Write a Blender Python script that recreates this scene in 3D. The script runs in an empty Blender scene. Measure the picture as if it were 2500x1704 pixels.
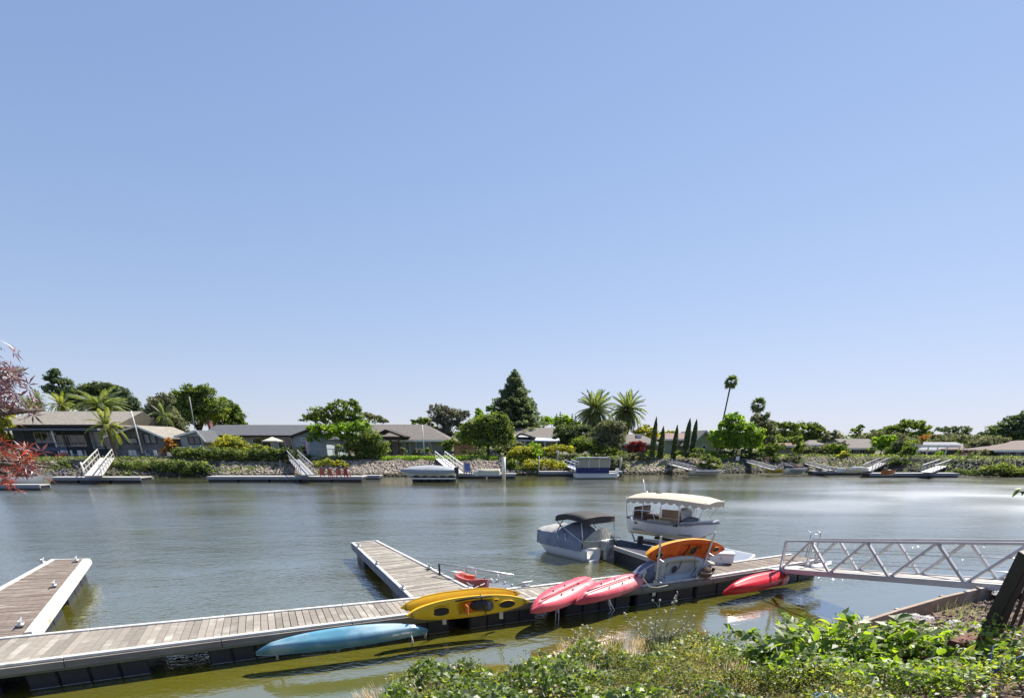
import bpy, math, random
import numpy as np
from mathutils import Vector, Matrix, Euler

# ------------------------------------------------------------------ camera
C = bpy.context.scene.collection
SC = bpy.context.scene
PITCH = math.radians(26); FPX = 1294.; CXP = 1250.; CYP = 1711.; CAMH = 3.8
cd = bpy.data.cameras.new('camera'); cam = bpy.data.objects.new('camera', cd); C.objects.link(cam)
cam.location = (0, 0, CAMH); cam.rotation_euler = (math.pi/2 - PITCH, 0, 0)
cd.sensor_width = 36; cd.lens = FPX/2500*36; cd.shift_y = (CYP-852)/2500
cd.clip_start = 0.05; cd.clip_end = 6000
SC.camera = cam
# ------------------------------------------------------------------ sky and sun
SUN_AZ = math.radians(46); SUN_EL = math.radians(50)
w = bpy.data.worlds.new('World'); SC.world = w; w.use_nodes = True
nt = w.node_tree; bg = nt.nodes['Background']
sky = nt.nodes.new('ShaderNodeTexSky'); sky.sky_type = 'NISHITA'; sky.sun_disc = False
sky.sun_elevation = SUN_EL; sky.sun_rotation = SUN_AZ
sky.altitude = 0; sky.air_density = 1.0; sky.dust_density = 0.05; sky.ozone_density = 2.0
# soft highlight compression of the whole sky (the photograph is an exposure blend)
v1 = nt.nodes.new('ShaderNodeVectorMath'); v1.operation = 'MULTIPLY_ADD'; v1.inputs[1].default_value = (.20,)*3; v1.inputs[2].default_value = (1,)*3
v2 = nt.nodes.new('ShaderNodeVectorMath'); v2.operation = 'DIVIDE'; v3 = nt.nodes.new('ShaderNodeVectorMath'); v3.operation = 'MULTIPLY'; v3.inputs[1].default_value = (1.03, 1.08, 1.36)
nt.links.new(sky.outputs[0], v1.inputs[0]); nt.links.new(sky.outputs[0], v2.inputs[0]); nt.links.new(v1.outputs[0], v2.inputs[1]); nt.links.new(v2.outputs[0], v3.inputs[0])
nt.links.new(v3.outputs[0], bg.inputs[0]); bg.inputs[1].default_value = 0.112
sl = bpy.data.lights.new('sun', 'SUN'); sl.energy = 4.6; sl.angle = math.radians(0.5); sl.color = (1, .94, .84)
so = bpy.data.objects.new('sun', sl); C.objects.link(so)
sdir = Vector((math.sin(SUN_AZ)*math.cos(SUN_EL), math.cos(SUN_AZ)*math.cos(SUN_EL), math.sin(SUN_EL)))
so.rotation_euler = sdir.to_track_quat('Z', 'Y').to_euler(); so.location = (10, 20, 40)
vs = SC.view_settings; vs.view_transform = 'Standard'; vs.look = 'None'; vs.gamma = 1; vs.exposure = 0.96
try: vs.use_curve_mapping = False
except Exception: pass
SC.cycles.use_denoising = True
SC.cycles.max_bounces = 6; SC.cycles.transparent_max_bounces = 6
SC.cycles.sample_clamp_indirect = 6
SC.cycles.caustics_reflective = False; SC.cycles.caustics_refractive = False

# ------------------------------------------------------------------ place from photo measurements
cp, sp = math.cos(PITCH), math.sin(PITCH)
def ray(x, y):
    u = (x-CXP)/FPX; v = (CYP-y)/FPX
    return u, cp+v*sp, -sp+v*cp
def P(x, y, z=0.):
    d = ray(x, y); t = (z-CAMH)/d[2]
    return Vector((d[0]*t, d[1]*t, z))
def Q(x, y, Y):
    d = ray(x, y); t = Y/d[1]
    return Vector((d[0]*t, Y, CAMH+d[2]*t))
def mpp(Y): return Y/1440.       # metres per photo pixel (across) at distance Y
rng = np.random.default_rng(7); R = random.Random(11)

# ------------------------------------------------------------------ mesh helpers
class MB:
    def __init__(s): s.v = []; s.f = []
    def add(s, vs_, fs):
        o = len(s.v); s.v += [tuple(v) for v in vs_]; s.f += [tuple(i+o for i in f) for f in fs]; return s
    def box(s, c, d, rz=0., bas=None):
        c = Vector(c); hx, hy, hz = d[0]/2, d[1]/2, d[2]/2
        if bas is None: bas = Matrix.Rotation(rz, 3, 'Z')
        vv = [c + bas @ Vector((x*hx, y*hy, z*hz)) for z in (-1, 1) for y in (-1, 1) for x in (-1, 1)]
        return s.add(vv, [(0,2,3,1),(4,5,7,6),(0,1,5,4),(2,6,7,3),(0,4,6,2),(1,3,7,5)])
    def beam(s, p, q, w, h, up=(0,0,1)):
        p = Vector(p); q = Vector(q); x = (q-p); L = x.length; x.normalize(); up = Vector(up)
        y = up.cross(x)
        if y.length < 1e-4: y = Vector((0,1,0)).cross(x)
        y.normalize(); z = x.cross(y)
        return s.box((p+q)/2, (L, w, h), bas=Matrix((x, y, z)).transposed())
    def tube(s, pts, r, n=7, cap=True):
        pts = [Vector(p) for p in pts]; rr = r if isinstance(r, (list, tuple)) else [r]*len(pts)
        o = len(s.v); pa = None
        for i, p in enumerate(pts):
            d = (pts[min(i+1, len(pts)-1)] - pts[max(i-1, 0)]).normalized()
            a = d.orthogonal().normalized() if pa is None else (pa - d*pa.dot(d)).normalized()
            pa = a; b = d.cross(a)
            for k in range(n):
                t = 2*math.pi*k/n; s.v.append(tuple(p + (a*math.cos(t)+b*math.sin(t))*rr[i]))
        for i in range(len(pts)-1):
            for k in range(n):
                k2 = (k+1) % n; s.f.append((o+i*n+k, o+i*n+k2, o+(i+1)*n+k2, o+(i+1)*n+k))
        if cap:
            s.f.append(tuple(o+k for k in range(n))[::-1]); m = o+(len(pts)-1)*n; s.f.append(tuple(m+k for k in range(n)))
        return s
    def slab(s, poly, z0, z1):      # prism over polygon (list of (x,y)); z0/z1 scalars or per-vertex lists
        n = len(poly); a = z0 if isinstance(z0, (list, tuple)) else [z0]*n; b = z1 if isinstance(z1, (list, tuple)) else [z1]*n
        ar = sum(poly[i][0]*poly[(i+1) % n][1]-poly[(i+1) % n][0]*poly[i][1] for i in range(n))
        if ar < 0: poly = poly[::-1]; a = a[::-1]; b = b[::-1]
        vv = [(p[0], p[1], a[i]) for i, p in enumerate(poly)] + [(p[0], p[1], b[i]) for i, p in enumerate(poly)]
        ff = [tuple(range(n))[::-1], tuple(range(n, 2*n))] + [(i, (i+1) % n, n+(i+1) % n, n+i) for i in range(n)]
        return s.add(vv, ff)
    def grid(s, pts):               # pts[i][j]
        o = len(s.v); n = len(pts); m = len(pts[0])
        for r in pts: s.v += [tuple(p) for p in r]
        for i in range(n-1):
            for j in range(m-1): s.f.append((o+i*m+j, o+i*m+j+1, o+(i+1)*m+j+1, o+(i+1)*m+j))
        return s
    def ball(s, c, r, nu=10, nv=6, sq=(1,1,1)):
        pts = []
        for i in range(nv+1):
            t = math.pi*i/nv
            pts.append([(c[0]+r*sq[0]*math.sin(t)*math.cos(2*math.pi*j/nu), c[1]+r*sq[1]*math.sin(t)*math.sin(2*math.pi*j/nu), c[2]+r*sq[2]*math.cos(t)) for j in range(nu+1)])
        return s.grid(pts)

def lab(o, label=None, cat=None, group=None, kind=None):
    if label: o['label'] = label
    if cat: o['category'] = cat
    if group: o['group'] = group
    if kind: o['kind'] = kind
    return o
def root_off(o):
    v = Vector((0,0,0))
    while o is not None: v += o.location; o = o.parent
    return v
def finish(name, me, mat, parent, smooth, base=None):
    if mat is not None: me.materials.append(mat)
    o = bpy.data.objects.new(name, me)
    if parent is not None:
        o.parent = parent
    elif base is not None: o.location = base
    if smooth and len(me.polygons): me.polygons.foreach_set('use_smooth', [True]*len(me.polygons))
    C.objects.link(o); return o
def obj(name, mb, mat, parent=None, smooth=False, bevel=0, origin=True):
    V = np.array(mb.v, dtype=float)
    if parent is not None: off = np.array(root_off(parent))
    elif origin: mn = V.min(0); mx = V.max(0); off = np.array(((mn[0]+mx[0])/2, (mn[1]+mx[1])/2, mn[2]))
    else: off = np.zeros(3)
    V = V - off
    me = bpy.data.meshes.new(name); me.from_pydata([tuple(v) for v in V], [], mb.f); me.update()
    o = finish(name, me, mat, parent, smooth, Vector(off) if parent is None else None)
    if bevel:
        b = o.modifiers.new('bevel', 'BEVEL'); b.width = bevel; b.segments = 1; b.limit_method = 'ANGLE'
    return o
def thing(name, label, cat, loc, group=None):
    o = bpy.data.objects.new(name, None); C.objects.link(o); o.location = Vector(loc); o.empty_display_size = .2
    return lab(o, label, cat, group)
def copy_tree(o, parent=None):
    c = o.copy(); C.objects.link(c); c.parent = parent
    for ch in list(o.children): copy_tree(ch, c)
    return c

# ------------------------------------------------------------------ materials
MATS = {}
def N(nt, t, **k):
    n = nt.nodes.new(t)
    for a, b in k.items(): setattr(n, a, b)
    return n
def mat(name, c1, c2=None, scale=3, rough=.7, bump=0., bscale=20, metal=0., stretch=(1,1,1), rnd=0., spec=.4, c3=None, s3=1.0, t3=.55, bdist=.02, trans=0):
    if name in MATS: return MATS[name]
    m = bpy.data.materials.new(name); m.use_nodes = True; nt = m.node_tree; L = nt.links.new
    b = nt.nodes['Principled BSDF']; b.inputs['Roughness'].default_value = rough; b.inputs['Metallic'].default_value = metal
    b.inputs['Specular IOR Level'].default_value = spec
    c2 = c2 or tuple(x*.8 for x in c1)
    tc = N(nt, 'ShaderNodeTexCoord'); mp = N(nt, 'ShaderNodeMapping'); mp.inputs['Scale'].default_value = stretch
    oi = N(nt, 'ShaderNodeObjectInfo'); mu = N(nt, 'ShaderNodeVectorMath', operation='MULTIPLY_ADD')
    cb = N(nt, 'ShaderNodeCombineXYZ'); 
    for k in range(3): L(oi.outputs['Random'], cb.inputs[k])
    mu.inputs[1].default_value = (37, 53, 71); L(cb.outputs[0], mu.inputs[0]); L(tc.outputs['Object'], mu.inputs[2])
    L(mu.outputs[0], mp.inputs[0])
    n1 = N(nt, 'ShaderNodeTexNoise'); n1.inputs['Scale'].default_value = scale; n1.inputs['Detail'].default_value = 6; n1.inputs['Roughness'].default_value = .65
    L(mp.outputs[0], n1.inputs[0])
    rp = N(nt, 'ShaderNodeMapRange'); rp.inputs[1].default_value = .32; rp.inputs[2].default_value = .68; L(n1.outputs['Fac'], rp.inputs[0])
    mx = N(nt, 'ShaderNodeMix', data_type='RGBA'); mx.inputs[6].default_value = (*c1, 1); mx.inputs[7].default_value = (*c2, 1); L(rp.outputs[0], mx.inputs[0])
    out = mx.outputs[2]
    if c3:
        n3 = N(nt, 'ShaderNodeTexNoise'); n3.inputs['Scale'].default_value = s3; n3.inputs['Detail'].default_value = 4; L(mu.outputs[0], n3.inputs[0])
        r3 = N(nt, 'ShaderNodeMapRange'); r3.inputs[1].default_value = t3; r3.inputs[2].default_value = t3+.15; L(n3.outputs['Fac'], r3.inputs[0])
        m3 = N(nt, 'ShaderNodeMix', data_type='RGBA'); L(r3.outputs[0], m3.inputs[0]); L(out, m3.inputs[6]); m3.inputs[7].default_value = (*c3, 1); out = m3.outputs[2]
    if rnd:
        hs = N(nt, 'ShaderNodeHueSaturation'); mr = N(nt, 'ShaderNodeMapRange'); mr.inputs[3].default_value = 1-rnd; mr.inputs[4].default_value = 1+rnd
        L(oi.outputs['Random'], mr.inputs[0]); L(mr.outputs[0], hs.inputs['Value']); L(out, hs.inputs['Color']); out = hs.outputs[0]
    L(out, b.inputs['Base Color'])
    if bump:
        n2 = N(nt, 'ShaderNodeTexNoise'); n2.inputs['Scale'].default_value = bscale; n2.inputs['Detail'].default_value = 4; L(mp.outputs[0], n2.inputs[0])
        bp = N(nt, 'ShaderNodeBump'); bp.inputs['Strength'].default_value = bump; bp.inputs['Distance'].default_value = bdist
        L(n2.outputs['Fac'], bp.inputs['Height']); L(bp.outputs[0], b.inputs['Normal'])
    if trans:
        b.inputs['Transmission Weight'].default_value = trans
    MATS[name] = m; return m
def leafmat(name, c1, c2, trans=.45, tcol=None, gloss=.03, c3=None):
    c1 = tuple(min(.9, v*1.35) for v in c1); c2 = tuple(min(.9, v*1.28) for v in c2); trans = min(.62, trans+.1)
    c1, c2 = [(v[0]*1.06, v[1]*1.0, v[2]*1.06) for v in (c1, c2)]
    if name in MATS: return MATS[name]
    m = bpy.data.materials.new(name); m.use_nodes = True; nt = m.node_tree; L = nt.links.new
    nt.nodes.remove(nt.nodes['Principled BSDF']); out = nt.nodes['Material Output']
    at = N(nt, 'ShaderNodeAttribute', attribute_name='tint'); tc = N(nt, 'ShaderNodeTexCoord')
    nz = N(nt, 'ShaderNodeTexNoise'); nz.inputs['Scale'].default_value = .9; nz.inputs['Detail'].default_value = 2; L(tc.outputs['Object'], nz.inputs[0])
    ad = N(nt, 'ShaderNodeMath', operation='MULTIPLY_ADD'); L(nz.outputs['Fac'], ad.inputs[0]); ad.inputs[1].default_value = 1.3; 
    sb = N(nt, 'ShaderNodeMath', operation='MULTIPLY_ADD'); L(at.outputs['Fac'], sb.inputs[0]); sb.inputs[1].default_value = .8; sb.inputs[2].default_value = -.55; L(sb.outputs[0], ad.inputs[2])
    cr = N(nt, 'ShaderNodeValToRGB'); L(ad.outputs[0], cr.inputs[0]); e = cr.color_ramp.elements
    e[0].color = (*c1, 1); e[1].color = (*c2, 1); e[0].position = .1; e[1].position = .85
    if c3: x = e.new(.97); x.color = (*c3, 1)
    df = N(nt, 'ShaderNodeBsdfDiffuse'); tr = N(nt, 'ShaderNodeBsdfTranslucent'); gl = N(nt, 'ShaderNodeBsdfGlossy'); gl.inputs['Roughness'].default_value = .5
    L(cr.outputs[0], df.inputs[0])
    hs = N(nt, 'ShaderNodeMix', data_type='RGBA', blend_type='MULTIPLY'); hs.inputs[0].default_value = 1; L(cr.outputs[0], hs.inputs[6]); hs.inputs[7].default_value = (*(tcol or (2.1, 2.0, .8)), 1)
    L(hs.outputs[2], tr.inputs[0])
    m1 = N(nt, 'ShaderNodeMixShader'); m1.inputs[0].default_value = trans; L(df.outputs[0], m1.inputs[1]); L(tr.outputs[0], m1.inputs[2])
    m2 = N(nt, 'ShaderNodeMixShader'); m2.inputs[0].default_value = gloss; L(m1.outputs[0], m2.inputs[1]); L(gl.outputs[0], m2.inputs[2])
    L(m2.outputs[0], out.inputs[0]); MATS[name] = m; return m

WOOD = mat('weathered_plank', (.33,.295,.25), (.20,.175,.145), scale=1.6, stretch=(14,1.2,6), rough=.85, bump=.5, bscale=5, bdist=.004, rnd=.22, c3=(.42,.39,.34), s3=1.1, t3=.52)
WOOD2 = mat('brown_plank', (.24,.19,.155), (.145,.115,.095), scale=1.6, stretch=(14,1.2,6), rough=.85, bump=.5, bscale=5, bdist=.004, rnd=.2, c3=(.32,.28,.24), s3=.9, t3=.55)
FASCIA = mat('dock_fascia', (.26,.24,.22), (.17,.155,.15), scale=3, stretch=(1,1,6), rough=.85, bump=.4, bscale=14, bdist=.004, c3=(.34,.31,.27), s3=.8)
WHITE_EDGE = mat('white_dock_edge', (.68,.67,.64), (.54,.53,.50), scale=5, rough=.6, c3=(.38,.36,.31), s3=2.3, t3=.56)
FLOAT = mat('black_float', (.012,.014,.022), (.022,.024,.032), scale=5, rough=.42, bump=.3, bscale=8, c3=(.05,.05,.05), s3=2, t3=.62)
SCUM = mat('dried_scum', (.35,.34,.30), (.2,.2,.17), scale=10, rough=.9)
GALV = mat('galvanised_metal', (.62,.63,.64), (.48,.49,.5), scale=6, rough=.4, metal=.6, spec=.5)
ALU = mat('aluminium_truss', (.56,.56,.57), (.46,.46,.48), scale=3, rough=.42, metal=.45, c3=(.42,.42,.43), s3=1.5, t3=.6)
WHITEP = mat('white_gelcoat', (.80,.80,.79), (.72,.72,.72), scale=1.2, rough=.22, spec=.5)
WHITEW = mat('white_paint', (.78,.77,.74), (.68,.67,.64), scale=4, rough=.6)
DARK = mat('dark_rubber', (.015,.015,.017), (.03,.03,.032), scale=6, rough=.5)
CARPET = mat('charcoal_carpet', (.035,.04,.06), (.055,.06,.08), scale=14, rough=.95, bump=.3, bscale=60)
STEEL = mat('stainless_steel', (.7,.7,.7), (.6,.6,.6), rough=.2, metal=.9)
ROPE = mat('pale_rope', (.6,.56,.48), (.42,.38,.32), scale=30, rough=.9, bump=.5, bscale=80)
DKWOOD = mat('dark_stained_wood', (.05,.03,.022), (.03,.02,.015), scale=4, rough=.7)
def plastic(name, c, r=.38): return mat(name, c, tuple(x*.85 for x in c), scale=1.5, rough=r, spec=.5, c3=tuple(min(1, x*.75+.12) for x in c), s3=2.5, t3=.66, bump=.12, bscale=4)

# ------------------------------------------------------------------ foliage builders
def quads(name, Pn, Nn, S, mt, parent=None, aspect=.55, tint=None, tdir=None, fold=0.):
    n = len(Pn); Pn = np.asarray(Pn, float); Nn = np.asarray(Nn, float)
    Nn = Nn/(np.linalg.norm(Nn, axis=1, keepdims=True)+1e-9)
    rv = rng.normal(size=(n, 3)) if tdir is None else np.asarray(tdir, float)
    T = rv-(rv*Nn).sum(1, keepdims=True)*Nn; T /= np.linalg.norm(T, axis=1, keepdims=True)+1e-9
    B = np.cross(Nn, T); S = np.broadcast_to(np.asarray(S, float).reshape(-1, 1), (n, 1))
    off = np.array(root_off(parent)) if parent is not None else np.array([Pn[:,0].mean(), Pn[:,1].mean(), Pn[:,2].min()])
    Pl = Pn-off
    V = np.stack([Pl-T*S, Pl+B*S*aspect+Nn*S*fold, Pl+T*S, Pl-B*S*aspect+Nn*S*fold], 1).reshape(-1, 3)
    me = bpy.data.meshes.new(name); me.vertices.add(4*n); me.vertices.foreach_set('co', V.ravel())
    me.loops.add(4*n); me.loops.foreach_set('vertex_index', np.arange(4*n)); me.polygons.add(n)
    me.polygons.foreach_set('loop_start', np.arange(n)*4)
    me.update(calc_edges=True)
    a = me.attributes.new('tint', 'FLOAT', 'FACE'); a.data.foreach_set('value', rng.random(n) if tint is None else np.asarray(tint, float))
    return finish(name, me, mt, parent, False, Vector(off) if parent is None else None)
def blob_leaves(blobs, s, dens, clump=.40, inner=.25):
    dens = dens*1.25; clump = clump*1.25
    """blobs: (centre, rx, ry_depth, rz); leaves gathered in clumps over each ellipsoid"""
    PP = []; NN = []; TT = []
    for c, rx, ry, rz in blobs:
        c = np.array(c); rad = np.array([rx, ry, rz])
        area = math.pi*rx*rz*2.2; nl = int(dens*area/(2*s*s*.55)); k = max(6, int(nl/26))
        d = rng.normal(size=(k, 3)); d /= np.linalg.norm(d, axis=1, keepdims=True); d[:,2] = np.where(d[:,2] < -.55, -d[:,2]*.5, d[:,2])
        rr = inner+(1-inner)*rng.random((k, 1))**.55
        cc = d*rr; cr = clump*(.5+.9*rng.random((k, 1)))*(.55+.45*rr)
        ct = rng.random(k)
        idx = rng.integers(0, k, nl); g = rng.normal(size=(nl, 3)); g /= np.linalg.norm(g, axis=1, keepdims=True)
        q = cc[idx]+g*cr[idx]*(rng.random((nl, 1))**.5)*np.array([1,1,.75])
        mn = min(rx, ry, rz)/rad
        q = cc[idx]+(q-cc[idx])*np.sqrt(mn)
        PP.append(c+q*rad); NN.append(d[idx]*.5+g*.9+rng.normal(size=(nl, 3))*.5+np.array([0,0,.25])); TT.append(np.clip(ct[idx]*.6+rng.random(nl)*.4, 0, 1))
    return np.concatenate(PP), np.concatenate(NN), np.concatenate(TT)
BARK = mat('grey_bark', (.12,.095,.075), (.07,.055,.045), scale=5, rough=.9, bump=.6, bscale=14)
PALEBARK = mat('pale_bark', (.35,.31,.26), (.2,.17,.14), scale=5, rough=.9, bump=.5, bscale=14)
LM = {
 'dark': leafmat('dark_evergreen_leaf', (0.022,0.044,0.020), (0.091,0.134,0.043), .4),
 'mid': leafmat('green_leaf', (0.034,0.067,0.017), (0.146,0.201,0.041), .5),
 'bright': leafmat('bright_green_leaf', (0.043,0.110,0.012), (0.207,0.317,0.030), .55),
 'yellow': leafmat('yellow_green_leaf', (0.085,0.122,0.020), (0.317,0.329,0.049), .5),
 'olive': leafmat('olive_grey_leaf', (0.055,0.071,0.037), (0.183,0.201,0.104), .38, tcol=(1.8,1.8,1.1)),
 'grey': leafmat('grey_green_leaf', (0.049,0.059,0.039), (0.171,0.177,0.110), .3, tcol=(1.6,1.6,1.2)),
 'blue': leafmat('blue_green_leaf', (0.024,0.051,0.032), (0.098,0.146,0.067), .38),
 'redw': leafmat('redwood_needle', (.030,.055,.034), (.17,.21,.11), .38, tcol=(1.7,1.8,1.0)),
 'autumn': leafmat('rusty_leaf', (0.171,0.110,0.024), (0.366,0.207,0.037), .45, tcol=(1.7,1.5,.8)),
 'red': leafmat('red_flowering_leaf', (0.098,0.024,0.024), (0.268,0.061,0.049), .4, tcol=(1.6,1.2,1)),
 'purple': leafmat('purple_leaf', (0.037,0.024,0.030), (0.110,0.067,0.061), .35, tcol=(1.6,1.4,1.2)),
 'hedge': leafmat('hedge_leaf', (0.037,0.067,0.020), (0.171,0.220,0.061), .45),
 'palm': leafmat('palm_frond', (0.037,0.067,0.030), (0.134,0.171,0.073), .4),
 'palmy': leafmat('yellow_palm_frond', (.05,.075,.02), (.17,.20,.05), .45),
 'dry': leafmat('dry_grass_blade', (0.366,0.293,0.159), (0.756,0.634,0.403), .3, tcol=(1.2,1.15,1)),
}
def blobs_px(bl, Y, depth=.85):
    out = []
    for cx, cy, rx, ry in bl:
        c = Q(cx, cy, Y); out.append((c, 1.1*rx*mpp(Y), max(rx, ry)*mpp(Y)*depth, 1.12*ry*mpp(Y)*.9))
    return out
def tree(label, bl, Y, leaf='mid', base=None, s=2.3, dens=2.6, name='tree', cat='tree', group=None, trunk=True, gz=1.85, bark=None, tr=None, clump=.30, kind=None):
    B = blobs_px(bl, Y)
    cx = sum(b[0].x*b[1] for b in B)/sum(b[1] for b in B)
    if base is not None: cx = Q(base, 1110, Y).x
    root = thing(name, label, cat, (cx, Y, gz), group)
    Pn, Nn, T = blob_leaves(B, s*mpp(Y), dens, clump)
    Pn[:,2] = np.maximum(Pn[:,2], gz+.02)
    quads('crown', Pn, Nn, s*mpp(Y)*(.7+.6*rng.random(len(Pn))), LM[leaf], root, tint=T)
    mb = MB(); zc = min(b[0].z for b in B); zt = max(b[0].z+b[3]*.5 for b in B); h = zt-gz; r0 = tr or max(.08, .025*h)
    top = Vector((cx, Y, gz+h*.45)); 
    mb.tube([(cx, Y, gz-.3), (cx+.03*h, Y, gz+h*.2), top], [r0*1.3, r0, r0*.8], 7)
    for b in B:
        c = b[0]; m_ = (top+c)/2+Vector((0, 0, .12*h))
        st = Vector((cx, Y, gz+h*(.2+.2*R.random())))
        mb.tube([st, (st*2+c)/3+Vector((0,0,.05*h)), c, c+Vector((R.uniform(-.4,.4)*b[1], 0, b[3]*.5))], [r0*.6, r0*.4, r0*.22, r0*.08], 5)
    obj('trunk' if trunk else 'stems', mb, bark or BARK, root, True)
    return root
def bush(label, bl, Y, leaf='mid', gz=1.0, s=2.0, dens=2.6, name='bush', cat='bush', group=None, clump=.3):
    return tree(label, bl, Y, leaf, None, s, dens, name, cat, group, False, gz, tr=.04, clump=clump)
def conifer(label, xa, ya, yb, hw, Y, leaf='blue', gz=1.85, levels=26, s=2.0, dens=1.0, droop=.12, name='conifer', top_r=.03, wob=.15):
    top = Q(xa, ya, Y); bz = Q(xa, yb, Y).z; Rm = hw*mpp(Y); H = top.z-bz
    root = thing(name, label, 'tree', (top.x, Y, gz))
    obj('trunk', MB().tube([(top.x, Y, gz-.3), (top.x, Y, (gz+top.z)/2), (top.x, Y, top.z)], [Rm*.075, Rm*.045, .03], 8), BARK, root, True)
    PP = []; NN = []; TT = []; br = MB(); sz = s*mpp(Y)
    for i in range(levels):
        f = i/(levels-1); z = bz+H*(f**.9); rr = Rm*((1-f)**.78)*(1+R.uniform(-wob, wob))+top_r*Rm
        nb = max(5, int(13*(1-f)+5))
        for k in range(nb):
            a = 2*math.pi*(k+R.random()*.7)/nb; L = rr*R.uniform(.72, 1.08); d = np.array([math.cos(a), math.sin(a)])
            n = int(dens*L/sz*9)+8
            t = rng.random(n)**.6; wdt = .17*L*(1.1-t)+.04*Rm
            lat = rng.normal(size=n)*wdt*.8; q = np.zeros((n, 3))
            q[:,0] = top.x+d[0]*t*L-d[1]*lat; q[:,1] = Y+d[1]*t*L+d[0]*lat
            q[:,2] = z-droop*L*(t**1.3)+.10*L*np.maximum(0, t-.75)*4*.5+rng.normal(size=n)*.018*Rm-abs(lat)*.25
            PP.append(q); NN.append(rng.normal(size=(n, 3))*.6+np.array([0,0,1.])); TT.append(np.full(n, R.random()*.5)+rng.random(n)*.5)
            if f < .8: br.tube([(top.x, Y, z), (top.x+d[0]*L*.7, Y+d[1]*L*.7, z-droop*L*.6)], [.012*Rm, .004*Rm], 4, False)
    obj('branches', br, BARK, root)
    Pn = np.concatenate(PP); quads('crown', Pn, np.concatenate(NN), sz*(.7+.6*rng.random(len(Pn))), LM[leaf], root, tint=np.concatenate(TT))
    return root
def cypress(label, xb, yb, xt, yt, wpx, Y):
    b = Q(xb, yb, Y); t = Q(xt, yt, Y); H = t.z-b.z; r = wpx*mpp(Y)
    root = thing('cypress_tree', label, 'cypress', b, 'slim cypresses on the far bank')
    obj('trunk', MB().tube([b+Vector((0,0,-.3)), b.lerp(t, .5), b.lerp(t, .9)], [.11, .08, .02], 6), BARK, root, True)
    n = 2600; f = rng.random(n); prof = np.clip(np.minimum(1, f*7+.3)*(1-f**3.2)**.8, 0, 1); a = rng.random(n)*6.283
    rr = r*prof*(.65+.4*rng.random(n)); X = b.x+(t.x-b.x)*f
    q = np.stack([X+np.cos(a)*rr, Y+np.sin(a)*rr, b.z+H*f], 1)
    nn = np.stack([np.cos(a), np.sin(a), .4+0*a], 1)+rng.normal(size=(n, 3))*.4
    quads('crown', q, nn, 2.0*mpp(Y), LM['dark'], root, aspect=.4, tdir=np.tile([0,0,1.], (n,1))+rng.normal(size=(n,3))*.15)
    return root
def frond_mesh(name, L, leaflets, wl, droop, mt, stiff=0.4):
    """feather frond along +x from the origin, arching up then down"""
    V = []; F = []; T = []; pts = []
    for i in range(13):
        t = i/12; pts.append(np.array([L*t*(1-.12*droop*t*t), 0, L*(stiff*t-droop*t*t)]))
    def at(t):
        k = min(11, int(t*12)); u = t*12-k; return pts[k]*(1-u)+pts[k+1]*u, (pts[k+1]-pts[k])/np.linalg.norm(pts[k+1]-pts[k])
    for i in range(12):
        a, b = pts[i], pts[i+1]; r = .012*L*(1-i/12)+.004; o = len(V)
        V += [a+[0,-r,0], a+[0,r,0], b+[0,r,0], b+[0,-r,0]]; F.append((o, o+1, o+2, o+3)); T.append(.9)
    for i in range(leaflets):
        t = .12+.88*i/leaflets; p, d = at(t); ll = wl*L*math.sin(math.pi*min(1, .15+.85*t*.95))**.6*(1 if t < .8 else 1-(t-.8)*2.4)
        for sd in (-1, 1):
            tip = p+d*ll*.55+np.array([0, sd*ll*.75, -ll*.32*(1+R.uniform(-.3,.3))]); o = len(V); hw = .019*L+.006; m_ = (p+tip)/2
            V += [p-d*hw*.5, m_-d*hw+[0,0,.02*L], tip, m_+d*hw+[0,0,.02*L]]; F.append((o, o+1, o+2, o+3)); T.append(R.random())
    me = bpy.data.meshes.new(name); me.from_pydata([tuple(v) for v in V], [], F); me.update()
    a = me.attributes.new('tint', 'FLOAT', 'FACE'); a.data.foreach_set('value', T); me.materials.append(mt); return me
def palm(label, xc, yc, rpx, Y, base=None, gz=1.85, n=44, leaf='palm', droop=(.25,1.0), name='palm_tree', tr=.28, leaflets=30, wl=.16, up=75, lo=-50):
    c = Q(xc, yc, Y); L = rpx*mpp(Y)
    bx = Q(base[0], base[1], Y) if base else Vector((c.x, Y, gz)); 
    root = thing(name, label, 'palm tree', (bx.x, Y, gz))
    mb = MB(); pts = [Vector((bx.x, Y, gz-.3)).lerp(c, k/6) for k in range(7)]
    mb.tube(pts, [tr*1.25, tr*1.05, tr, tr, tr, tr*1.1, tr*1.35], 10)
    obj('trunk', mb, mat('palm_bark', (.16,.12,.09), (.09,.07,.05), scale=3, stretch=(1,1,8), rough=.95, bump=.8, bscale=6), root, True)
    ms = [frond_mesh('frond', L*k, leaflets, wl, dr, LM[leaf]) for k, dr in ((1., droop[0]), (1.05, (droop[0]+droop[1])/2), (.98, droop[1]))]
    for i in range(n):
        f = i/n; el = math.radians(up+(lo-up)*(f**.8)+R.uniform(-8, 8)); az = i*2.39996+R.uniform(-.2,.2)
        me = ms[0 if f < .3 else 1 if f < .65 else 2]
        o = bpy.data.objects.new('frond', me); C.objects.link(o); o.parent = root
        o.matrix_local = Matrix.Translation(c-root.location) @ Matrix.Rotation(az, 4, 'Z') @ Matrix.Rotation(-el, 4, 'Y') @ Matrix.Rotation(R.uniform(-.25,.25), 4, 'X') @ Matrix.Scale(R.uniform(.88, 1.08), 4)
    return root
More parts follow.
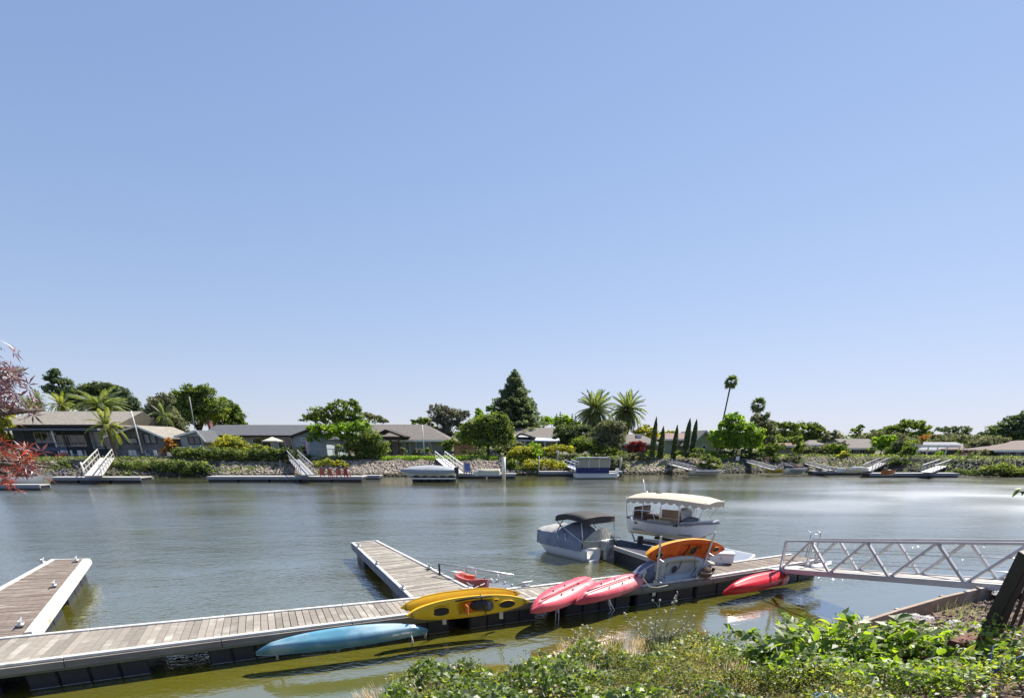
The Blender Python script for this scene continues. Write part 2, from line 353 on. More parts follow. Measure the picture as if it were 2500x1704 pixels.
def fan_palm(label, xc, yc, rpx, Y, base, gz=1.85, n=34, tr=.16):
    c = Q(xc, yc, Y); L = rpx*mpp(Y); bx = Q(base[0], base[1], Y)
    b0 = Vector((bx.x+(bx.x-c.x)*.0, Y, gz)); root = thing('fan_palm', label, 'palm tree', b0)
    obj('trunk', MB().tube([b0+Vector((0,0,-.3)), b0.lerp(c, .35), b0.lerp(c, .7), c], [tr*1.5, tr, tr*.85, tr*.9], 8), BARK, root, True)
    V = []; F = []; T = []; p0 = np.array([L*.45, 0, 0.])
    V += [(0,-.02,0), (0,.02,0), (L*.45,.02,0), (L*.45,-.02,0)]; F.append((0,1,2,3)); T.append(.5)
    for k in range(15):
        a = math.radians(-75+150*k/14); l = L*.62*(1-.15*abs(a)); o = len(V); d = np.array([math.cos(a), math.sin(a), 0]); e = np.array([-d[1], d[0], 0])*L*.045
        tip = p0+d*l+np.array([0,0,-.2*L*R.uniform(.5,1.3)]); m_ = p0+d*l*.6
        V += [tuple(p0), tuple(m_-e), tuple(tip), tuple(m_+e)]; F.append((o,o+1,o+2,o+3)); T.append(R.random())
    me = bpy.data.meshes.new('frond'); me.from_pydata([tuple(v) for v in V], [], F); me.update()
    at = me.attributes.new('tint', 'FLOAT', 'FACE'); at.data.foreach_set('value', T); me.materials.append(LM['blue'])
    for i in range(n):
        f = i/n; el = math.radians(78-135*f+R.uniform(-8,8)); az = i*2.39996
        o = bpy.data.objects.new('frond', me); C.objects.link(o); o.parent = root
        o.matrix_local = Matrix.Translation(c-root.location) @ Matrix.Rotation(az, 4, 'Z') @ Matrix.Rotation(-el, 4, 'Y') @ Matrix.Rotation(R.uniform(-.5,.5), 4, 'X')
    return root

# ------------------------------------------------------------------ water
def dock_y(x): return 12.0+.45*x
wm = bpy.data.materials.new('river_water'); wm.use_nodes = True; nt = wm.node_tree; L = nt.links.new
nt.nodes.remove(nt.nodes['Principled BSDF']); wdf = N(nt, 'ShaderNodeBsdfDiffuse'); wgl = N(nt, 'ShaderNodeBsdfGlossy'); wgl.inputs['Roughness'].default_value = .09; wmx = N(nt, 'ShaderNodeMixShader')
L(wdf.outputs[0], wmx.inputs[1]); L(wgl.outputs[0], wmx.inputs[2]); L(wmx.outputs[0], nt.nodes['Material Output'].inputs[0])
ge = N(nt, 'ShaderNodeNewGeometry'); sx = N(nt, 'ShaderNodeSeparateXYZ'); L(ge.outputs['Position'], sx.inputs[0])
def math_(op, a, b_=None, c=None, clamp=False):
    n = N(nt, 'ShaderNodeMath', operation=op); n.use_clamp = clamp
    for i, v in enumerate((a, b_, c)):
        if v is None: continue
        if isinstance(v, (int, float)): n.inputs[i].default_value = v
        else: L(v, n.inputs[i])
    return n.outputs[0]
def nz_(scale, st=(1,1,1), det=2, rot=0., dist=0.):
    mp = N(nt, 'ShaderNodeMapping'); mp.inputs['Scale'].default_value = st; mp.inputs['Rotation'].default_value = (0,0,rot); L(ge.outputs['Position'], mp.inputs[0])
    n = N(nt, 'ShaderNodeTexNoise'); n.inputs['Scale'].default_value = scale; n.inputs['Detail'].default_value = det; n.inputs['Distortion'].default_value = dist; L(mp.outputs[0], n.inputs[0]); return n.outputs['Fac']
shel = math_('MULTIPLY_ADD', sx.outputs['X'], -.45, sx.outputs['Y'])          # y - .45 x
shel = math_('MULTIPLY', math_('SUBTRACT', shel, 10.2), .45, clamp=True)       # 0 in the lee of the dock, 1 outside
farm = math_('MULTIPLY', math_('SUBTRACT', sx.outputs['Y'], 44), .04, clamp=True)   # calmer under the far bank
pat = math_('MULTIPLY', math_('SUBTRACT', nz_(.045, (1,2.6,1), 3, .15, .6), .36), 4.0, clamp=True)
pat = math_('MULTIPLY_ADD', pat, .7, .3)
amp = math_('MULTIPLY_ADD', math_('MULTIPLY', shel, pat), .93, .07)
amp = math_('MULTIPLY', amp, math_('DIVIDE', 18, math_('MAXIMUM', sx.outputs['Y'], 18)))
h = math_('MULTIPLY_ADD', nz_(2.0, (.8,1.3,1), 2, .25, .5), .75, math_('MULTIPLY_ADD', nz_(7.5, (.8,1.2,1), 3, -.3, .6), .56, math_('MULTIPLY', nz_(.5, (.8,1.4,1), 1, .1), .9)))
h = math_('MULTIPLY', h, amp)
bp = N(nt, 'ShaderNodeBump'); bp.inputs['Strength'].default_value = 1; bp.inputs['Distance'].default_value = .06; L(h, bp.inputs['Height'])
rg_ = math_('MULTIPLY', math_('SUBTRACT', sx.outputs['Y'], 9), .035, clamp=True)
rg_ = math_('MULTIPLY', math_('MULTIPLY', rg_, shel), math_('MULTIPLY_ADD', pat, .6, .4))
rg_ = math_('MULTIPLY', rg_, math_('SUBTRACT', 1, math_('MULTIPLY', farm, .4)))
L(math_('MULTIPLY_ADD', rg_, .175, .05), wgl.inputs['Roughness'])
lw_ = N(nt, 'ShaderNodeLayerWeight'); lw_.inputs['Blend'].default_value = .5; L(bp.outputs[0], lw_.inputs['Normal']); L(bp.outputs[0], wgl.inputs['Normal'])
fr_ = math_('MULTIPLY_ADD', math_('POWER', lw_.outputs['Facing'], 1.3), .90, .09, clamp=True); L(fr_, wmx.inputs[0])
mc = N(nt, 'ShaderNodeMix', data_type='RGBA'); L(nz_(.25, (1,1,1), 3), mc.inputs[0]); mc.inputs[6].default_value = (.15,.145,.016,1); mc.inputs[7].default_value = (.18,.17,.024,1)
L(mc.outputs[2], wdf.inputs[0])
W = obj('river_water', MB().add([(-700,-60,-.12),(700,-60,-.12),(700,130,-.12),(-700,130,-.12)], [(0,1,2,3)]), wm)
lab(W, 'olive green rippled river water reflecting the pale blue sky', None, None, 'structure')

# ------------------------------------------------------------------ far bank terrain
SHX = [-700,-200,-60,-41,-13,5.5,17,29,46,54,60,75,200,700]; SHY = [30,58,67,72,74,77,79,81,86.5,84,76,66,55,30]
def shore(x): return float(np.interp(x, SHX, SHY))
def gzf(d): return float(np.interp(d, [-8,-2,0,3,4.2,300,600,3000], [-2.5,-1,0,1.15,1.85,1.85,1.9,2.0]))
rows = [-8,-2,-.6,0,.8,1.6,2.4,3,3.6,4.2,7,14,30,80,200,600,3000]
xs = [-3000,-700,-200,-120]+list(np.arange(-90,91,1.5))+[120,200,700,3000]
pts = []
for d in rows:
    r = []
    for x in xs:
        j = (math.sin(x*1.7)+math.sin(x*.61+1))*.22 if d < 5 else 0
        r.append((x*(1 if d < 300 else 2), shore(x)+d+j, gzf(d)+(.12*math.sin(x*2.3+d)*(.5 < d < 5))))
    pts.append(r)
mt = mat('bank_soil', (.17,.15,.085), (.10,.095,.05), scale=.8, rough=.95, bump=.8, bscale=4, bdist=.1, c3=(.08,.10,.03), s3=.25, t3=.5)
T = obj('ground', MB().grid(pts), mt, smooth=True, origin=False); lab(T, 'far bank ground rising from the river to the gardens', None, None, 'structure')

# rocks
ICO = None
def rocks(name, Cn, S, mt, label=None, cat=None, kind='stuff', flat=.75, parent=None):
    t = (1+5**.5)/2; iv = np.array([(-1,t,0),(1,t,0),(-1,-t,0),(1,-t,0),(0,-1,t),(0,1,t),(0,-1,-t),(0,1,-t),(t,0,-1),(t,0,1),(-t,0,-1),(-t,0,1)])/1.9
    fi = np.array([(0,11,5),(0,5,1),(0,1,7),(0,7,10),(0,10,11),(1,5,9),(5,11,4),(11,10,2),(10,7,6),(7,1,8),(3,9,4),(3,4,2),(3,2,6),(3,6,8),(3,8,9),(4,9,5),(2,4,11),(6,2,10),(8,6,7),(9,8,1)])
    n = len(Cn); Cn = np.asarray(Cn, float); S = np.broadcast_to(np.asarray(S, float).reshape(-1, 1, 1), (n, 1, 1))
    v = iv[None]*(.75+.5*rng.random((n, 12, 1)))*(np.array([1, .8, flat])*(.75+.5*rng.random((n, 1, 3))))
    A = rng.normal(size=(n, 3, 3)); Qm, _ = np.linalg.qr(A); v = np.einsum('nij,nkj->nki', Qm, v)*S+Cn[:, None]
    off = np.array([Cn[:,0].mean(), Cn[:,1].mean(), Cn[:,2].min()]) if parent is None else np.array(root_off(parent))
    me = bpy.data.meshes.new(name); V = (v-off).reshape(-1, 3); me.vertices.add(12*n); me.vertices.foreach_set('co', V.ravel())
    F = (fi[None]+np.arange(n)[:, None, None]*12).reshape(-1); me.loops.add(60*n); me.loops.foreach_set('vertex_index', F); me.polygons.add(20*n)
    me.polygons.foreach_set('loop_start', np.arange(20*n)*3); me.update(calc_edges=True)
    a = me.attributes.new('tint', 'FLOAT', 'FACE'); a.data.foreach_set('value', np.repeat(rng.random(n), 20))
    o = finish(name, me, mt, parent, False, Vector(off) if parent is None else None); return lab(o, label, cat, None, kind)
def rockmat(name, c1, c2, wet=True):
    m = bpy.data.materials.new(name); m.use_nodes = True; nt = m.node_tree; L = nt.links.new; b = nt.nodes['Principled BSDF']; b.inputs['Roughness'].default_value = .9
    at = N(nt, 'ShaderNodeAttribute', attribute_name='tint'); mx = N(nt, 'ShaderNodeMix', data_type='RGBA'); L(at.outputs['Fac'], mx.inputs[0]); mx.inputs[6].default_value = (*c1, 1); mx.inputs[7].default_value = (*c2, 1)
    out = mx.outputs[2]
    if wet:
        g = N(nt, 'ShaderNodeNewGeometry'); s = N(nt, 'ShaderNodeSeparateXYZ'); L(g.outputs['Position'], s.inputs[0]); mr = N(nt, 'ShaderNodeMapRange'); mr.inputs[1].default_value = .12; mr.inputs[2].default_value = .4; L(s.outputs['Z'], mr.inputs[0])
        m2 = N(nt, 'ShaderNodeMix', data_type='RGBA'); L(mr.outputs[0], m2.inputs[0]); m2.inputs[6].default_value = (.05,.045,.02,1); L(out, m2.inputs[7]); out = m2.outputs[2]
    L(out, b.inputs['Base Color']); return m
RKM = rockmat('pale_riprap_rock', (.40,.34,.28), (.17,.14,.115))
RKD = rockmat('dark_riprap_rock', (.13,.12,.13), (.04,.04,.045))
def strip_rocks(name, x0, x1, n, mt, label, smin=.10, smax=.27):
    cs = []; ss = []
    for _ in range(n):
        px_ = R.uniform(x0, x1); d = R.uniform(-.5, 3.5); X = Q(px_, 1150, 78).x
        for _k in range(2): X = Q(px_, 1150, shore(X)+d).x
        s = R.uniform(smin, smax)*(1.25 if d < .8 else 1); cs.append((X, shore(X)+d, gzf(d)+s*.15)); ss.append(s)
    return rocks(name, cs, ss, mt, label, 'rocks')
strip_rocks('riprap_rocks', 540, 760, 1500, RKM, 'tan riprap rocks below the trimmed hedge of the blue grey house')
strip_rocks('riprap_rocks', 760, 1240, 5200, RKM, 'pale pinkish riprap rock slope below the green lawn')
strip_rocks('riprap_rocks', 1240, 1500, 700, RKM, 'riprap rocks showing under the overgrown bushes behind the blue pontoon boat')
strip_rocks('riprap_rocks', 1500, 1745, 2900, RKM, 'pale riprap rock bank below the row of cypresses')
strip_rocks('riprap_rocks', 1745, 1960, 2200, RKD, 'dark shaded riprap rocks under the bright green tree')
strip_rocks('riprap_rocks', 1960, 2130, 900, RKM, 'riprap rocks behind the white skiff near the brown roofed house')
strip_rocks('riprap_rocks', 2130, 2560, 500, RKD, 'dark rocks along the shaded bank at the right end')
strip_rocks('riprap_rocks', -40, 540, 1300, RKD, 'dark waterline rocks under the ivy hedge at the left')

# ------------------------------------------------------------------ far houses
GLASS = mat('dark_window_glass', (.02,.025,.03), (.04,.045,.05), scale=1, rough=.08, spec=.8)
GLASSL = mat('light_window_glass', (.16,.20,.24), (.10,.13,.16), scale=1, rough=.1, spec=.8)
GLASSB = mat('blue_blind_glass', (.06,.16,.24), (.05,.13,.2), scale=1, rough=.15, spec=.6)
def shingle(name, c1, c2, row=.3, sc=1.0, bump=.5):
    m = mat(name, c1, c2, scale=2.5, rough=.9); nt = m.node_tree; b = nt.nodes['Principled BSDF']; L = nt.links.new
    tc = N(nt, 'ShaderNodeTexCoord'); br = N(nt, 'ShaderNodeTexBrick'); br.inputs['Scale'].default_value = sc; br.inputs['Brick Width'].default_value = .5*row/.3; br.inputs['Row Height'].default_value = row; br.inputs['Mortar Size'].default_value = .035
    sx = N(nt, 'ShaderNodeSeparateXYZ'); cb = N(nt, 'ShaderNodeCombineXYZ'); L(tc.outputs['Object'], sx.inputs[0]); L(sx.outputs['X'], cb.inputs[0]); L(sx.outputs['Y'], cb.inputs[1]); L(cb.outputs[0], br.inputs[0])
    bp = N(nt, 'ShaderNodeBump'); bp.inputs['Strength'].default_value = bump; bp.inputs['Distance'].default_value = .05; bp.invert = True; L(br.outputs['Fac'], bp.inputs['Height']); L(bp.outputs[0], b.inputs['Normal'])
    return m
def rectpts(x0, y0, x1, y1, Y):
    a = Q(x0, y1, Y); c = Q(x1, y0, Y); z0 = Q(x0, y1, Y).z; z1 = Q(x1, y0, Y).z
    return a.x, c.x, z0, z1
def window(root, x0, y0, x1, y1, Y, mull=1, glass=GLASS, frame=WHITEW, fr=.09, name='window', lb=None):
    X0, X1, Z0, Z1 = rectpts(x0, y0, x1, y1, Y); f = MB(); yy = Y-.05
    f.box(((X0+X1)/2, yy, Z1-fr/2), (X1-X0, .1, fr)); f.box(((X0+X1)/2, yy, Z0+fr/2), (X1-X0, .1, fr))
    for k in range(mull+2):
        xx = X0+fr/2+(X1-X0-fr)*k/(mull+1); f.box((xx, yy, (Z0+Z1)/2), (fr, .096, Z1-Z0-2*fr))
    fo = obj(name, f, frame, root)
    obj('pane', MB().box(((X0+X1)/2, Y-.02, (Z0+Z1)/2), (X1-X0-fr, .03, Z1-Z0-fr)), glass, fo)
    if lb: fo['label'] = lb
    return fo
def house(label, Y, xl, xr, ye, yr, rl, rr_, wallm, roofm, kind='side', depth=9, oh=.7, ohx=.6, trim=None, wins=(), gz=1.85, name='house', chim=(), th=.18):
    X0 = Q(xl, 1110, Y).x; X1 = Q(xr, 1110, Y).x; zb = gz; ze = Q(xl, ye, Y-oh).z
    root = thing(name, label, 'house', ((X0+X1)/2, Y, gz)); trim = trim or WHITEW
    if kind == 'gable':
        ap = Q((rl+rr_)/2, yr, Y-oh); zr = ap.z; xa = ap.x
        hw_l = xa-(X0-ohx); hw_r = (X1+ohx)-xa
        zl = ze; zrr = ze
        obj('wall', MB().add([(X0,Y,zb),(X1,Y,zb),(X1,Y,ze),(xa,Y,zr-th-.05),(X0,Y,ze),(X0,Y+depth,zb),(X1,Y+depth,zb),(X1,Y+depth,ze),(xa,Y+depth,zr-th-.05),(X0,Y+depth,ze)],
            [(0,1,2,3,4),(9,8,7,6,5),(0,4,9,5),(1,6,7,2)]), wallm, root)
        mb = MB()
        for (xe, s) in ((X0-ohx, -1), (X1+ohx, 1)):
            slope = (zr-ze)/abs(xa-(X0 if s < 0 else X1)); z_e = zr-slope*abs(xe-xa)
            ya, yb_ = Y-oh, Y+depth+oh
            mb.add([(xa,ya,zr),(xe,ya,z_e),(xe,yb_,z_e),(xa,yb_,zr),(xa,ya,zr-th),(xe,ya,z_e-th),(xe,yb_,z_e-th),(xa,yb_,zr-th)], [(0,1,2,3),(4,7,6,5),(0,4,5,1),(2,6,7,3),(1,5,6,2)])
        ro = obj('roof', mb, roofm, root)
        mb = MB()
        for xe, s in ((X0-ohx, -1), (X1+ohx, 1)):
            slope = (zr-ze)/abs(xa-(X0 if s < 0 else X1)); z_e = zr-slope*abs(xe-xa)
            mb.beam((xa, Y-oh-.03, zr-th/2), (xe, Y-oh-.03, z_e-th/2), .05, th+.06)
        obj('fascia', mb, trim, ro)
    else:
        A = Q(rl, yr, Y+depth/2); Bp = Q(rr_, yr, Y+depth/2); zr = A.z
        e0, e1 = X0-ohx, X1+ohx
        a_, b_ = (A.x, Bp.x)
        if kind == 'side': a_, b_ = e0, e1
        W_ = MB().box(((X0+X1)/2, Y+depth/2, (zb+ze)/2), (X1-X0, depth, ze-zb))
        if kind == 'side':
            for xx in (X0, X1-.15): W_.add([(xx,Y,ze),(xx,Y+depth,ze),(xx,Y+depth/2,zr-.3),(xx+.15,Y,ze),(xx+.15,Y+depth,ze),(xx+.15,Y+depth/2,zr-.3)], [(0,2,1),(3,4,5),(0,3,5,2),(1,2,5,4)])
        obj('wall', W_, wallm, root)
        ya, yb_ = Y-oh, Y+depth+oh; V = [(e0,ya,ze),(e1,ya,ze),(e1,yb_,ze),(e0,yb_,ze),(a_,Y+depth/2,zr),(b_,Y+depth/2,zr)]
        V += [(v[0], v[1], v[2]-th) for v in V[:4]]
        F = [(0,1,5,4),(2,3,4,5),(1,2,5),(3,0,4),(6,7,1,0),(7,8,2,1),(8,9,3,2),(9,6,0,3),(9,8,7,6)]
        ro = obj('roof', MB().add(V, F), roofm, root)
        obj('fascia', MB().box(((e0+e1)/2, ya-.04, ze-th/2), (e1-e0, .06, th+.08)), trim, ro)
    for ch in chim:
        cx0, cy0, cx1, cy1, cm = ch; a = Q(cx0, cy0, Y+depth*.35); c = Q(cx1, cy1, Y+depth*.35)
        co = obj('chimney', MB().box(((a.x+c.x)/2, Y+depth*.35, (a.z+zb)/2), (abs(c.x-a.x), .9, a.z-zb)).box(((a.x+c.x)/2, Y+depth*.35, a.z+.05), (abs(c.x-a.x)+.14, 1.04, .12)), cm, ro)
    for wn in wins: window(root, *wn[:4], Y, *wn[4:])
    return root
BRICK = mat('red_brick', (.24,.10,.08), (.16,.07,.06), scale=6, rough=.9)
h_dk = mat('dark_blue_wall', (.10,.11,.14), (.07,.08,.10), scale=2, rough=.85)
h1r = shingle('grey_tile_roof', (.34,.31,.26), (.22,.20,.17), row=.42, bump=1.0)
h2r = shingle('dark_shingle_roof', (.11,.115,.125), (.08,.085,.095), row=.25, bump=.3)
# house 1: long tile roofed house with dark veranda
H1 = house('long dark house with pale grey tile roof and deep veranda, leftmost on the far bank', 83, 50, 300, 1037, 1004, 90, 350, h_dk, h1r, 'hip', depth=8, oh=1.2, ohx=1.2,
   wins=[(140,1062,205,1090,3), (230,1050,262,1095,1,GLASSL), (90,1055,135,1080,2)], chim=[(18,1005,38,1040,mat('grey_stucco', (.30,.31,.33), (.24,.25,.27), rough=.9))], trim=DKWOOD)
mb = MB(); a = Q(12, 1048, 79); c = Q(238, 1046, 79)
mb.box(((a.x+c.x)/2, 81, a.z), (c.x-a.x, 4.2, .28)); obj('veranda_roof', mb, mat('slate_blue_fascia', (.14,.15,.18), (.10,.11,.13), scale=3, rough=.7), H1)
for px_ in (40, 75, 145, 170, 225, 262): 
    q = Q(px_, 1108, 79.2); obj('post', MB().box((q.x, 79.2, (1.85+a.z-.15)/2), (.16, .16, a.z-.15-1.85)), WHITEW if px_ in (145,) else DKWOOD, H1)
a = Q(34, 1082, 79.1); c = Q(160, 1084, 79.1)
obj('railing', MB().box(((a.x+c.x)/2, 79.1, a.z), (c.x-a.x, .08, .1)).box(((a.x+c.x)/2, 79.1, a.z-.7), (c.x-a.x, .05, .5)), mat('blue_grey_panel', (.10,.12,.17), (.07,.09,.13), rough=.8), H1)
# left gabled wing
house('dark stone gabled wing with two windows right of the veranda house', 79, 285, 408, 1062, 1038, 330, 330, mat('dark_stone_wall', (.19,.195,.21), (.09,.095,.11), scale=1.3, rough=.9, bump=.7, bscale=3, bdist=.06, c3=(.2,.2,.21), s3=1.4, t3=.5), h1r, 'gable', depth=7, oh=.8, ohx=.6, trim=WHITEW,
   wins=[(312,1068,334,1083,0,GLASSL,DKWOOD), (354,1058,378,1083,1,GLASSL,DKWOOD)], name='house_wing')
low = MB(); a = P(285, 1130, 1.0); X0 = Q(284,1110,76).x; X1 = Q(425,1110,76).x
lw = obj('garden_wall', MB().box(((X0+X1)/2, 76, 1.55), (X1-X0, .5, 1.3)), mat('mottled_stone', (.16,.15,.16), (.07,.07,.08), scale=2.2, rough=.9, bump=1, bscale=3, bdist=.08), None); lab(lw, 'low dark stone garden wall in front of the gabled wing', 'wall')
lw = obj('garden_wall', MB().box(((Q(20,1110,77).x+Q(215,1110,77).x)/2, 77, 1.55), (Q(215,1110,77).x-Q(20,1110,77).x, .4, 1.1)), mat('navy_stone', (.13,.14,.17), (.08,.085,.10), scale=2.2, rough=.9, bump=1, bscale=3, bdist=.08)); lab(lw, 'low dark blue garden wall under the veranda beside the white gangway', 'wall')
# shed
house('small grey green garden shed with steep dark roof and double window', 79, 449, 503, 1062, 1050, 478, 478, mat('pale_sage_wall', (.42,.45,.42), (.36,.39,.37), scale=2, rough=.8), h2r, 'gable', depth=4, oh=.4, ohx=.5, name='shed',
   wins=[(462,1066,487,1085,1,GLASS,mat('navy_frame', (.05,.06,.09), rough=.6))])
# house 2
H2 = house('long low house with charcoal shingle roof and cream wall behind the umbrella', 86, 520, 735, 1063, 1037, 530, 757, mat('cream_wall', (.50,.49,.43), (.43,.42,.37), scale=1.5, rough=.85), h2r, 'side', depth=9, oh=1.0, ohx=.8,
   wins=[(620,1067,660,1095,1), (682,1067,712,1100,1), (558,1072,575,1080,0,GLASSL)], chim=[(509,1030,521,1060,BRICK)], trim=DKWOOD)
house('pale blue gabled wing with a dark roof half hidden by the trees left of centre', 82.5, 724, 800, 1062, 1042, 768, 768, mat('pale_blue_wall', (.36,.42,.47), (.31,.37,.42), scale=1.5, rough=.85), h2r, 'gable', depth=9, oh=.5, ohx=.4, wins=[(736,1068,760,1078,1,GLASSL)], name='house_wing', trim=DKWOOD)
# deck and railing right of the gangway
DK = thing('garden_deck', 'raised grey timber deck with railing under the trees left of centre', 'deck', P(790, 1130, 1.2))
X0 = Q(755,1110,78).x; X1 = Q(845,1110,78).x
obj('platform', MB().box(((X0+X1)/2, 79, 1.9), (X1-X0, 2.4, .25)), mat('grey_blue_timber', (.30,.33,.34), (.22,.25,.26), scale=3, rough=.85), DK)
obj('skirt', MB().box(((X0+X1)/2, 78, 1.35), (X1-X0-.5, .12, .8)), mat('teal_board', (.14,.19,.19), (.10,.14,.14), scale=3, rough=.85), DK)
rl_ = MB()
for k in range(7): rl_.box((X0+(X1-X0)*k/6, 77.85, 2.5), (.08, .08, 1.0))
rl_.box(((X0+X1)/2, 77.85, 3.0), (X1-X0, .12, .08)); obj('railing', rl_, mat('grey_rail', (.36,.37,.37), rough=.8), DK)
# house 3
h3r = shingle('brown_grey_roof', (.19,.17,.155), (.13,.115,.105), row=.25, bump=.35)
H3 = house('wide grey house with brown hip roof and timber gable porch above the green lawn', 88, 905, 1085, 1074, 1036, 885, 1040, mat('taupe_wall', (.33,.31,.30), (.28,.265,.255), scale=1.5, rough=.85), h3r, 'hip', depth=11, oh=1.0, ohx=1.3,
   wins=[(1016,1077,1047,1096,0,GLASSB), (1046,1077,1052,1098,0), (990,1078,1000,1108,0,GLASSL), (975,1078,984,1092,1), (934,1076,952,1100,1)])
PO = thing('porch', 'brown timber gable porch on posts attached to the grey house', 'porch', Q(955, 1108, 84))
ap = Q(941, 1050, 83.4); l_ = Q(920, 1061, 83.4); r_ = Q(988, 1067, 83.4)
mb = MB()
for e in (l_, r_): mb.beam(ap, e, .3, .22).add([ap, e, e+Vector((0,5,0)), ap+Vector((0,5,0)), ap+Vector((0,0,.12)), e+Vector((0,0,.12)), e+Vector((0,5,.12)), ap+Vector((0,5,.12))], [(0,3,2,1),(4,5,6,7),(0,1,5,4)])
obj('roof', mb, DKWOOD, PO)
obj('tie_beam', MB().beam(l_+Vector((.2,0,-.35)), Vector((r_.x-.4, r_.y, l_.z-.35)), .2, .25), DKWOOD, PO)
for px_ in (925, 957, 976): q = Q(px_, 1108, 83.5); obj('post', MB().box((q.x, 83.5, (1.85+l_.z-.3)/2), (.22,.22,l_.z-.3-1.85)), mat('red_brown_post', (.10,.045,.03), rough=.7), PO)
q0 = Q(942,1112,83.2); obj('step', MB().box((Q(960,1112,83.2).x, 83.6, 1.98), (2.6, 1.2, .3)), mat('pale_concrete', (.42,.41,.38), (.34,.33,.31), scale=3, rough=.9), PO)
# lawn
lw = MB(); px0, px1 = 935, 1218; top = []; 
rowsL = []
for d_, z_ in ((4.0,1.25),(4.1,1.95),(5.0,2.02),(12,2.03)):
    rowsL.append([(x, shore(x)+d_+.06*math.sin(x*7), z_+.04*math.sin(x*3.1)) for x in np.linspace(Q(px0,1110,80).x, Q(px1,1110,80).x, 60)])
LW = obj('lawn', MB().grid(rowsL), mat('lawn_turf', (.10,.17,.02), (.14,.21,.03), scale=3, rough=.95, bump=.8, bscale=30, bdist=.05)); lab(LW, 'bright green lawn above the pale rock slope in front of the grey house', None, None, 'structure')
n = 9000; xx = rng.uniform(Q(px0,1110,80).x, Q(px1,1110,80).x, n); sh = np.interp(xx, SHX, SHY); f = rng.random(n)
d_ = np.where(f < .5, 3.95, 4.1+rng.random(n)*5); zz = np.where(f < .5, 1.2+.85*rng.random(n), 2.03)
go = quads('lawn_grass', np.stack([xx, sh+d_, zz], 1), rng.normal(size=(n,3))*.4+np.array([0,-1,.2]), .11, LM['bright'], None, .3, tdir=np.tile([0,0,1.],(n,1))); lab(go, 'short grass blades covering the lawn and its overhanging edge', 'grass', None, 'stuff')
# house 4
h4r = shingle('tan_grey_roof', (.21,.185,.16), (.15,.135,.12), row=.25, bump=.35)
H4 = house('house with tan grey roof and white patio cover right of the tall redwood', 92, 1238, 1345, 1068, 1044, 1245, 1352, mat('cream_siding', (.5,.48,.43), (.4,.39,.35), scale=1.5, rough=.85), h4r, 'side', depth=8, oh=.8, ohx=.9, wins=[(1305,1083,1335,1096,1), (1285,1080,1300,1102,0)])
a = Q(1256,1074,88.5); c = Q(1368,1078,88.5)
obj('patio_cover', MB().slab([(a.x,88.5),(c.x,88.5),(c.x,92),(a.x,92)], [a.z-.1,c.z-.1,c.z+.4,a.z+.5], [a.z+.08,c.z+.08,c.z+.55,a.z+.65]), mat('white_patio_cover', (.62,.66,.74), (.5,.55,.64), scale=1, rough=.7), H4)
a = Q(1254,1070,88.3); m_ = Q(1272,1058,88.3); c = Q(1308,1070,88.3)
obj('entry_gable', MB().beam(a, m_, .3, .25).beam(m_, c, .3, .25).add([a,m_,c,a+Vector((0,3,0)),m_+Vector((0,3,0)),c+Vector((0,3,0))], [(0,1,4,3),(1,2,5,4)]), h4r, H4)
for px_ in (1262, 1281, 1330, 1362): q = Q(px_,1108,88.6); obj('post', MB().box((q.x,88.6,2.95),(.14,.14,2.2)), WHITEW, H4)
# fence (wooden, orange) between house 3 and 4
def fence(label, x0, x1, y0, y1, Y, mt, n, group=None, gz=1.85):
    a = Q(x0, 1108, Y); c = Q(x1, 1108, Y); root = thing('fence', label, 'fence', ((a.x+c.x)/2, Y, gz))
    h0 = Q(x0, y0, Y).z; h1 = Q(x1, y1, Y).z; w_ = (c.x-a.x)/n
    for k in range(n):
        zt = h0+(h1-h0)*k/n+R.uniform(-.02,.02); me = MB().box((a.x+(k+.5)*w_, Y+R.uniform(-.01,.01), (gz-.1+zt)/2), (w_*.9, .04, zt-gz+.1)); obj('board', me, mt, root)
    obj('rail', MB().box(((a.x+c.x)/2, Y+.06, (gz+h0)/2+.3), (c.x-a.x, .06, .12)), mt, root)
    return root
fence('orange brown timber fence between the grey house and the round tree', 1108, 1165, 1085, 1086, 90, mat('orange_fence', (.36,.19,.09), (.27,.14,.07), scale=2, rough=.85, rnd=.2), 18)
# dark fence descending to the white piling
fo = thing('fence', 'weathered blue grey boundary fence stepping down to the white piling', 'fence', Q(1215,1130,80))
for k in range(14):
    f = k/13; p = Q(1190+46*f, 1090+30*f, 84-7*f); zt = p.z; zb_ = gzf(p.y-shore(p.x))-.2
    obj('board', MB().box((p.x, p.y, (zt+zb_)/2), (.2, .05, zt-zb_), rz=-1.1), mat('blue_grey_fence', (.16,.17,.20), (.10,.11,.13), scale=3, rough=.85, rnd=.2), fo)
# house 5 small with red creeper, house 6 green gable, others
house('small cottage with grey brown roof beside the red flowering creeper', 91, 1515, 1602, 1083, 1060, 1520, 1565, mat('red_grey_wall', (.22,.14,.13), (.16,.12,.11), scale=1.5, rough=.85), h4r, 'hip', depth=7, oh=.6, ohx=.5, wins=[(1516,1085,1532,1102,1)], chim=[(1554,1063,1564,1080,WHITEW)])
house('sage green gabled house with tan roof behind the two tallest cypresses', 93, 1685, 1745, 1080, 1050, 1724, 1724, mat('sage_wall', (.40,.44,.33), (.35,.39,.29), scale=1.5, rough=.85), h4r, 'gable', depth=12, oh=.6, ohx=.5, wins=[(1692,1085,1699,1095,0), (1712,1086,1724,1104,0)])
house('pinkish roof wing behind the cypress row left of the sage green gable', 99, 1615, 1700, 1072, 1057, 1625, 1690, mat('sage_wall', (.4,.44,.33)), shingle('pink_brown_roof', (.27,.19,.16), (.2,.14,.12)), 'hip', depth=8, name='house_wing')
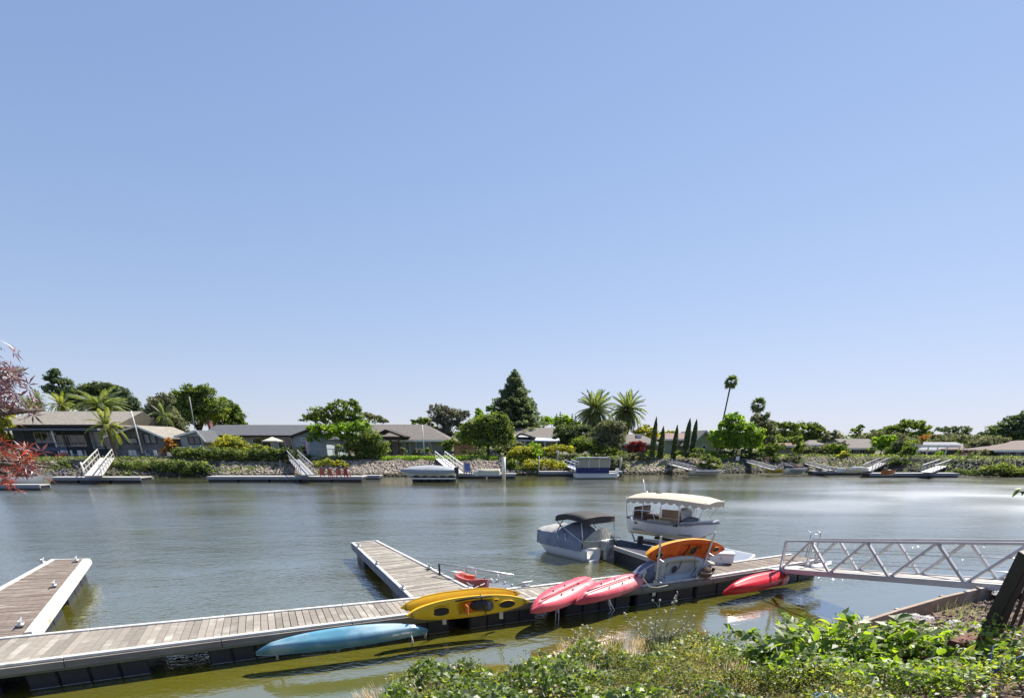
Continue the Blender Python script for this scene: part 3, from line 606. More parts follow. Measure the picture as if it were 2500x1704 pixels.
house('small stone cottage with brown roof right of the bright green tree', 95, 1893, 1930, 1088, 1077, 1900, 1934, mat('pale_stone_wall', (.36,.34,.28), (.22,.21,.17), scale=2, rough=.9, bump=.5, bscale=4), shingle('red_brown_roof', (.22,.13,.10), (.17,.10,.08)), 'hip', depth=7, oh=.5, ohx=.5)
house('low pink brown house glimpsed between bushes right of the stone cottage', 101, 1972, 2008, 1086, 1074, 1975, 2005, mat('pinkish_wall', (.38,.30,.26), (.3,.24,.21), rough=.9), h3r, 'hip', depth=7, oh=.5, ohx=.5)
H8 = house('brown roofed ranch house with dark glazed porch behind the orange kayak', 96, 2072, 2135, 1094, 1071, 2075, 2138, mat('beige_wall', (.34,.31,.27), (.28,.26,.22), scale=1.5, rough=.85), h3r, 'side', depth=8, oh=1.0, ohx=.8, wins=[(2076,1096,2092,1108,1), (2096,1096,2113,1108,1)])
H9 = house('pale grey roofed house with open white pergola frame at the right', 92, 2238, 2362, 1099, 1079, 2245, 2372, mat('grey_green_wall', (.34,.38,.38), (.28,.32,.32), scale=1.5, rough=.85), shingle('pale_grey_roof', (.30,.31,.33), (.24,.25,.27)), 'side', depth=8, oh=.8, ohx=.6,
   wins=[(2242,1101,2262,1117,1), (2280,1101,2304,1117,2), (2322,1100,2338,1110,0,GLASSL)], chim=[(2236,1078,2245,1095,BRICK)])
pg = MB(); a = Q(2236,1090,88.5); c = Q(2342,1090,88.5); pg.box(((a.x+c.x)/2, 88.5, a.z), (c.x-a.x, .14, .2)).box(((a.x+c.x)/2, 91.4, a.z), (c.x-a.x, .14, .2))
for k in range(9): pg.box((a.x+(c.x-a.x)*k/8, 90, a.z+.15), (.1, 3.6, .16))
obj('pergola', pg, WHITEW, H9)
for px_ in (2238, 2262, 2285, 2308, 2338): q = Q(px_,1108,88.5); obj('post', MB().box((q.x,88.5,(1.85+a.z)/2),(.13,.13,a.z-1.85)), WHITEW, H9)
H10 = house('blue grey house with brown hip roof cut off by the right edge', 82, 2425, 2560, 1099, 1075, 2485, 2560, mat('blue_grey_wall', (.17,.20,.27), (.13,.16,.22), scale=1.5, rough=.85), shingle('warm_brown_roof', (.20,.15,.13), (.15,.12,.10)), 'hip', depth=11, oh=1.0, ohx=.9, wins=[(2447,1101,2466,1120,1), (2478,1103,2492,1112,0,GLASSL)])

# ------------------------------------------------------------------ far trees
tree('dark cedar rising behind the palms at the far left', [(135,912,15,13),(128,930,18,14),(150,938,24,16),(140,955,34,13),(158,962,26,14),(122,950,14,9)], 135, 'blue', gz=1.9, s=2.2, dens=2.2)
tree('broad dark evergreen behind the big left palm', [(215,962,32,18),(238,950,30,16),(252,960,25,20),(265,945,12,12),(190,985,28,20),(230,985,50,22)], 128, 'dark', gz=1.9)
tree('dark rounded evergreen right of the big left palm', [(290,955,22,14),(300,975,28,22),(322,990,20,18),(338,1005,14,14),(310,1005,30,20)], 124, 'blue', gz=1.9)
tree('tall leafy green tree behind the grey green shed', [(468,958,26,16),(500,956,22,16),(440,965,20,14),(450,990,34,26),(490,985,36,28),(520,1000,30,30),(470,1020,50,26),(430,1010,25,25)], 104, 'mid', gz=1.9, dens=3)
tree('dark green domed tree right of the leafy tree behind the shed', [(540,985,24,16),(560,1000,24,18),(578,1018,20,18),(590,1032,12,14),(545,1018,36,22),(560,1040,38,14)], 108, 'mid', gz=1.9)
tree('drooping grey green tree left of the white flagpole', [(385,985,22,16),(405,975,20,15),(375,1010,22,22),(400,1005,26,26),(420,1030,26,24),(395,1040,30,24),(440,1050,18,18)], 92, 'olive', gz=1.9)
bush('yellow green shrub dome left of the beige umbrella', [(560,1078,30,16),(545,1090,26,14),(585,1090,22,14),(560,1098,40,10)], 80, 'yellow', gz=1.85)
bush('yellow flowering shrub under the beige umbrella', [(625,1092,16,8),(645,1096,16,8),(610,1098,14,8)], 78.5, 'yellow', gz=1.8)
bush('orange and green garden plants beside the shed', [(412,1080,9,12),(424,1090,12,14),(408,1100,14,12)], 78, 'autumn', gz=1.8)
tree('airy layered green tree with forked pale trunk left of the porch house', [(845,988,26,14),(868,998,14,14),(815,1000,18,16),(778,1010,24,16),(752,1022,18,12),(800,1025,30,16),(845,1018,36,18),(870,1030,25,14)], 82, 'mid', base=852, gz=1.6, dens=2.2, bark=PALEBARK)
tree('spreading bright green tree over the timber deck', [(770,1045,22,10),(800,1048,36,14),(840,1048,38,16),(880,1045,26,16),(775,1065,26,10),(815,1066,30,10),(850,1066,26,10),(765,1074,16,6)], 80, 'bright', base=853, gz=1.4, dens=2.8, bark=PALEBARK)
bush('dense rounded green shrub tree beside the rock slope', [(880,1080,26,18),(905,1070,26,20),(862,1090,18,18),(925,1092,22,26),(900,1105,32,24),(885,1120,26,14),(912,1125,20,12)], 79, 'mid', gz=.9, name='shrub_tree', cat='tree')
tree('distant pale green treetop behind the porch house roof', [(893,1016,16,10),(915,1022,18,12),(935,1030,14,8)], 112, 'olive', gz=1.9)
tree('small dark treetop at the end of the brown hip roof', [(1018,1032,18,8),(1035,1028,16,10),(1045,1042,14,12),(1060,1050,16,10)], 100, 'mid', gz=1.9)
tree('open grey green twiggy tree left of the redwood', [(1068,1000,22,14),(1085,1010,26,18),(1115,1015,22,16),(1135,1012,16,12),(1072,1030,24,20),(1105,1038,28,20),(1080,1055,26,16)], 97, 'grey', gz=1.9, dens=1.8)
tree('round olive green tree in front of the redwood', [(1190,1030,30,20),(1222,1022,18,14),(1225,1045,26,24),(1185,1055,34,22),(1150,1045,24,18),(1238,1070,18,22),(1145,1065,24,20),(1195,1080,44,20)], 83, 'mid', base=1190, gz=1.9, dens=3)
tree('small bright treetop left of the redwood', [(1170,1008,12,10),(1175,1022,15,12),(1200,1000,12,10),(1208,1015,14,12)], 99, 'bright', gz=1.9, s=2)
conifer('tall dark redwood standing in the middle of the far bank', 1257, 903, 1056, 84, 100, 'redw', levels=24, s=2.0, dens=1.0, wob=.25, droop=.2)
tree('green trees behind the patio cover house', [(1320,1035,20,12),(1345,1030,22,14),(1380,1030,22,16),(1400,1045,25,16),(1300,1045,16,10)], 108, 'bright', gz=1.9)
for i, (xx, yt) in enumerate(((1359,1012),(1368,1007),(1377,1016),(1397,1012),(1405,1016))):
    conifer('pointed dark conifer top behind the bushes, number %s from the left of five' % ('first','second','third','fourth','fifth')[i], xx, yt, 1075, 13, 101+i*.8, 'dark', levels=12, s=1.8, dens=.5, name='pointed_conifer')
tree('dark dense shrub tree left of the big palms', [(1375,1060,24,20),(1400,1060,24,20),(1425,1055,20,16),(1395,1085,34,18),(1430,1085,20,20)], 88, 'dark', gz=1.9)
palm('large date palm, left of the pair in the middle', 1453, 1003, 56, 97, up=66, n=84, droop=(.42,.75), wl=.17, lo=-62, tr=.42)
palm('large date palm, right of the pair in the middle', 1532, 1003, 51, 101, up=66, base=(1526,1100), n=80, droop=(.42,.75), wl=.17, lo=-60, tr=.42)
tree('rounded grey olive tree below the big palms', [(1490,1040,28,14),(1510,1052,22,20),(1475,1055,26,18),(1495,1070,32,24),(1455,1075,30,18),(1470,1092,36,16)], 86, 'olive', base=1480, gz=1.9, dens=3)
bush('dark green shrub mass under the olive tree', [(1420,1085,26,18),(1445,1095,28,18),(1480,1100,30,14),(1405,1100,22,12)], 84.5, 'mid', gz=1.85)
tree('pale yellow green tree between the palms and the cypresses', [(1575,1050,18,12),(1560,1060,18,12),(1590,1060,16,14),(1570,1075,22,12)], 100, 'yellow', gz=1.9, s=2)
tree('low green trees behind the cypress row', [(1610,1062,16,8),(1640,1058,16,8),(1650,1085,18,12),(1625,1085,20,12)], 104, 'yellow', gz=1.9, s=2)
for xb, yb, xt, yt, wpx, lb in ((1590,1125,1603,1018,7.5,'tallest cypress, first from the left in the row above the rocks'),(1611,1125,1620,1041,8,'blunt topped cypress, second from the left in the row'),(1643,1122,1654,1038,7,'middle cypress of the row, third from the left'),(1673,1100,1685,1022,7.5,'fourth cypress in the row, in front of the pinkish roof'),(1690,1101,1701,1024,7,'rightmost cypress, against the sage green gable')):
    cypress('slim dark '+lb, xb, yb, xt, yt, wpx, 84)
fan_palm('very tall thin fan palm leaning right above the bright green tree', 1785, 934, 17, 112, (1758,1040), n=40)
fan_palm('shorter stout fan palm right of the very tall thin one', 1851, 990, 20, 108, (1843,1040), n=40, tr=.3)
tree('large bright green rounded tree by the water right of centre', [(1795,1022,24,12),(1768,1040,20,14),(1795,1045,26,16),(1825,1045,20,14),(1755,1065,22,18),(1790,1068,30,18),(1830,1068,26,18),(1850,1062,16,16),(1765,1085,26,14),(1810,1088,36,14),(1845,1085,18,14)], 88, 'bright', base=1830, gz=1.5, dens=3.2, s=2.8, clump=.36)
tree('grey green tree behind the large bright green tree', [(1850,1022,16,12),(1868,1020,14,12),(1862,1040,24,16),(1880,1055,16,20),(1872,1080,20,18)], 94, 'olive', gz=1.9)
tree('windblown dark tree right of the grey green tree', [(1895,1040,14,10),(1915,1040,20,12),(1930,1045,18,12),(1910,1062,24,16),(1935,1068,20,14)], 104, 'mid', gz=1.9, clump=.32)
tree('wide windblown dark tree above the stone cottage', [(1960,1042,22,12),(1980,1045,20,12),(2000,1052,16,12),(1965,1065,26,16),(1990,1072,26,16),(1945,1060,15,15)], 107, 'mid', gz=1.9, clump=.32)
tree('low dark tree left of the brown ranch roof', [(2030,1062,16,10),(2045,1072,18,10),(2015,1080,20,12)], 103, 'olive', gz=1.9, clump=.32)
tree('narrow dark green shrub tree beside the stone cottage', [(1948,1078,11,12),(1950,1095,14,14)], 91, 'mid', gz=1.8)
bush('spreading green bush below the bright tree', [(1880,1095,24,12),(1900,1092,16,10),(1865,1108,22,12),(1885,1112,16,10)], 89, 'mid', gz=1.4)
bush('cream flowering bushes left of the ranch house', [(2010,1095,16,9),(2035,1090,20,10),(2055,1085,14,8),(2040,1105,22,10)], 96, 'grey', gz=1.8)
tree('small dark tree standing alone above the ranch house roof', [(2088,1052,12,8),(2100,1046,9,9),(2092,1064,15,8)], 125, 'mid', gz=1.9, s=1.8)
tree('broad dark windblown tree behind the ranch house', [(2150,1058,24,10),(2180,1048,24,12),(2215,1038,22,14),(2240,1040,18,14),(2262,1052,14,12),(2195,1065,34,14),(2240,1068,28,16),(2130,1068,15,8)], 112, 'mid', gz=1.9, clump=.32, dens=2.8)
tree('rusty orange tree behind the pale grey roof', [(2268,1070,20,9),(2285,1073,16,7),(2250,1072,12,8)], 110, 'autumn', gz=1.9, s=1.8)
tree('open dark tree behind the pale grey roof', [(2300,1050,16,10),(2325,1050,16,10),(2355,1048,16,9),(2340,1062,26,10),(2310,1066,20,8)], 118, 'blue', gz=1.9, s=1.9, dens=1.9)
tree('big dark evergreen at the right edge of the far bank', [(2440,1048,26,12),(2470,1032,26,14),(2500,1020,24,14),(2530,1015,30,20),(2460,1060,36,16),(2410,1062,24,10),(2500,1050,40,20),(2540,1060,40,25)], 108, 'blue', gz=1.9, dens=2.8)
tree('bright green rounded tree beside the ranch house', [(2150,1075,20,12),(2170,1070,16,11),(2140,1090,16,12),(2165,1088,20,12)], 93, 'bright', gz=1.9)
tree('grey leaved small tree between two green ones', [(2192,1086,14,10),(2204,1090,12,10),(2188,1100,12,10)], 90, 'grey', gz=1.9)
tree('compact round green tree on a short trunk above the orange kayak', [(2215,1105,18,13),(2225,1098,13,10),(2205,1115,14,10),(2222,1118,16,10)], 86, 'mid', base=2212, gz=1.2)
bush('pale feathery shrub left of the blue grey house', [(2400,1080,26,11),(2430,1075,22,11),(2380,1090,22,10),(2420,1092,30,9),(2450,1080,14,8)], 88, 'olive', gz=1.8)
bush('dark purple shaded shrub above the right waterline', [(2345,1122,22,14),(2370,1112,22,12),(2395,1120,24,18),(2355,1138,28,12),(2390,1140,30,12)], 84, 'purple', gz=.8)
bush('pale tipped shrub in front of the blue grey house', [(2395,1106,18,9),(2415,1115,16,12),(2420,1130,16,12)], 82, 'olive', gz=1.4)
bush('small green bush in front of the pergola', [(2296,1108,12,7),(2340,1106,12,6)], 87, 'bright', gz=1.8)
bush('trimmed light green hedge by the right edge', [(2420,1142,24,8),(2450,1140,24,9),(2480,1150,26,8),(2510,1148,20,9),(2430,1152,24,7),(2465,1156,30,7)], 73, 'hedge', gz=.4)
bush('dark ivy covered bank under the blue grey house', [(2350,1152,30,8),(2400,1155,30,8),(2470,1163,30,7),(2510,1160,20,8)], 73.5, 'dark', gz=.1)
# left hand side plants
palm('yellow green palm crown behind the middle of the tile roof', 150, 990, 38, 100, n=34, leaf='palmy', droop=(.4,.9), tr=.3, up=60)
palm('big spreading palm behind the right part of the tile roof', 247, 995, 68, 98, n=60, leaf='palm', droop=(.45,.7), tr=.4, wl=.16, up=42, lo=-30)
palm('dark palm crown behind the left end of the tile roof', 82, 1010, 42, 96, n=34, leaf='palm', droop=(.3,1.0), tr=.3)
palm('distant small palm behind the red leaves', 92, 975, 22, 108, n=26, leaf='palm', droop=(.2,.9), tr=.25)
palm('slender garden palm with pale trunk in front of the dark house', 262, 1042, 50, 75.5, base=(284,1122), gz=1.5, n=20, leaf='palmy', droop=(.35,1.15), tr=.19, leaflets=26, wl=.2, up=80, lo=-30)
palm('feathery queen palm left of the shed', 400, 1015, 34, 88, n=16, leaf='palm', droop=(.3,1.1), tr=.15, wl=.22)
bush('bright green shrub at the far left edge', [(5,1010,22,20),(8,1035,20,18),(-5,1060,26,22)], 80, 'yellow', gz=1.8)
tree('dark shaded trees behind the far left edge', [(-10,1065,30,20),(15,1085,24,14),(-30,1020,40,40)], 84, 'dark', gz=1.9)
def hedge(label, pts_, Y, leaf, gz, s=2.0, dens=3.0, rx=19):
    bl = []
    for (x0, y0, h0), (x1, y1, h1) in zip(pts_[:-1], pts_[1:]):
        k = max(1, int(abs(x1-x0)/(rx*1.1)))
        for i in range(k):
            f = i/k; bl.append((x0+(x1-x0)*f, y0+(y1-y0)*f+R.uniform(-1,1), rx, (h0+(h1-h0)*f)*R.uniform(.95,1.08)))
    return bush(label, bl, Y, leaf, gz, s, dens, 'hedge', 'hedge')
hedge('light green ivy hedge left of the white gangway', [(40,1146,22),(160,1146,22),(192,1147,20)], 71.2, 'hedge', -.2)
hedge('long ivy hedge over the bank right of the white gangway', [(285,1146,20),(330,1146,20),(430,1144,20),(520,1145,17)], 72.6, 'hedge', -.2)
hedge('tall trimmed hedge below the cream house', [(440,1108,14),(520,1110,17),(600,1112,17),(715,1113,15)], 76.5, 'hedge', .9)
bush('rounded dark hedge end beside the grey gangway', [(700,1108,16,14),(718,1112,12,12),(690,1118,16,10)], 76, 'dark', gz=.9)
bush('yellow green bank plants beside the red chairs', [(775,1133,14,9),(800,1130,18,10),(830,1132,14,9),(845,1140,12,8),(765,1142,12,7)], 75.5, 'yellow', gz=.6)
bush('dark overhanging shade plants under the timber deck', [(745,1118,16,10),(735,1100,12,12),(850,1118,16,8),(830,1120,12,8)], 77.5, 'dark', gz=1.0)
bush('rose bush with pale blooms by the flagpole', [(1022,1104,12,9),(1012,1110,10,6),(1050,1112,10,6)], 83, 'grey', gz=1.95, s=1.6)
bush('dark clipped shrub against the grey house wall', [(1095,1088,16,13),(1105,1080,12,10),(1090,1098,14,9)], 85, 'mid', gz=1.95)
bush('small clipped shrub under the blue blind window', [(1042,1100,14,6)], 86, 'mid', gz=1.95, s=1.6)
bush('pale green bush at the porch corner', [(985,1100,9,9),(980,1108,8,6)], 84, 'olive', gz=1.95, s=1.6)
bush('small dark bushes under the orange fence', [(1132,1103,9,6),(1155,1106,10,6),(1175,1108,14,8)], 87, 'dark', gz=1.95, s=1.6)
for lb, bl, Y, lf in (('yellow green bank bush right of the white piling', [(1265,1105,22,14),(1285,1100,20,12),(1250,1118,16,14),(1275,1125,22,14)], 80, 'yellow'),
    ('tall bright bush below the patio cover', [(1300,1095,16,14),(1310,1108,20,14),(1295,1115,18,14)], 81.5, 'bright'),
    ('light green bush row in front of the patio cover house', [(1335,1100,18,10),(1360,1095,22,9),(1385,1097,18,9),(1345,1115,20,12)], 82.5, 'yellow'),
    ('low yellow green bush hanging over the water left of the blue boat', [(1300,1135,22,13),(1330,1132,22,13),(1360,1138,20,12),(1375,1142,14,10),(1290,1148,20,9)], 77.5, 'yellow'),
    ('dark green bush under the tall bright bush', [(1250,1135,18,14),(1262,1146,20,10),(1240,1148,14,10)], 77.6, 'mid'),
    ('grey green bush behind the blue pontoon boat', [(1380,1118,16,9),(1400,1115,18,10),(1430,1118,18,10)], 80.5, 'olive'),
    ('bright green bush directly behind the blue canopy', [(1415,1122,14,9),(1435,1122,12,8)], 79.5, 'bright'),
    ('pale bank bush right of the blue pontoon boat', [(1475,1125,20,12),(1500,1128,18,12),(1490,1142,22,12),(1515,1138,16,12)], 79.5, 'olive'),
    ('pale bush row along the top of the rocks left of the cypresses', [(1530,1115,18,8),(1555,1112,18,8),(1575,1118,16,8)], 82.5, 'olive'),
    ('ivy spilling over the rocks right of the cypresses', [(1700,1112,16,8),(1725,1120,20,9),(1745,1128,18,9),(1715,1138,22,9),(1740,1148,18,7)], 82, 'hedge'),
    ('green shrubs at the foot of the two tallest cypresses', [(1660,1108,18,8),(1700,1100,16,8),(1685,1112,18,7)], 83.5, 'mid'),
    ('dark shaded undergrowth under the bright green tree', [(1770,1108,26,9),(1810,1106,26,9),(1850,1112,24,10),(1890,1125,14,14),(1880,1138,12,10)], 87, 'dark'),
    ('weedy green bank bush below the stone cottage', [(1920,1122,18,9),(1945,1120,16,8),(1930,1132,18,8),(1905,1142,12,8)], 88.5, 'olive'),
    ('yellow green bush above the moored white skiff', [(2060,1112,16,10),(2075,1125,18,11),(2050,1135,16,10),(2085,1138,18,8)], 89.5, 'yellow'),
    ('low green bush below the compact round tree', [(2180,1135,16,8),(2200,1138,14,8)], 86, 'bright'),
    ('dry yellow grass bank under the pergola', [(2250,1132,20,7),(2285,1128,24,6),(2310,1126,20,5)], 85.5, 'yellow')):
    bush(lb, bl, Y, lf, gz=.7)
bush('red flowering creeper on the small cottage', [(1548,1082,14,8),(1565,1085,12,9),(1540,1092,10,8),(1558,1098,16,8)], 89.5, 'red', gz=1.85, s=1.7)
for lb, bl, Y, lf in (('dark green shrubbery in front of the low pink brown house', [(1960,1100,18,12),(1985,1098,18,11),(2010,1103,18,12)], 94, 'olive'),
    ('dense green shrubbery left of the ranch house', [(2035,1095,20,14),(2055,1102,16,12),(2025,1108,18,10)], 93, 'mid'),
    ('mid green shrub mass behind the large bright green tree', [(1890,1078,18,16),(1915,1085,18,16),(1940,1078,16,14),(1900,1100,18,12)], 98, 'mid'),
    ('green shrubbery between the ranch house and the pergola house', [(2195,1095,20,16),(2225,1090,18,16),(2175,1105,20,12),(2235,1110,16,10)], 90, 'mid'),
    ('mixed tall bushes behind the ranch house roof', [(2110,1072,20,14),(2140,1070,22,16),(2185,1075,24,16),(2225,1078,20,14)], 104, 'olive'),
    ('olive bushes behind the pergola house roof', [(2290,1074,24,12),(2330,1072,24,12),(2370,1074,22,12),(2400,1076,18,12)], 106, 'olive'),
    ('dark shrub cover on the slope right of the weathered ramp', [(2195,1128,20,10),(2225,1134,22,10),(2255,1142,16,8),(2180,1142,18,8)], 84, 'dark'),
    ('tall dark shrubs over the waterline left of the blue grey house', [(2330,1135,22,12),(2360,1128,26,18),(2400,1135,28,18),(2440,1142,24,14),(2375,1148,30,12)], 80, 'dark'),
    ('green shrubs in the gap right of the round olive tree', [(1245,1100,16,12),(1262,1092,16,12),(1240,1115,14,12)], 86, 'olive'),
    ('dark shrubs around the small cottage', [(1500,1108,18,10),(1530,1112,18,8),(1590,1108,16,10),(1610,1112,14,8)], 87, 'mid'),
    ('dark hedge behind the right end of the timber deck', [(800,1095,18,14),(825,1098,18,14),(855,1098,18,14)], 87, 'mid'),
    ('low shrubs between the round olive tree and the orange fence', [(1180,1100,18,10),(1205,1104,18,10),(1225,1100,14,10)], 89, 'dark'),
    ('grass green shrubs along the bank below the sage gable', [(1755,1118,18,9),(1735,1108,16,10),(1775,1122,14,8)], 86, 'bright')):
    bush(lb, bl, Y, lf, gz=1.2)
# low weeds and grass over the whole far bank
n = 42000; xx = rng.uniform(-75, 80, n); sh = np.interp(xx, SHX, SHY); d_ = .3+11*rng.random(n)**1.5; keep = (np.sin(xx*.9)+np.sin(xx*.37+2)+np.sin(d_*1.9+xx*.5)*.8+rng.normal(size=n)*.5 > -.35)|(d_ > 3.6)
keep &= ~((xx > -22) & (xx < 0) & (d_ < 4.2)); xx, sh, d_ = xx[keep], sh[keep], d_[keep]; zz = np.interp(d_, [-8,-2,0,3,4.2,300], [-2.5,-1,0,1.15,1.85,1.85])+.05+.25*rng.random(len(d_))
gx = [(Q(a_,1150,74).x, Q(b_,1150,74).x) for a_, b_ in ((195,282),(700,765),(1065,1125),(1380,1425))]
for g0, g1 in gx:
    kk = ~((xx > g0) & (xx < g1) & (d_ < 7)); xx, sh, d_, zz = xx[kk], sh[kk], d_[kk], zz[kk]
cl = np.searchsorted([.5,.62], rng.random(len(xx)))
for k, (lf, nm) in enumerate((('olive','olive grey weeds scattered over the far river bank'),('bright','fresh green grass tufts scattered over the far river bank'),('mid','green creeping plants scattered over the far river bank'))):
    mk = cl == k; m_ = int(mk.sum()); o = quads('bank_weeds', np.stack([xx, sh+d_, zz], 1)[mk], rng.normal(size=(m_,3))*.6+np.array([0,-.4,.6]), .09+.11*rng.random(m_), LM[lf], None, .5); lab(o, nm, 'weeds', None, 'stuff')
# distant woods behind everything
bl = [(x, 1082+R.uniform(-7,6), 26, R.uniform(16,26)) for x in range(-60, 2600, 34)]
Bq = blobs_px(bl, 150); Pn, Nn, Tn = blob_leaves(Bq, 3.2*mpp(150), 2.2)
o = quads('distant_woods', Pn, Nn, 3.2*mpp(150), LM['mid'], None, tint=Tn); lab(o, 'distant green tree line behind the houses', 'woods', None, 'stuff')

# ------------------------------------------------------------------ far docks, gangways, poles, boats
DECKG = mat('pale_far_deck', (.44,.43,.42), (.34,.33,.33), scale=2, rough=.85)
FASB = mat('blue_grey_fascia', (.30,.32,.38), (.22,.24,.30), scale=2, rough=.8)
def fdock(label, x0, x1, yw, wid=1.8, deck=DECKG, z=.45, gap=()):
    a = P(x0, yw, 0); c = P(x1, yw, 0); d = (c-a).normalized(); nn = Vector((-d.y, d.x, 0)); L_ = (c-a).length
    rt = thing('floating_dock', label, 'dock', (a+c)/2); m_ = (a+c)/2+nn*wid/2; ang = math.atan2(d.y, d.x)
    obj('deck', MB().box((m_.x, m_.y, z-.05), (L_, wid, .1), ang), deck, rt)
    obj('fascia', MB().box(((a+c)/2+nn*.0+Vector((0,0,z-.2))), (L_-.02, .08, .2), ang).box(((a+c)/2+nn*wid+Vector((0,0,z-.2))), (L_-.02, .08, .2), ang), FASB, rt)
    fl = MB(); k = max(2, int(L_/3))
    for i in range(k): q = a+d*L_*(i+.5)/k+nn*wid/2; fl.box((q.x, q.y, .05), (L_/k*.93, wid*.9, .44), ang)
    obj('float', fl, FLOAT, rt); return rt
def fgang(label, p0, z0, p1, z1, wid=1.1, mt=ALU, rail=.95, bal=6, Y0=None, Y1=None):
    a = Q(p0[0], p0[1], Y0) if Y0 else P(p0[0], p0[1], z0); c = Q(p1[0], p1[1], Y1) if Y1 else P(p1[0], p1[1], z1)
    rt = thing('gangway', label, 'gangway', a); d = (c-a).normalized(); s = Vector((0,0,1)).cross(d).normalized()*wid/2
    obj('walkway', MB().beam(a, c, wid, .1), mt, rt)
    for sd in (-1, 1):
        m = MB(); o = s*sd; up = Vector((0,0,rail)); m.beam(a+o+up, c+o+up, .09, .09).beam(a+o+up*.5, c+o+up*.5, .05, .05)
        for k in range(bal+1): q = a+(c-a)*k/bal+o; m.beam(q, q+up, .06, .06, up=(0,1,0))
        obj('railing', m, mt, rt)
    return rt
def pole(label, x, yb, yt, Y, r, mt, name='mooring_pile', cat='piling', xt=None, zb=None):
    a = Q(x, yb, Y); c = Q(xt if xt else x, yt, Y); a.z = zb if zb is not None else a.z
    t_ = Vector((a.x+(c.x-a.x)*(0 if xt is None else 1), Y, c.z)); t_.x = a.x if xt is None else c.x
    return lab(obj(name, MB().tube([a, t_], [r, r*.9], 10), mt, smooth=True), label, cat)
fdock('long low white edged dock at the foot of the white gangway, far left', 112, 346, 1176, 2.0)
fgang('white gangway rising from the far left dock to the dark house', (228,1162), 0, (262,1118), 0, 1.5, mat('greyed_white_ramp', (.5,.49,.47), (.4,.39,.37), scale=3, rough=.7), 1.0, 6, 59, 73.5)
pole('slanting white post left of the white gangway', 210, 1163, 1128, 60, .10, WHITEW, 'post', 'post', 196)
fdock('long grey dock with red chairs on it, left of centre', 505, 885, 1174, 2.2)
fdock('short low extension float at the right end of the long grey dock', 884, 928, 1167, 1.5, z=.3)
fgang('steep weathered grey gangway behind the red chairs', (752,1160), 0, (716,1120), 0, 1.3, mat('grey_gangway_wood', (.36,.36,.36), (.27,.27,.28), scale=3, rough=.8), 1.0, 7, 60.5, 76.5)
fdock('narrow dock with white rowing boat and blue box, below the lawn', 1115, 1260, 1166, 1.6)
fgang('white gangway with tangled rails beside the covered boat', (1118,1156), 0, (1075,1120), 0, 1.3, WHITEW, .9, 6, 65, 78.5)
fdock('dock of the blue pontoon boat, centre', 1316, 1520, 1160, 1.6)
fgang('pale blue ramp behind the blue pontoon boat', (1420,1150), 0, (1385,1136), 0, 1.0, mat('pale_blue_ramp', (.50,.56,.66), (.42,.48,.58), rough=.6), .7, 4, 69.5, 79.5)
fgang('thin pale ramp reaching down to the small open boat', (1690,1148), 0, (1636,1133), 0, .8, DECKG, .4, 4, 69, 82)
fgang('thin pale plank ramp above the yellow boat', (1890,1147), 0, (1822,1127), 0, .7, DECKG, .3, 4, 74, 86)
fgang('long pale plank ramp above the grey float', (2030,1149), 0, (1968,1132), 0, .7, DECKG, .3, 4, 72.5, 88)
fdock('grey float with white skiff and white box right of the striped boat', 1984, 2122, 1157, 1.6, z=.38)
fdock('pale dock under the grey gangway at the right of the far bank', 2122, 2342, 1163, 1.8, z=.38)
fgang('grey gangway with handrails right of the orange kayak', (2262,1153), 0, (2312,1134), 0, 1.2, ALU, .8, 6, 69, 83)
fgang('weathered ramp with handrail left of the orange kayak', (2115,1150), 0, (2160,1128), 0, 1.1, DECKG, .7, 6, 72, 88)
pole('thick white mooring pile right of the narrow dock', 1230, 1158, 1116, 66.2, .22, WHITEW, zb=-.5)
pole('thin leaning pile in front of the trimmed hedge', 687, 1160, 1122, 75, .08, DECKG, xt=683)
pole('tall thin pole at the left end of the blue boat dock', 1315, 1166, 1112, 75, .07, DECKG, 'pole', 'pole', zb=-.5)
pole('grey pile right of the blue pontoon boat', 1513, 1154, 1115, 78.5, .13, DECKG, zb=-.5)
pole('grey pile behind the bushes at the left of the blue boat dock', 1361, 1125, 1100, 79, .12, DECKG, 'pole', 'pole')
pole('thin post below the middle cypress', 1637, 1150, 1120, 80, .08, DECKG, 'post', 'post')
pole('leaning white flagpole in front of the gabled wing', 348, 1106, 1003, 76, .07, WHITEW, 'flagpole', 'flagpole', 320)
pole('tall pale flagpole rising from the garden shed', 476, 1048, 968, 84, .07, DECKG, 'flagpole', 'flagpole', 462)
FP = pole('white flagpole in front of the grey house on the lawn', 1036, 1108, 1038, 83, .07, WHITEW, 'flagpole', 'flagpole', 1031)
# folded flag near the deck
lab(obj('flag', MB().tube([Q(754,1100,76.8), Q(752,1078,76.8)], .04).ball(Q(750,1094,76.8), .35, 8, 6, (.5,.3,2.2)), mat('furled_flag', (.45,.42,.48), (.3,.12,.15), scale=4, rough=.8)), 'furled striped flag on a pole at the corner of the timber deck', 'flag')
# patio umbrella
U = thing('patio_umbrella', 'open beige patio umbrella in front of the cream house', 'umbrella', Q(668,1110,81)); c = Q(664,1066,81); r = 26*mpp(81)
um = MB(); o_ = [(c.x+r*math.cos(k*math.pi/4), 81+r*math.sin(k*math.pi/4), c.z-.5) for k in range(8)]
um.add([tuple(c)]+o_+[(p[0], p[1], p[2]-.12) for p in o_], [(0, 1+k, 1+(k+1) % 8) for k in range(8)]+[(1+k, 9+k, 9+(k+1) % 8, 1+(k+1) % 8) for k in range(8)])
obj('canopy', um, mat('beige_canvas', (.58,.54,.45), (.5,.46,.38), scale=2, rough=.9), U); obj('pole', MB().tube([(c.x,81,1.85), tuple(c)], .04), WHITEW, U)
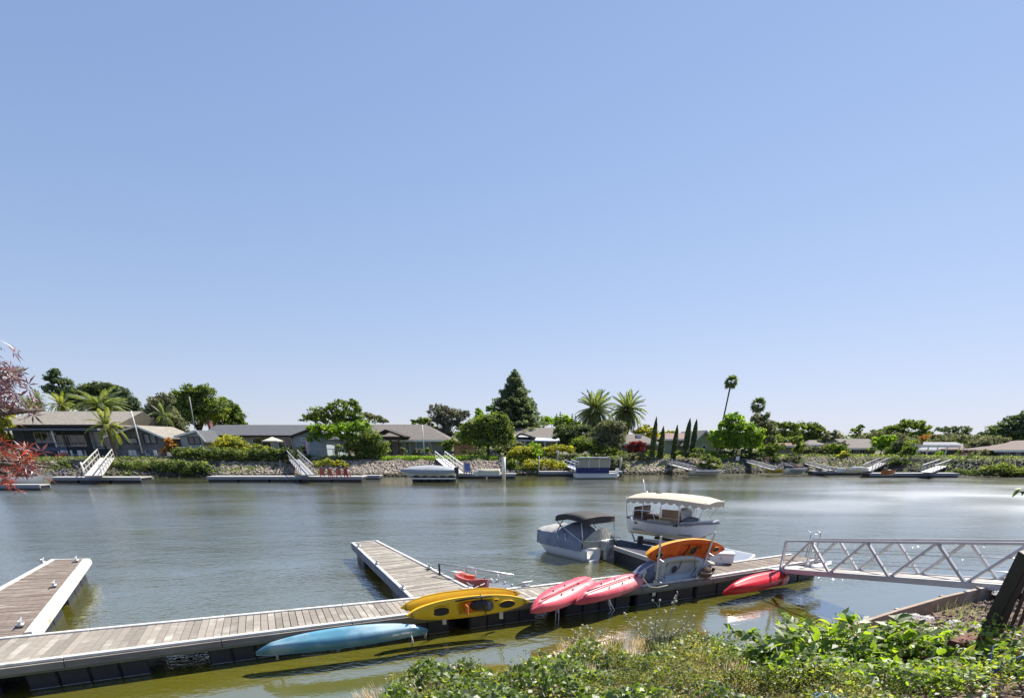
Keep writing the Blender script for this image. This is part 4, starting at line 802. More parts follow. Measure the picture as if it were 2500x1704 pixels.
# chairs
def chair(label, x, y, Y, z, mt, s=1., rz=0., grp=None):
    p = Q(x, y, Y); p.z = z; rt = thing('garden_chair', label, 'chair', p, grp); M_ = Matrix.Rotation(rz, 3, 'Z')
    def bx(n, c, d): obj(n, MB().box(p+M_ @ Vector(c)*s, tuple(v*s for v in d), bas=M_), mt, rt)
    bx('seat', (0,0,.38), (.6,.6,.07)); bx('backrest', (0,.28,.78), (.6,.07,.8))
    bx('armrest', (-.34,0,.6), (.1,.7,.05)); bx('armrest', (.34,0,.6), (.1,.7,.05))
    for sx_ in (-1,1):
        for sy in (-1,1): bx('leg', (.27*sx_,.25*sy,.18), (.07,.07,.36))
    return rt
REDC = mat('salmon_red_paint', (.42,.15,.12), (.34,.11,.09), scale=4, rough=.6)
for k, (x, rz, lb) in enumerate(((788,.3,'leftmost'),(810,-.2,'second from the left'),(828,.2,'third from the left'),(849,-.4,'rightmost'))):
    chair('salmon red garden chair on the long grey dock, '+lb+' of four', x, 1165, 59.3, .45, REDC if k < 3 else mat('deep_red_paint', (.35,.05,.06), (.3,.04,.05), rough=.6), .8, rz+3.1*(k % 2), 'red chairs on the long grey dock')
WC = mat('white_chair_plastic', (.7,.7,.72), (.6,.6,.62), rough=.6)
for k, x in enumerate((152,166,181,196,205)):
    chair('white patio chair in front of the veranda, %s from the left of five' % ('first','second','third','fourth','last')[k], x, 1110, 78.2, 1.85, WC, .85, k*1.3, 'white patio chairs in front of the dark house')
for k, x in enumerate((318,332,360,382)):
    chair('pale patio chair behind the dark stone wall, %s from the left of four' % ('first','second','third','last')[k], x, 1106, 77.2, 2.0, WC, .75, k*.9+.3, 'patio chairs behind the stone wall')
chair('blue folding chair on the narrow dock below the lawn', 1143, 1160, 64.6, .45, mat('blue_chair', (.16,.19,.38), (.12,.15,.3), rough=.6), 1.1, .4)
lab(obj('red_cushion', MB().ball(Q(157,1109,77.8), .42, 8, 6, (1.2,.7,.6)), REDC), 'small red round cushion in front of the white patio chairs', 'cushion')

def hull(L_, W_, D_, bow=.45, sheer=.12, nx=22, ny=9, open_=True, stern=.85, z0=0.):
    """local hull, bow at +x, keel at z0"""
    g = []
    for i in range(nx+1):
        s = i/nx; hw = W_/2*(stern+(1-stern)*min(1, s/.35)) if s < 1-bow else W_/2*(1-((s-1+bow)/bow)**2.1)
        hw = max(hw, .004); kz = z0+D_*.55*max(0, (s-.7)/.3)**2.2; tz = z0+D_+sheer*(2*s-1)**2*(1 if s > .5 else .5); x = (s-.5)*L_+ (0)
        row = []
        for j in range(ny):
            t = j/(ny-1)*2-1; y = hw*math.copysign(abs(t)**.55, t); zz = kz+(tz-kz)*abs(t)**2.2; xx = x+ (s*.06*L_)*(abs(t)**1.5-.5) if s > .9 else x
            row.append((xx, y, zz))
        g.append(row)
    mb = MB().grid(g); mb.f.append(tuple(range(ny))[::-1]); return mb, g
def placed(rt, pos, heading, roll=0):
    rt.rotation_euler = (roll, 0, heading); rt.location = pos
# blue pontoon boat
def local(name, label, cat, group=None): return thing(name, label, cat, (0,0,0), group)
PB = local('pontoon_boat', 'blue pontoon boat with flat canopy and closed cream curtains', 'boat')
NAVY = mat('navy_canvas', (.03,.045,.16), (.025,.035,.12), scale=3, rough=.8, c3=(.35,.36,.45), s3=1.6, t3=.66)
obj('pontoon', MB().tube([(-3.1,-.9,.25),(2.6,-.9,.25),(3.1,-.9,.4)], [.3,.3,.08], 10), WHITEP, PB, True); obj('pontoon', MB().tube([(-3.1,.9,.25),(2.6,.9,.25),(3.1,.9,.4)], [.3,.3,.08], 10), WHITEP, PB, True)
obj('deck', MB().box((0,0,.6), (5.8,2.4,.12)), WHITEP, PB); obj('side_panel', MB().box((-.6,-1.15,1.0), (4.4,.06,.78)), NAVY, PB); obj('side_panel', MB().box((-.6,1.15,1.0), (4.4,.06,.78)), NAVY, PB); obj('end_panel', MB().box((-2.8,0,1.0), (.06,2.2,.78)), NAVY, PB)
for xx in (-2.05,-.6,.9): obj('curtain', MB().box((xx,-1.12,1.95), (1.35,.04,1.08)), mat('cream_curtain', (.45,.43,.36), (.36,.34,.29), scale=4, rough=.9, stretch=(8,1,1)), PB)
for xx in (-2.8,-1.3,.15,1.62):
    for yy in (-1.15,1.15): obj('post', MB().box((xx,yy,1.95), (.08,.08,1.15)), WHITEW, PB)
obj('canopy', MB().box((-.6,0,2.57), (4.7,2.6,.1)).box((-.6,0,2.65), (4.3,2.2,.08)), mat('slate_canopy', (.10,.14,.19), (.3,.34,.38), scale=1, rough=.8), PB)
obj('outboard', MB().box((2.95,0,.95), (.45,.4,.6)).box((3.0,0,.45), (.2,.15,.5)), WHITEP, PB, bevel=.05)
q = P(1455,1165,0); placed(PB, (q.x, q.y, -.08), 0.03); PB.scale = (.85,)*3
# covered boat below the lawn
CB = local('covered_motorboat', 'motorboat wrapped in a light grey cover beside the white gangway', 'boat')
mb, g = hull(6.2, 2.3, .9, .4, .15); obj('hull', mb, WHITEP, CB, True)
COV = mat('grey_boat_cover', (.36,.38,.41), (.27,.29,.32), scale=2, rough=.9, bump=.6, bscale=3, bdist=.05)
cg = []
for r_ in g:
    x = r_[0][0]; hw = abs(r_[0][1])+.06; tz = r_[0][2]; s = (x/6.2)+.5; pk = .55*math.sin(math.pi*min(1, s*1.05))**.6
    cg.append([(x, hw*t, tz+.04+pk*(1-abs(t)**1.6)-(.32 if abs(t) == 1 else 0)) for t in (-1,-.98,-.7,-.4,0,.4,.7,.98,1)])
obj('cover', MB().grid(cg), COV, CB, True)
obj('outboard', MB().box((-3.3,.3,.95), (.5,.4,.7)).box((-3.35,.3,.4), (.2,.15,.8)), mat('dark_outboard', (.03,.03,.05), rough=.4), CB, bevel=.05)
q = P(1048,1172,0); placed(CB, (q.x, q.y, .12), math.pi-.02); CB.scale = (.95,)*3
FD = thing('boat_lift', 'row of dark floats carrying the covered motorboat', 'boat lift', P(1055,1172,0))
for k in range(5): q = P(1018+k*21, 1173, 0); obj('float', MB().ball((q.x, q.y, .12), .6, 10, 7, (.95,.6,.75)), FLOAT, FD, True)
obj('rail', MB().beam(P(1005,1168,.6), P(1112,1168,.6), .12, .1), ALU, FD)
# white rowing boat upturned
RB = local('rowing_boat', 'upturned cream rowing boat on the narrow dock beside the blue chair', 'boat')
mb, g = hull(3.0, 1.2, .55, .5, .08); obj('hull', mb, mat('cream_hull', (.62,.58,.44), (.5,.46,.34), rough=.5), RB, True)
obj('gunwale', MB().tube([(r_[0][0], r_[0][1], r_[0][2]) for r_ in g], .03, 5), WHITEP, RB)
q = Q(1188,1160,64.4); placed(RB, (q.x, q.y+.4, 1.12), 3.1, math.pi)
lab(obj('dock_box', MB().box(Q(1166,1155,64.8), (.6,.5,.55)), WHITEP, bevel=.04), 'white box standing beside the cream rowing boat', 'dock box')
# small open boat with items, left of bright tree
SB = local('skiff', 'white open skiff with dark outboard and gear, below the cypress rocks', 'boat')
mb, g = hull(4.6, 1.7, .6, .4, .1); obj('hull', mb, WHITEP, SB, True); obj('stripe', MB().box((0,-.86,.42),(3.2,.02,.08)), DARK, SB)
for xx in (-1.2,0,1.): obj('seat', MB().box((xx,0,.5),(.4,1.4,.08)), DARK, SB)
obj('outboard', MB().box((-2.4,0,.75),(.4,.35,.55)), DARK, SB, bevel=.05)
q = P(1722,1160,0); placed(SB, (q.x, q.y, -.05), .02)
YB = local('rowing_boat', 'yellow flat bottomed boat moored left of the striped boat', 'boat')
mb, g = hull(2.6, 1.2, .5, .35, .05); obj('hull', mb, mat('yellow_hull', (.55,.42,.06), (.45,.34,.05), rough=.5), YB, True); obj('seat', MB().box((0,0,.42),(.3,1.0,.06)), mat('yellow_hull', (.5,.4,.06)), YB)
q = P(1892,1155,0); placed(YB, (q.x, q.y, 0), math.pi)
ST = local('striped_boat', 'white boat with dark stripes and navy covered outboard', 'boat')
mb, g = hull(3.0, 1.5, .75, .4, .1); obj('hull', mb, WHITEP, ST, True); obj('stripe', MB().box((0,-.77,.5),(2.2,.02,.1)).box((0,-.77,.3),(2.0,.02,.06)), mat('navy_stripe', (.03,.04,.1)), ST)
obj('cover', MB().ball((-1.0,0,.85),.55,10,7,(1.2,.9,.6)), mat('navy_cover', (.02,.025,.06), rough=.8), ST, True); obj('windscreen', MB().box((.3,0,.95),(.8,1.1,.25)), mat('maroon_seat', (.2,.08,.09), rough=.7), ST, bevel=.05)
q = P(1940,1158,0); placed(ST, (q.x, q.y, 0), .02)
WS = local('skiff', 'small white covered skiff lying on the grey float', 'boat')
mb, g = hull(3.0, 1.2, .45, .45, .05); obj('hull', mb, WHITEP, WS, True); obj('cover', MB().ball((0,0,.5),1.1,12,6,(1,.45,.2)), COV, WS, True)
q = Q(2092,1151,72); placed(WS, (q.x, q.y, .4), .05)
lab(obj('dock_box', MB().box(Q(2052,1147,72.2), (.8,.6,.5)), WHITEP, bevel=.05), 'white box at the left part of the grey float', 'dock box')
OK_ = local('kayak', 'far orange and brown kayak resting on the pale dock across the river', 'kayak')
mb, g = hull(1.9, .8, .5, .5, .15, stern=.3); obj('hull', mb, mat('far_orange', (.5,.16,.05), (.2,.07,.04), scale=2, rough=.5), OK_, True); obj('cockpit', MB().ball((0,0,.48),.3,10,5,(1.3,.8,.3)), DARK, OK_, True)
q = Q(2170,1152,66.9); placed(OK_, (q.x, q.y, .4), .2)
lab(obj('buoy', MB().ball(P(2163,1160,.1), .18, 10, 8), WHITEW, smooth=True), 'small round white buoy floating in front of the pale dock', 'buoy')
# left edge: moored white boat hidden by maple
LB = local('motorboat', 'white motorboat with dark cockpit moored at the left edge behind the red leaves', 'boat')
mb, g = hull(5.6, 2.0, .9, .4, .15); obj('hull', mb, WHITEP, LB, True); obj('cockpit', MB().box((-.4,0,.95),(2.8,1.5,.25)), DARK, LB, bevel=.08)
obj('windscreen', MB().add([(.6,-.7,1.0),(.6,.7,1.0),(.1,.6,1.45),(.1,-.6,1.45)], [(0,1,2,3)]), GLASS, LB); obj('seat', MB().box((-1.4,0,1.2),(.4,1.2,.4)), mat('dark_red_cover', (.12,.02,.04), rough=.8), LB, bevel=.05)
q = P(62,1188,0); placed(LB, (q.x, q.y, 0), 0.02)
fdock('short pale dock at the far left edge in front of the motorboat', -40, 100, 1193, 1.2, z=.35)
def sign(label, x0, y0, x1, y1, Y, mt, name='panel', cat='panel'):
    X0, X1, Z0, Z1 = rectpts(x0, y0, x1, y1, Y); return lab(obj(name, MB().box(((X0+X1)/2, Y, (Z0+Z1)/2), (X1-X0, .06, Z1-Z0)), mt), label, cat)
sign('yellow green board standing in the shade under the bright tree', 1799, 1098, 1809, 1110, 84.5, mat('yellow_board', (.45,.43,.18), (.38,.36,.15)), 'board', 'board')
sign('white board in the shadow on the dark rocks', 1796, 1114, 1806, 1124, 84, WHITEW, 'board', 'board')
sign('red and pink towel hanging above the yellow boat', 1870, 1114, 1879, 1126, 85, mat('red_towel', (.45,.12,.15), (.55,.3,.3), scale=2, rough=.9), 'towel', 'towel')
sign('long dark blue bench wall at the right end of the lawn', 1072, 1101, 1108, 1108, 84, mat('navy_bench', (.05,.06,.10), (.10,.12,.18), scale=3), 'garden_bench', 'bench')

# ------------------------------------------------------------------ near docks
def project(p):
    yy = p[1]*cp-(p[2]-CAMH)*sp; v = p[1]*sp+(p[2]-CAMH)*cp
    return CXP+FPX*p[0]/yy, CYP-FPX*v/yy
class Poly:
    def __init__(s, pts):
        s.p = [Vector((a[0], a[1], 0)) for a in pts]; s.l = [0]
        for a, b_ in zip(s.p[:-1], s.p[1:]): s.l.append(s.l[-1]+(b_-a).length)
        s.L = s.l[-1]
    def at(s, t):
        d = max(0, min(s.L, t*s.L))
        for i in range(len(s.p)-1):
            if d <= s.l[i+1]+1e-6: return s.p[i].lerp(s.p[i+1], (d-s.l[i])/(s.l[i+1]-s.l[i]))
        return s.p[-1].copy()
    def tpx(s, x, z=.42):
        lo, hi = 0., 1.
        for _ in range(40):
            m_ = (lo+hi)/2; q = s.at(m_)
            if project((q.x, q.y, z))[0] < x: lo = m_
            else: hi = m_
        return lo
def V3(p, z): return Vector((p[0], p[1], z))
DZ = .42
def planks(root, A, B, step, wood, t0=0., t1=1., inset=.1, maxn=290):
    Lm = (A.L+B.L)/2; n = int(Lm*(t1-t0)/step); wmax = max((A.at(t)-B.at(t)).length for t in (t0, (t0+t1)/2, t1))-2*inset
    mbx = MB().box((0,0,0), (wmax, step-.014, .04)); me = bpy.data.meshes.new('plank'); me.from_pydata(mbx.v, [], mbx.f); me.materials.append(wood)
    ro = root_off(root)
    for i in range(n):
        t = t0+(t1-t0)*(i+.5)/n; a = A.at(t); b_ = B.at(t); d = b_-a; ln = d.length-2*inset
        o = bpy.data.objects.new('plank', me); C.objects.link(o); o.parent = root
        o.location = V3((a+b_)/2, DZ-.02+R.uniform(-.005,.004))-ro; o.rotation_euler = (R.uniform(-.025,.025), 0, math.atan2(d.y, d.x)+R.uniform(-.004,.004)); o.scale = (ln/wmax, 1, 1)
def edge(root, A, off_in, w_, h, z, mt, name, t0=0., t1=1., seg=2.4, gap=.006, side=1):
    """board run along a polyline, pieces as separate parts; side = +1 shifts left of travel"""
    n = max(1, round(A.L*(t1-t0)/seg))
    for i in range(n):
        a = A.at(t0+(t1-t0)*i/n); c = A.at(t0+(t1-t0)*(i+1)/n); d = (c-a).normalized(); s = Vector((-d.y, d.x, 0))*side*off_in
        obj(name, MB().beam(V3(a+s+d*gap, z), V3(c+s-d*gap, z), w_, h), mt, root, bevel=.006)
def cleat(root, p, ang, s=1., z=DZ):
    M_ = Matrix.Rotation(ang, 3, 'Z'); p = V3(p, z)
    T_ = lambda *v: p+M_ @ Vector(v)*s
    m = MB().box(T_(0,0,.015), (.16*s,.07*s,.03*s), bas=M_)
    for k in (-1, 1): m.tube([T_(.035*k,0,.02), T_(.04*k,0,.075)], .014*s, 6)
    m.tube([T_(-.15,0,.098), T_(-.06,0,.08), T_(.06,0,.08), T_(.15,0,.098)], [.008*s,.016*s,.016*s,.008*s], 6)
    return obj('cleat', m, GALV, root, True)
Fm = Poly([(-14.5,5.48),(-8.58,8.23),(-5.69,9.58),(-.2,12.1),(5.17,14.56),(9.12,16.76),(9.9,17.2)])
Bm = Poly([(-15.3,7.5),(-9.46,9.84),(-6.43,11.03),(-2.44,12.56),(.98,13.95),(3.5,15.21),(6.03,16.39),(8.83,17.89),(9.35,18.2)])
MD = thing('floating_dock', 'long weathered plank walkway dock with white edges carrying the kayaks', 'dock', (-.5,12.2,0))
tA = .60
planks(MD, Fm, Bm, .142, WOOD, 0, .79, .12); planks(MD, Fm, Bm, .142, WOOD2, .79, 1., .12)
edge(MD, Fm, .065, .11, .05, DZ+.008, WHITE_EDGE, 'edge_board', 0, 1, 2.4)
edge(MD, Fm, -.02, .045, .13, DZ-.085, FASCIA, 'fascia', 0, 1, 2.4)
edge(MD, Fm, -.008, .07, .035, DZ-.17, mat('green_stained_wood', (.20,.21,.13), (.13,.14,.09), scale=4, rough=.9), 'waler', 0, 1, 3.0)
edge(MD, Bm, -.06, .10, .05, DZ+.006, WHITE_EDGE, 'edge_board', 0, 1, 2.4)
edge(MD, Bm, .0, .045, .16, DZ-.11, FASCIA, 'fascia', 0, 1, 3.0)
sub = MB(); K = 30
sub_pts = [(Fm.at(i/K), Bm.at(i/K)) for i in range(K+1)]
for i in range(K):
    a, b_ = sub_pts[i]; c, d = sub_pts[i+1]
    if i % 2 == 0: sub.beam(V3(a.lerp(b_, .06), DZ-.1), V3(a.lerp(b_, .94), DZ-.1), .06, .1)
for f in (.2, .5, .8):
    for i in range(K): sub.beam(V3(sub_pts[i][0].lerp(sub_pts[i][1], f), DZ-.09), V3(sub_pts[i+1][0].lerp(sub_pts[i+1][1], f), DZ-.09), .05, .09)
obj('joists', sub, DKWOOD, MD)
edge(MD, Bm, .03, .04, .22, DZ-.26, DKWOOD, 'reflection_blocker', 0, 1, 4.0)  # added board, hides the bright sky reflection in the gap under the deck
def floatbox(root, A, B, t0, t1, f0=.06, f1=.94, n=4, zt=DZ-.16, zb=-.32):
    m = MB(); sc_ = MB()
    for i in range(n):
        a0, a1 = t0+(t1-t0)*(i+.03)/n, t0+(t1-t0)*(i+.97)/n
        q = [A.at(a0).lerp(B.at(a0), f0), A.at(a1).lerp(B.at(a1), f0), A.at(a1).lerp(B.at(a1), f1), A.at(a0).lerp(B.at(a0), f1)]
        m.slab([(v.x, v.y) for v in q], zb, zt)
        q2 = [A.at(a0).lerp(B.at(a0), f0-.012), A.at(a1).lerp(B.at(a1), f0-.012), A.at(a1).lerp(B.at(a1), f0), A.at(a0).lerp(B.at(a0), f0)]
        sc_.slab([(v.x, v.y) for v in q2], -.092, -.08)
    q = [A.at(t0).lerp(B.at(t0), f0+.03), A.at(t1).lerp(B.at(t1), f0+.03), A.at(t1).lerp(B.at(t1), f1-.03), A.at(t0).lerp(B.at(t0), f1-.03)]
    m.slab([(v.x, v.y) for v in q], zb+.02, zt-.02)
    fo = obj('float', m, FLOAT, root, bevel=.02); obj('waterline_scum', sc_, SCUM, fo)
for x0, x1, n in ((-600,-330,3),(-270,-20,3),(52,358,4),(506,730,4),(870,1100,4),(1150,1312,4),(1385,1545,4),(1560,1700,3),(1706,1850,3),(1860,2000,3)):
    floatbox(MD, Fm, Bm, Fm.tpx(x0, .15), Fm.tpx(x1, .15), n=n)
LFl = Poly([(-14.73,17.21),(-13.2,13.55),(-11.45,9.33)]); LFr = Poly([(-13.7,17.27),(-9.52,9.93)])
LF = thing('floating_dock', 'brown planked finger dock with broad white side edge at the left', 'dock', (-12,13.2,0))
planks(LF, LFl, LFr, .142, WOOD2, 0, 1, .1)
edge(LF, LFl, -.04, .1, .05, DZ+.006, WHITE_EDGE, 'edge_board', 0, 1, 2.5, side=-1)
edge(LF, LFr, .02, .12, .06, DZ+.012, WHITE_EDGE, 'edge_board', 0, 1, 2.5); edge(LF, LFr, .10, .12, .12, DZ-.07, WHITE_EDGE, 'edge_board', 0, 1, 2.5)
edge(LF, LFl, .0, .04, .15, DZ-.1, FASCIA, 'fascia', 0, 1, 3)
obj('end_board', MB().beam((-14.76,17.25,DZ-.03), (-13.62,17.36,DZ-.03), .08, .1), WHITE_EDGE, LF)
floatbox(LF, LFl, LFr, .04, .45, n=3); floatbox(LF, LFl, LFr, .55, .98, n=3)
g1 = P(68,1551,.40); g2 = P(104,1506,.40); g3 = P(114,1528,.05); g4 = P(92,1550,.05)
obj('gusset', MB().slab([(g1.x,g1.y-.02),(g2.x,g2.y-.02),(g3.x,g3.y),(g4.x,g4.y)], .2, .30), WHITE_EDGE, LF)
CFl = Poly([(-5.99,20.35),(-2.48,12.62)]); CFr = Poly([(-5.13,20.86),(-1.03,13.5)])
CF = thing('floating_dock', 'pale grey planked finger dock running out from the middle of the walkway', 'dock', (-3.7,16.9,0))
planks(CF, CFl, CFr, .142, WOOD, 0, 1, .09)
edge(CF, CFl, -.05, .09, .05, DZ+.006, WHITE_EDGE, 'edge_board', 0, 1, 2.6, side=-1); edge(CF, CFr, -.05, .09, .05, DZ+.006, WHITE_EDGE, 'edge_board', 0, 1, 2.6)
edge(CF, CFl, .0, .045, .2, DZ-.12, mat('blue_grey_board', (.20,.23,.30), (.13,.15,.2), scale=3, rough=.7), 'fascia', 0, 1, 2.6)
edge(CF, CFr, .0, .045, .16, DZ-.11, FASCIA, 'fascia', 0, 1, 2.6)
obj('end_board', MB().beam((-6.03,20.38,DZ-.03), (-5.1,20.9,DZ-.03), .08, .1), WHITE_EDGE, CF)
floatbox(CF, CFl, CFr, .72, .99, n=3); floatbox(CF, CFl, CFr, .06, .22, n=2); floatbox(CF, CFl, CFr, .38, .55, f0=.3, n=2)
aL = math.atan2(-7.73, 3.51); aR = math.atan2(-7.34, 4.18); aM = math.atan2(4.5, 10)
for x, y, an, r_ in ((877,1334,aL,CF),(921,1377,aL,CF),(984,1438,aL,CF),(1048,1387,aR,CF),(1148,1437,aR,CF),(1137,1447,aM,MD),(1284,1431,aM,MD),(134,1430,aR,LF),(53,1526,aR,LF),(188,1369,aR,LF),(106,1373,aL,LF)):
    cleat(r_, P(x, y, DZ+.03), an, 1.25, DZ+.035)

# ------------------------------------------------------------------ kayaks
def kayak_basis(A, B, up, shift=0.):
    x = (Vector(B)-Vector(A)); L_ = x.length; x.normalize(); up = Vector(up); z = (up-x*up.dot(x)).normalized(); y = z.cross(x)
    M_ = Matrix((x, y, z)).transposed().to_4x4(); M_.translation = (Vector(A)+Vector(B))/2; return M_, L_
def kayak(label, A, B, up, W_, D_, mt, rock=.12, blunt=2.3, wells=(), hatches=(), name='kayak', seat=None, group=None, deckmt=None, stern_flat=False):
    M_, L_ = kayak_basis(A, B, up); rt = thing(name, label, 'kayak', (0,0,0), group); n = 44; g = []; dk = []
    def hw(s): 
        v = W_/2*max(0, 1-abs(s)**blunt)**.72
        return max(v, .006) if not (stern_flat and s > .5) else max(W_/2*max(.0, 1-abs(s)**4.5)**.5, .006)
    def zr(s): return D_*.22+rock*abs(s)**2.6
    def dz(s, y):
        h_ = hw(s); u = min(1, abs(y)/h_); z = zr(s)+.055*(1-u*u)*min(1, h_/.2)
        for (s0, s1, uw, dp) in wells:
            if s0 < s < s1 and u < uw:
                e = min(1, (s-s0)/.06, (s1-s)/.06)*min(1, (uw-u)/.18); z -= dp*e*e*(3-2*e)
        return z
    for i in range(n+1):
        s = -1+2*i/n; h_ = hw(s); zk = -D_*.5+rock*.9*abs(s)**3+D_*.42*max(0, abs(s)-.82)/.18; x = s*L_/2; row = []
        for k in range(13):
            t = math.pi*k/12; row.append((x, h_*math.cos(t), zr(s)-(zr(s)-zk)*(math.sin(t)**.62)*(1-.10*(abs(math.cos(t)) < .15))))
        g.append(row); dk.append([(x, -h_+2*h_*k/16, dz(s, -h_+2*h_*k/16)) for k in range(17)])
    obj('hull', MB().grid(g), mt, rt, True); obj('deck', MB().grid(dk), deckmt or mt, rt, True)
    ring = [(s_*L_/2, sd*hw(s_)*1.0, zr(s_)) for sd, rng_ in ((1, range(0, n+1, 2)), (-1, range(n, -1, -2))) for s_ in [-1+2*i/n for i in rng_]]
    obj('seam', MB().tube(ring+[ring[0]], .009, 5, False), mt, rt, True)
    for e in (-1, 1): obj('grab_handle', MB().tube([(e*.90*L_/2, -.05, dz(e*.90, 0)+.0), (e*.93*L_/2, -.03, dz(e*.93, 0)+.035), (e*.93*L_/2, .03, dz(e*.93, 0)+.035), (e*.90*L_/2, .05, dz(e*.90, 0)+.0)], .010, 5), DARK, rt, True)
    for (s, y, rx, ry, m2) in hatches:
        pts_ = []
        for k in range(18):
            a = 2*math.pi*k/18; xx = s*L_/2+rx*math.cos(a); yy = y+ry*math.sin(a); pts_.append((xx, yy, dz(s, y)+.008))
        obj('hatch_rim', MB().tube([(p[0], p[1], p[2]+.006) for p in pts_]+[(pts_[0][0], pts_[0][1], pts_[0][2]+.006)], .010, 5, False), mt, rt, True)
        obj('hatch', MB().slab([(p[0], p[1]) for p in pts_], dz(s, y)-.01, dz(s, y)+.02), m2, rt, bevel=.005)
    if seat:
        s, m2 = seat; zz = dz(s, 0); o = obj('seat', MB().box((s*L_/2, 0, zz+.04), (.36, W_*.5, .07)).box((s*L_/2-.2, 0, zz+.16), (.05, W_*.48, .26)), m2, rt, bevel=.02)
    rt.matrix_world = M_; return rt, L_, dz
NF = Vector((.42,-.907,0)); UPZ = Vector((0,0,1))
BLK = mat('black_hatch', (.012,.012,.015), (.02,.02,.024), rough=.45)
YEL = mat('yellow_plastic', (.86,.56,.03), (.80,.46,.02), scale=1.5, rough=.36, bump=.12, bscale=4, c3=(.70,.42,.06), s3=3, t3=.66); BLU = mat('blue_marbled_plastic', (.13,.33,.44), (.05,.18,.28), scale=.9, rough=.33, stretch=(.5,1,1), c3=(.42,.56,.63), s3=.8, t3=.54)
PNK = plastic('faded_pink_plastic', (.72,.10,.13)); PNK2 = mat('pink_crimson_plastic', (.62,.12,.15), (.50,.03,.07), scale=1.2, rough=.38, c3=(.72,.25,.25), s3=1.1, t3=.52)
ORG = mat('orange_plastic', (.78,.085,.004), (.78,.16,.008), scale=1.0, rough=.35, spec=.5); GRYK = mat('grey_white_plastic', (.50,.52,.54), (.40,.42,.44), scale=1.5, rough=.4); REDK = mat('red_plastic', (.66,.008,.02), (.58,.012,.03), scale=1.0, rough=.35)
BLUL = 'light blue sit on top kayak lying upside down along the front edge of the dock'
kb, Lb, _ = kayak(BLUL, P(620,1582,.38), P(1046,1527,.44), -UPZ*.8-NF*.55, .43, .28, BLU, rock=.15, blunt=2.0)
# white script on its side (reads upside down in the photograph)
def text(name, s, size, mt, M_, parent, shear=.35, ext=.002):
    cu = bpy.data.curves.new(name, 'FONT'); cu.body = s; cu.size = size; cu.extrude = ext; cu.shear = shear; cu.align_x = 'CENTER'; cu.align_y = 'CENTER'; cu.materials.append(mt)
    t_ = bpy.data.objects.new(name, cu); C.objects.link(t_); me = bpy.data.meshes.new_from_object(t_); bpy.data.objects.remove(t_); me.name = name
    o = bpy.data.objects.new(name, me); C.objects.link(o); o.parent = parent; o.matrix_local = M_; return o
# keep lettering on the side wall, just proud of the hull
yw_ = kb.matrix_world
tx = text('lettering', 'Malibu two', .09, WHITEP, Matrix.Identity(4), kb)
sgn = 1 if (yw_.to_3x3() @ Vector((0,1,0))).dot(NF) > 0 else -1
def blue_pt(s_, t):
    h_ = .215*(1-abs(s_)**2.0)**.72; D_ = .28; zr_ = D_*.22+.15*abs(s_)**2.6; zk = -D_*.5+.135*abs(s_)**3+D_*.42*max(0, abs(s_)-.82)/.18
    return Vector((s_*Lb/2, sgn*h_*math.cos(t), zr_-(zr_-zk)*math.sin(t)**.62))
s0_, t0_ = (.66 if (yw_.to_3x3() @ Vector((1,0,0))).x > 0 else -.66), .42
pt = blue_pt(s0_, t0_); ds = (blue_pt(s0_+.12, t0_)-blue_pt(s0_-.12, t0_)).normalized(); dt_ = (blue_pt(s0_, t0_-.25)-blue_pt(s0_, t0_+.2)).normalized()
nn = ds.cross(dt_).normalized(); nn = nn if nn.y*sgn > 0 else -nn
dt_ = (dt_-ds*dt_.dot(ds)).normalized(); rx_ = dt_.cross(nn).normalized()
tx.matrix_local = Matrix.Translation(pt+nn*.014) @ Matrix((rx_, dt_, nn)).transposed().to_4x4()
kw = dict(wells=((-.62,-.30,.62,.05),(-.2,.42,.66,.12)), rock=.10)
kayak('rear yellow kayak on its side behind the other yellow kayak', P(974,1487,.72)+Vector((-.02,.18,0)), P(1262,1452,.78)+Vector((0,.18,0)), NF*.95+UPZ*.15, .42, .24, YEL, rock=.12, blunt=2.6)
ky, Ly, _ = kayak('front yellow kayak on its side with orange seat well and black hatches', P(990,1497,.68), P(1285,1462,.72), NF*.94-UPZ*.06, .44, .26, YEL,
   hatches=((-.46,-.02,.20,.095,BLK),(.62,-.01,.19,.085,BLK),(.44,.10,.05,.025,BLK)), seat=(.08, mat('orange_seat', (.7,.2,.03), (.6,.15,.02), rough=.6)), **kw)
def child_local(root, name, mb, mt, smooth=False, bevel=0):
    V = [tuple(v) for v in mb.v]; me = bpy.data.meshes.new(name); me.from_pydata(V, [], mb.f); me.update(); o = finish(name, me, mt, root, smooth)
    if bevel: b_ = o.modifiers.new('bevel', 'BEVEL'); b_.width = bevel; b_.limit_method = 'ANGLE'
    return o
child_local(ky, 'seat_pad', MB().ball((.22,.02,.06), .2, 10, 6, (1.1,.62,.45)), DARK, True)
child_local(ky, 'paddle_rest', MB().tube([(-.3,.16,.07),(.1,.2,.1),(.5,.19,.08)], .018, 6), DARK, True)
child_local(ky, 'strap', MB().tube([(.25,.26,.06),(.3,.0,.16),(.36,-.2,.12),(.3,-.36,.1)], .012, 5), DARK, True)
child_local(ky, 'round_lid', MB().tube([(.42,-.02,.06),(.42,-.02,.10)], .11, 14), mat('smoky_lid', (.16,.17,.2), (.1,.1,.13), rough=.3), True)
SC_ = tuple((s, y, .018, .018, BLK) for s in (-.25,.1,.3) for y in (-.12,.12))
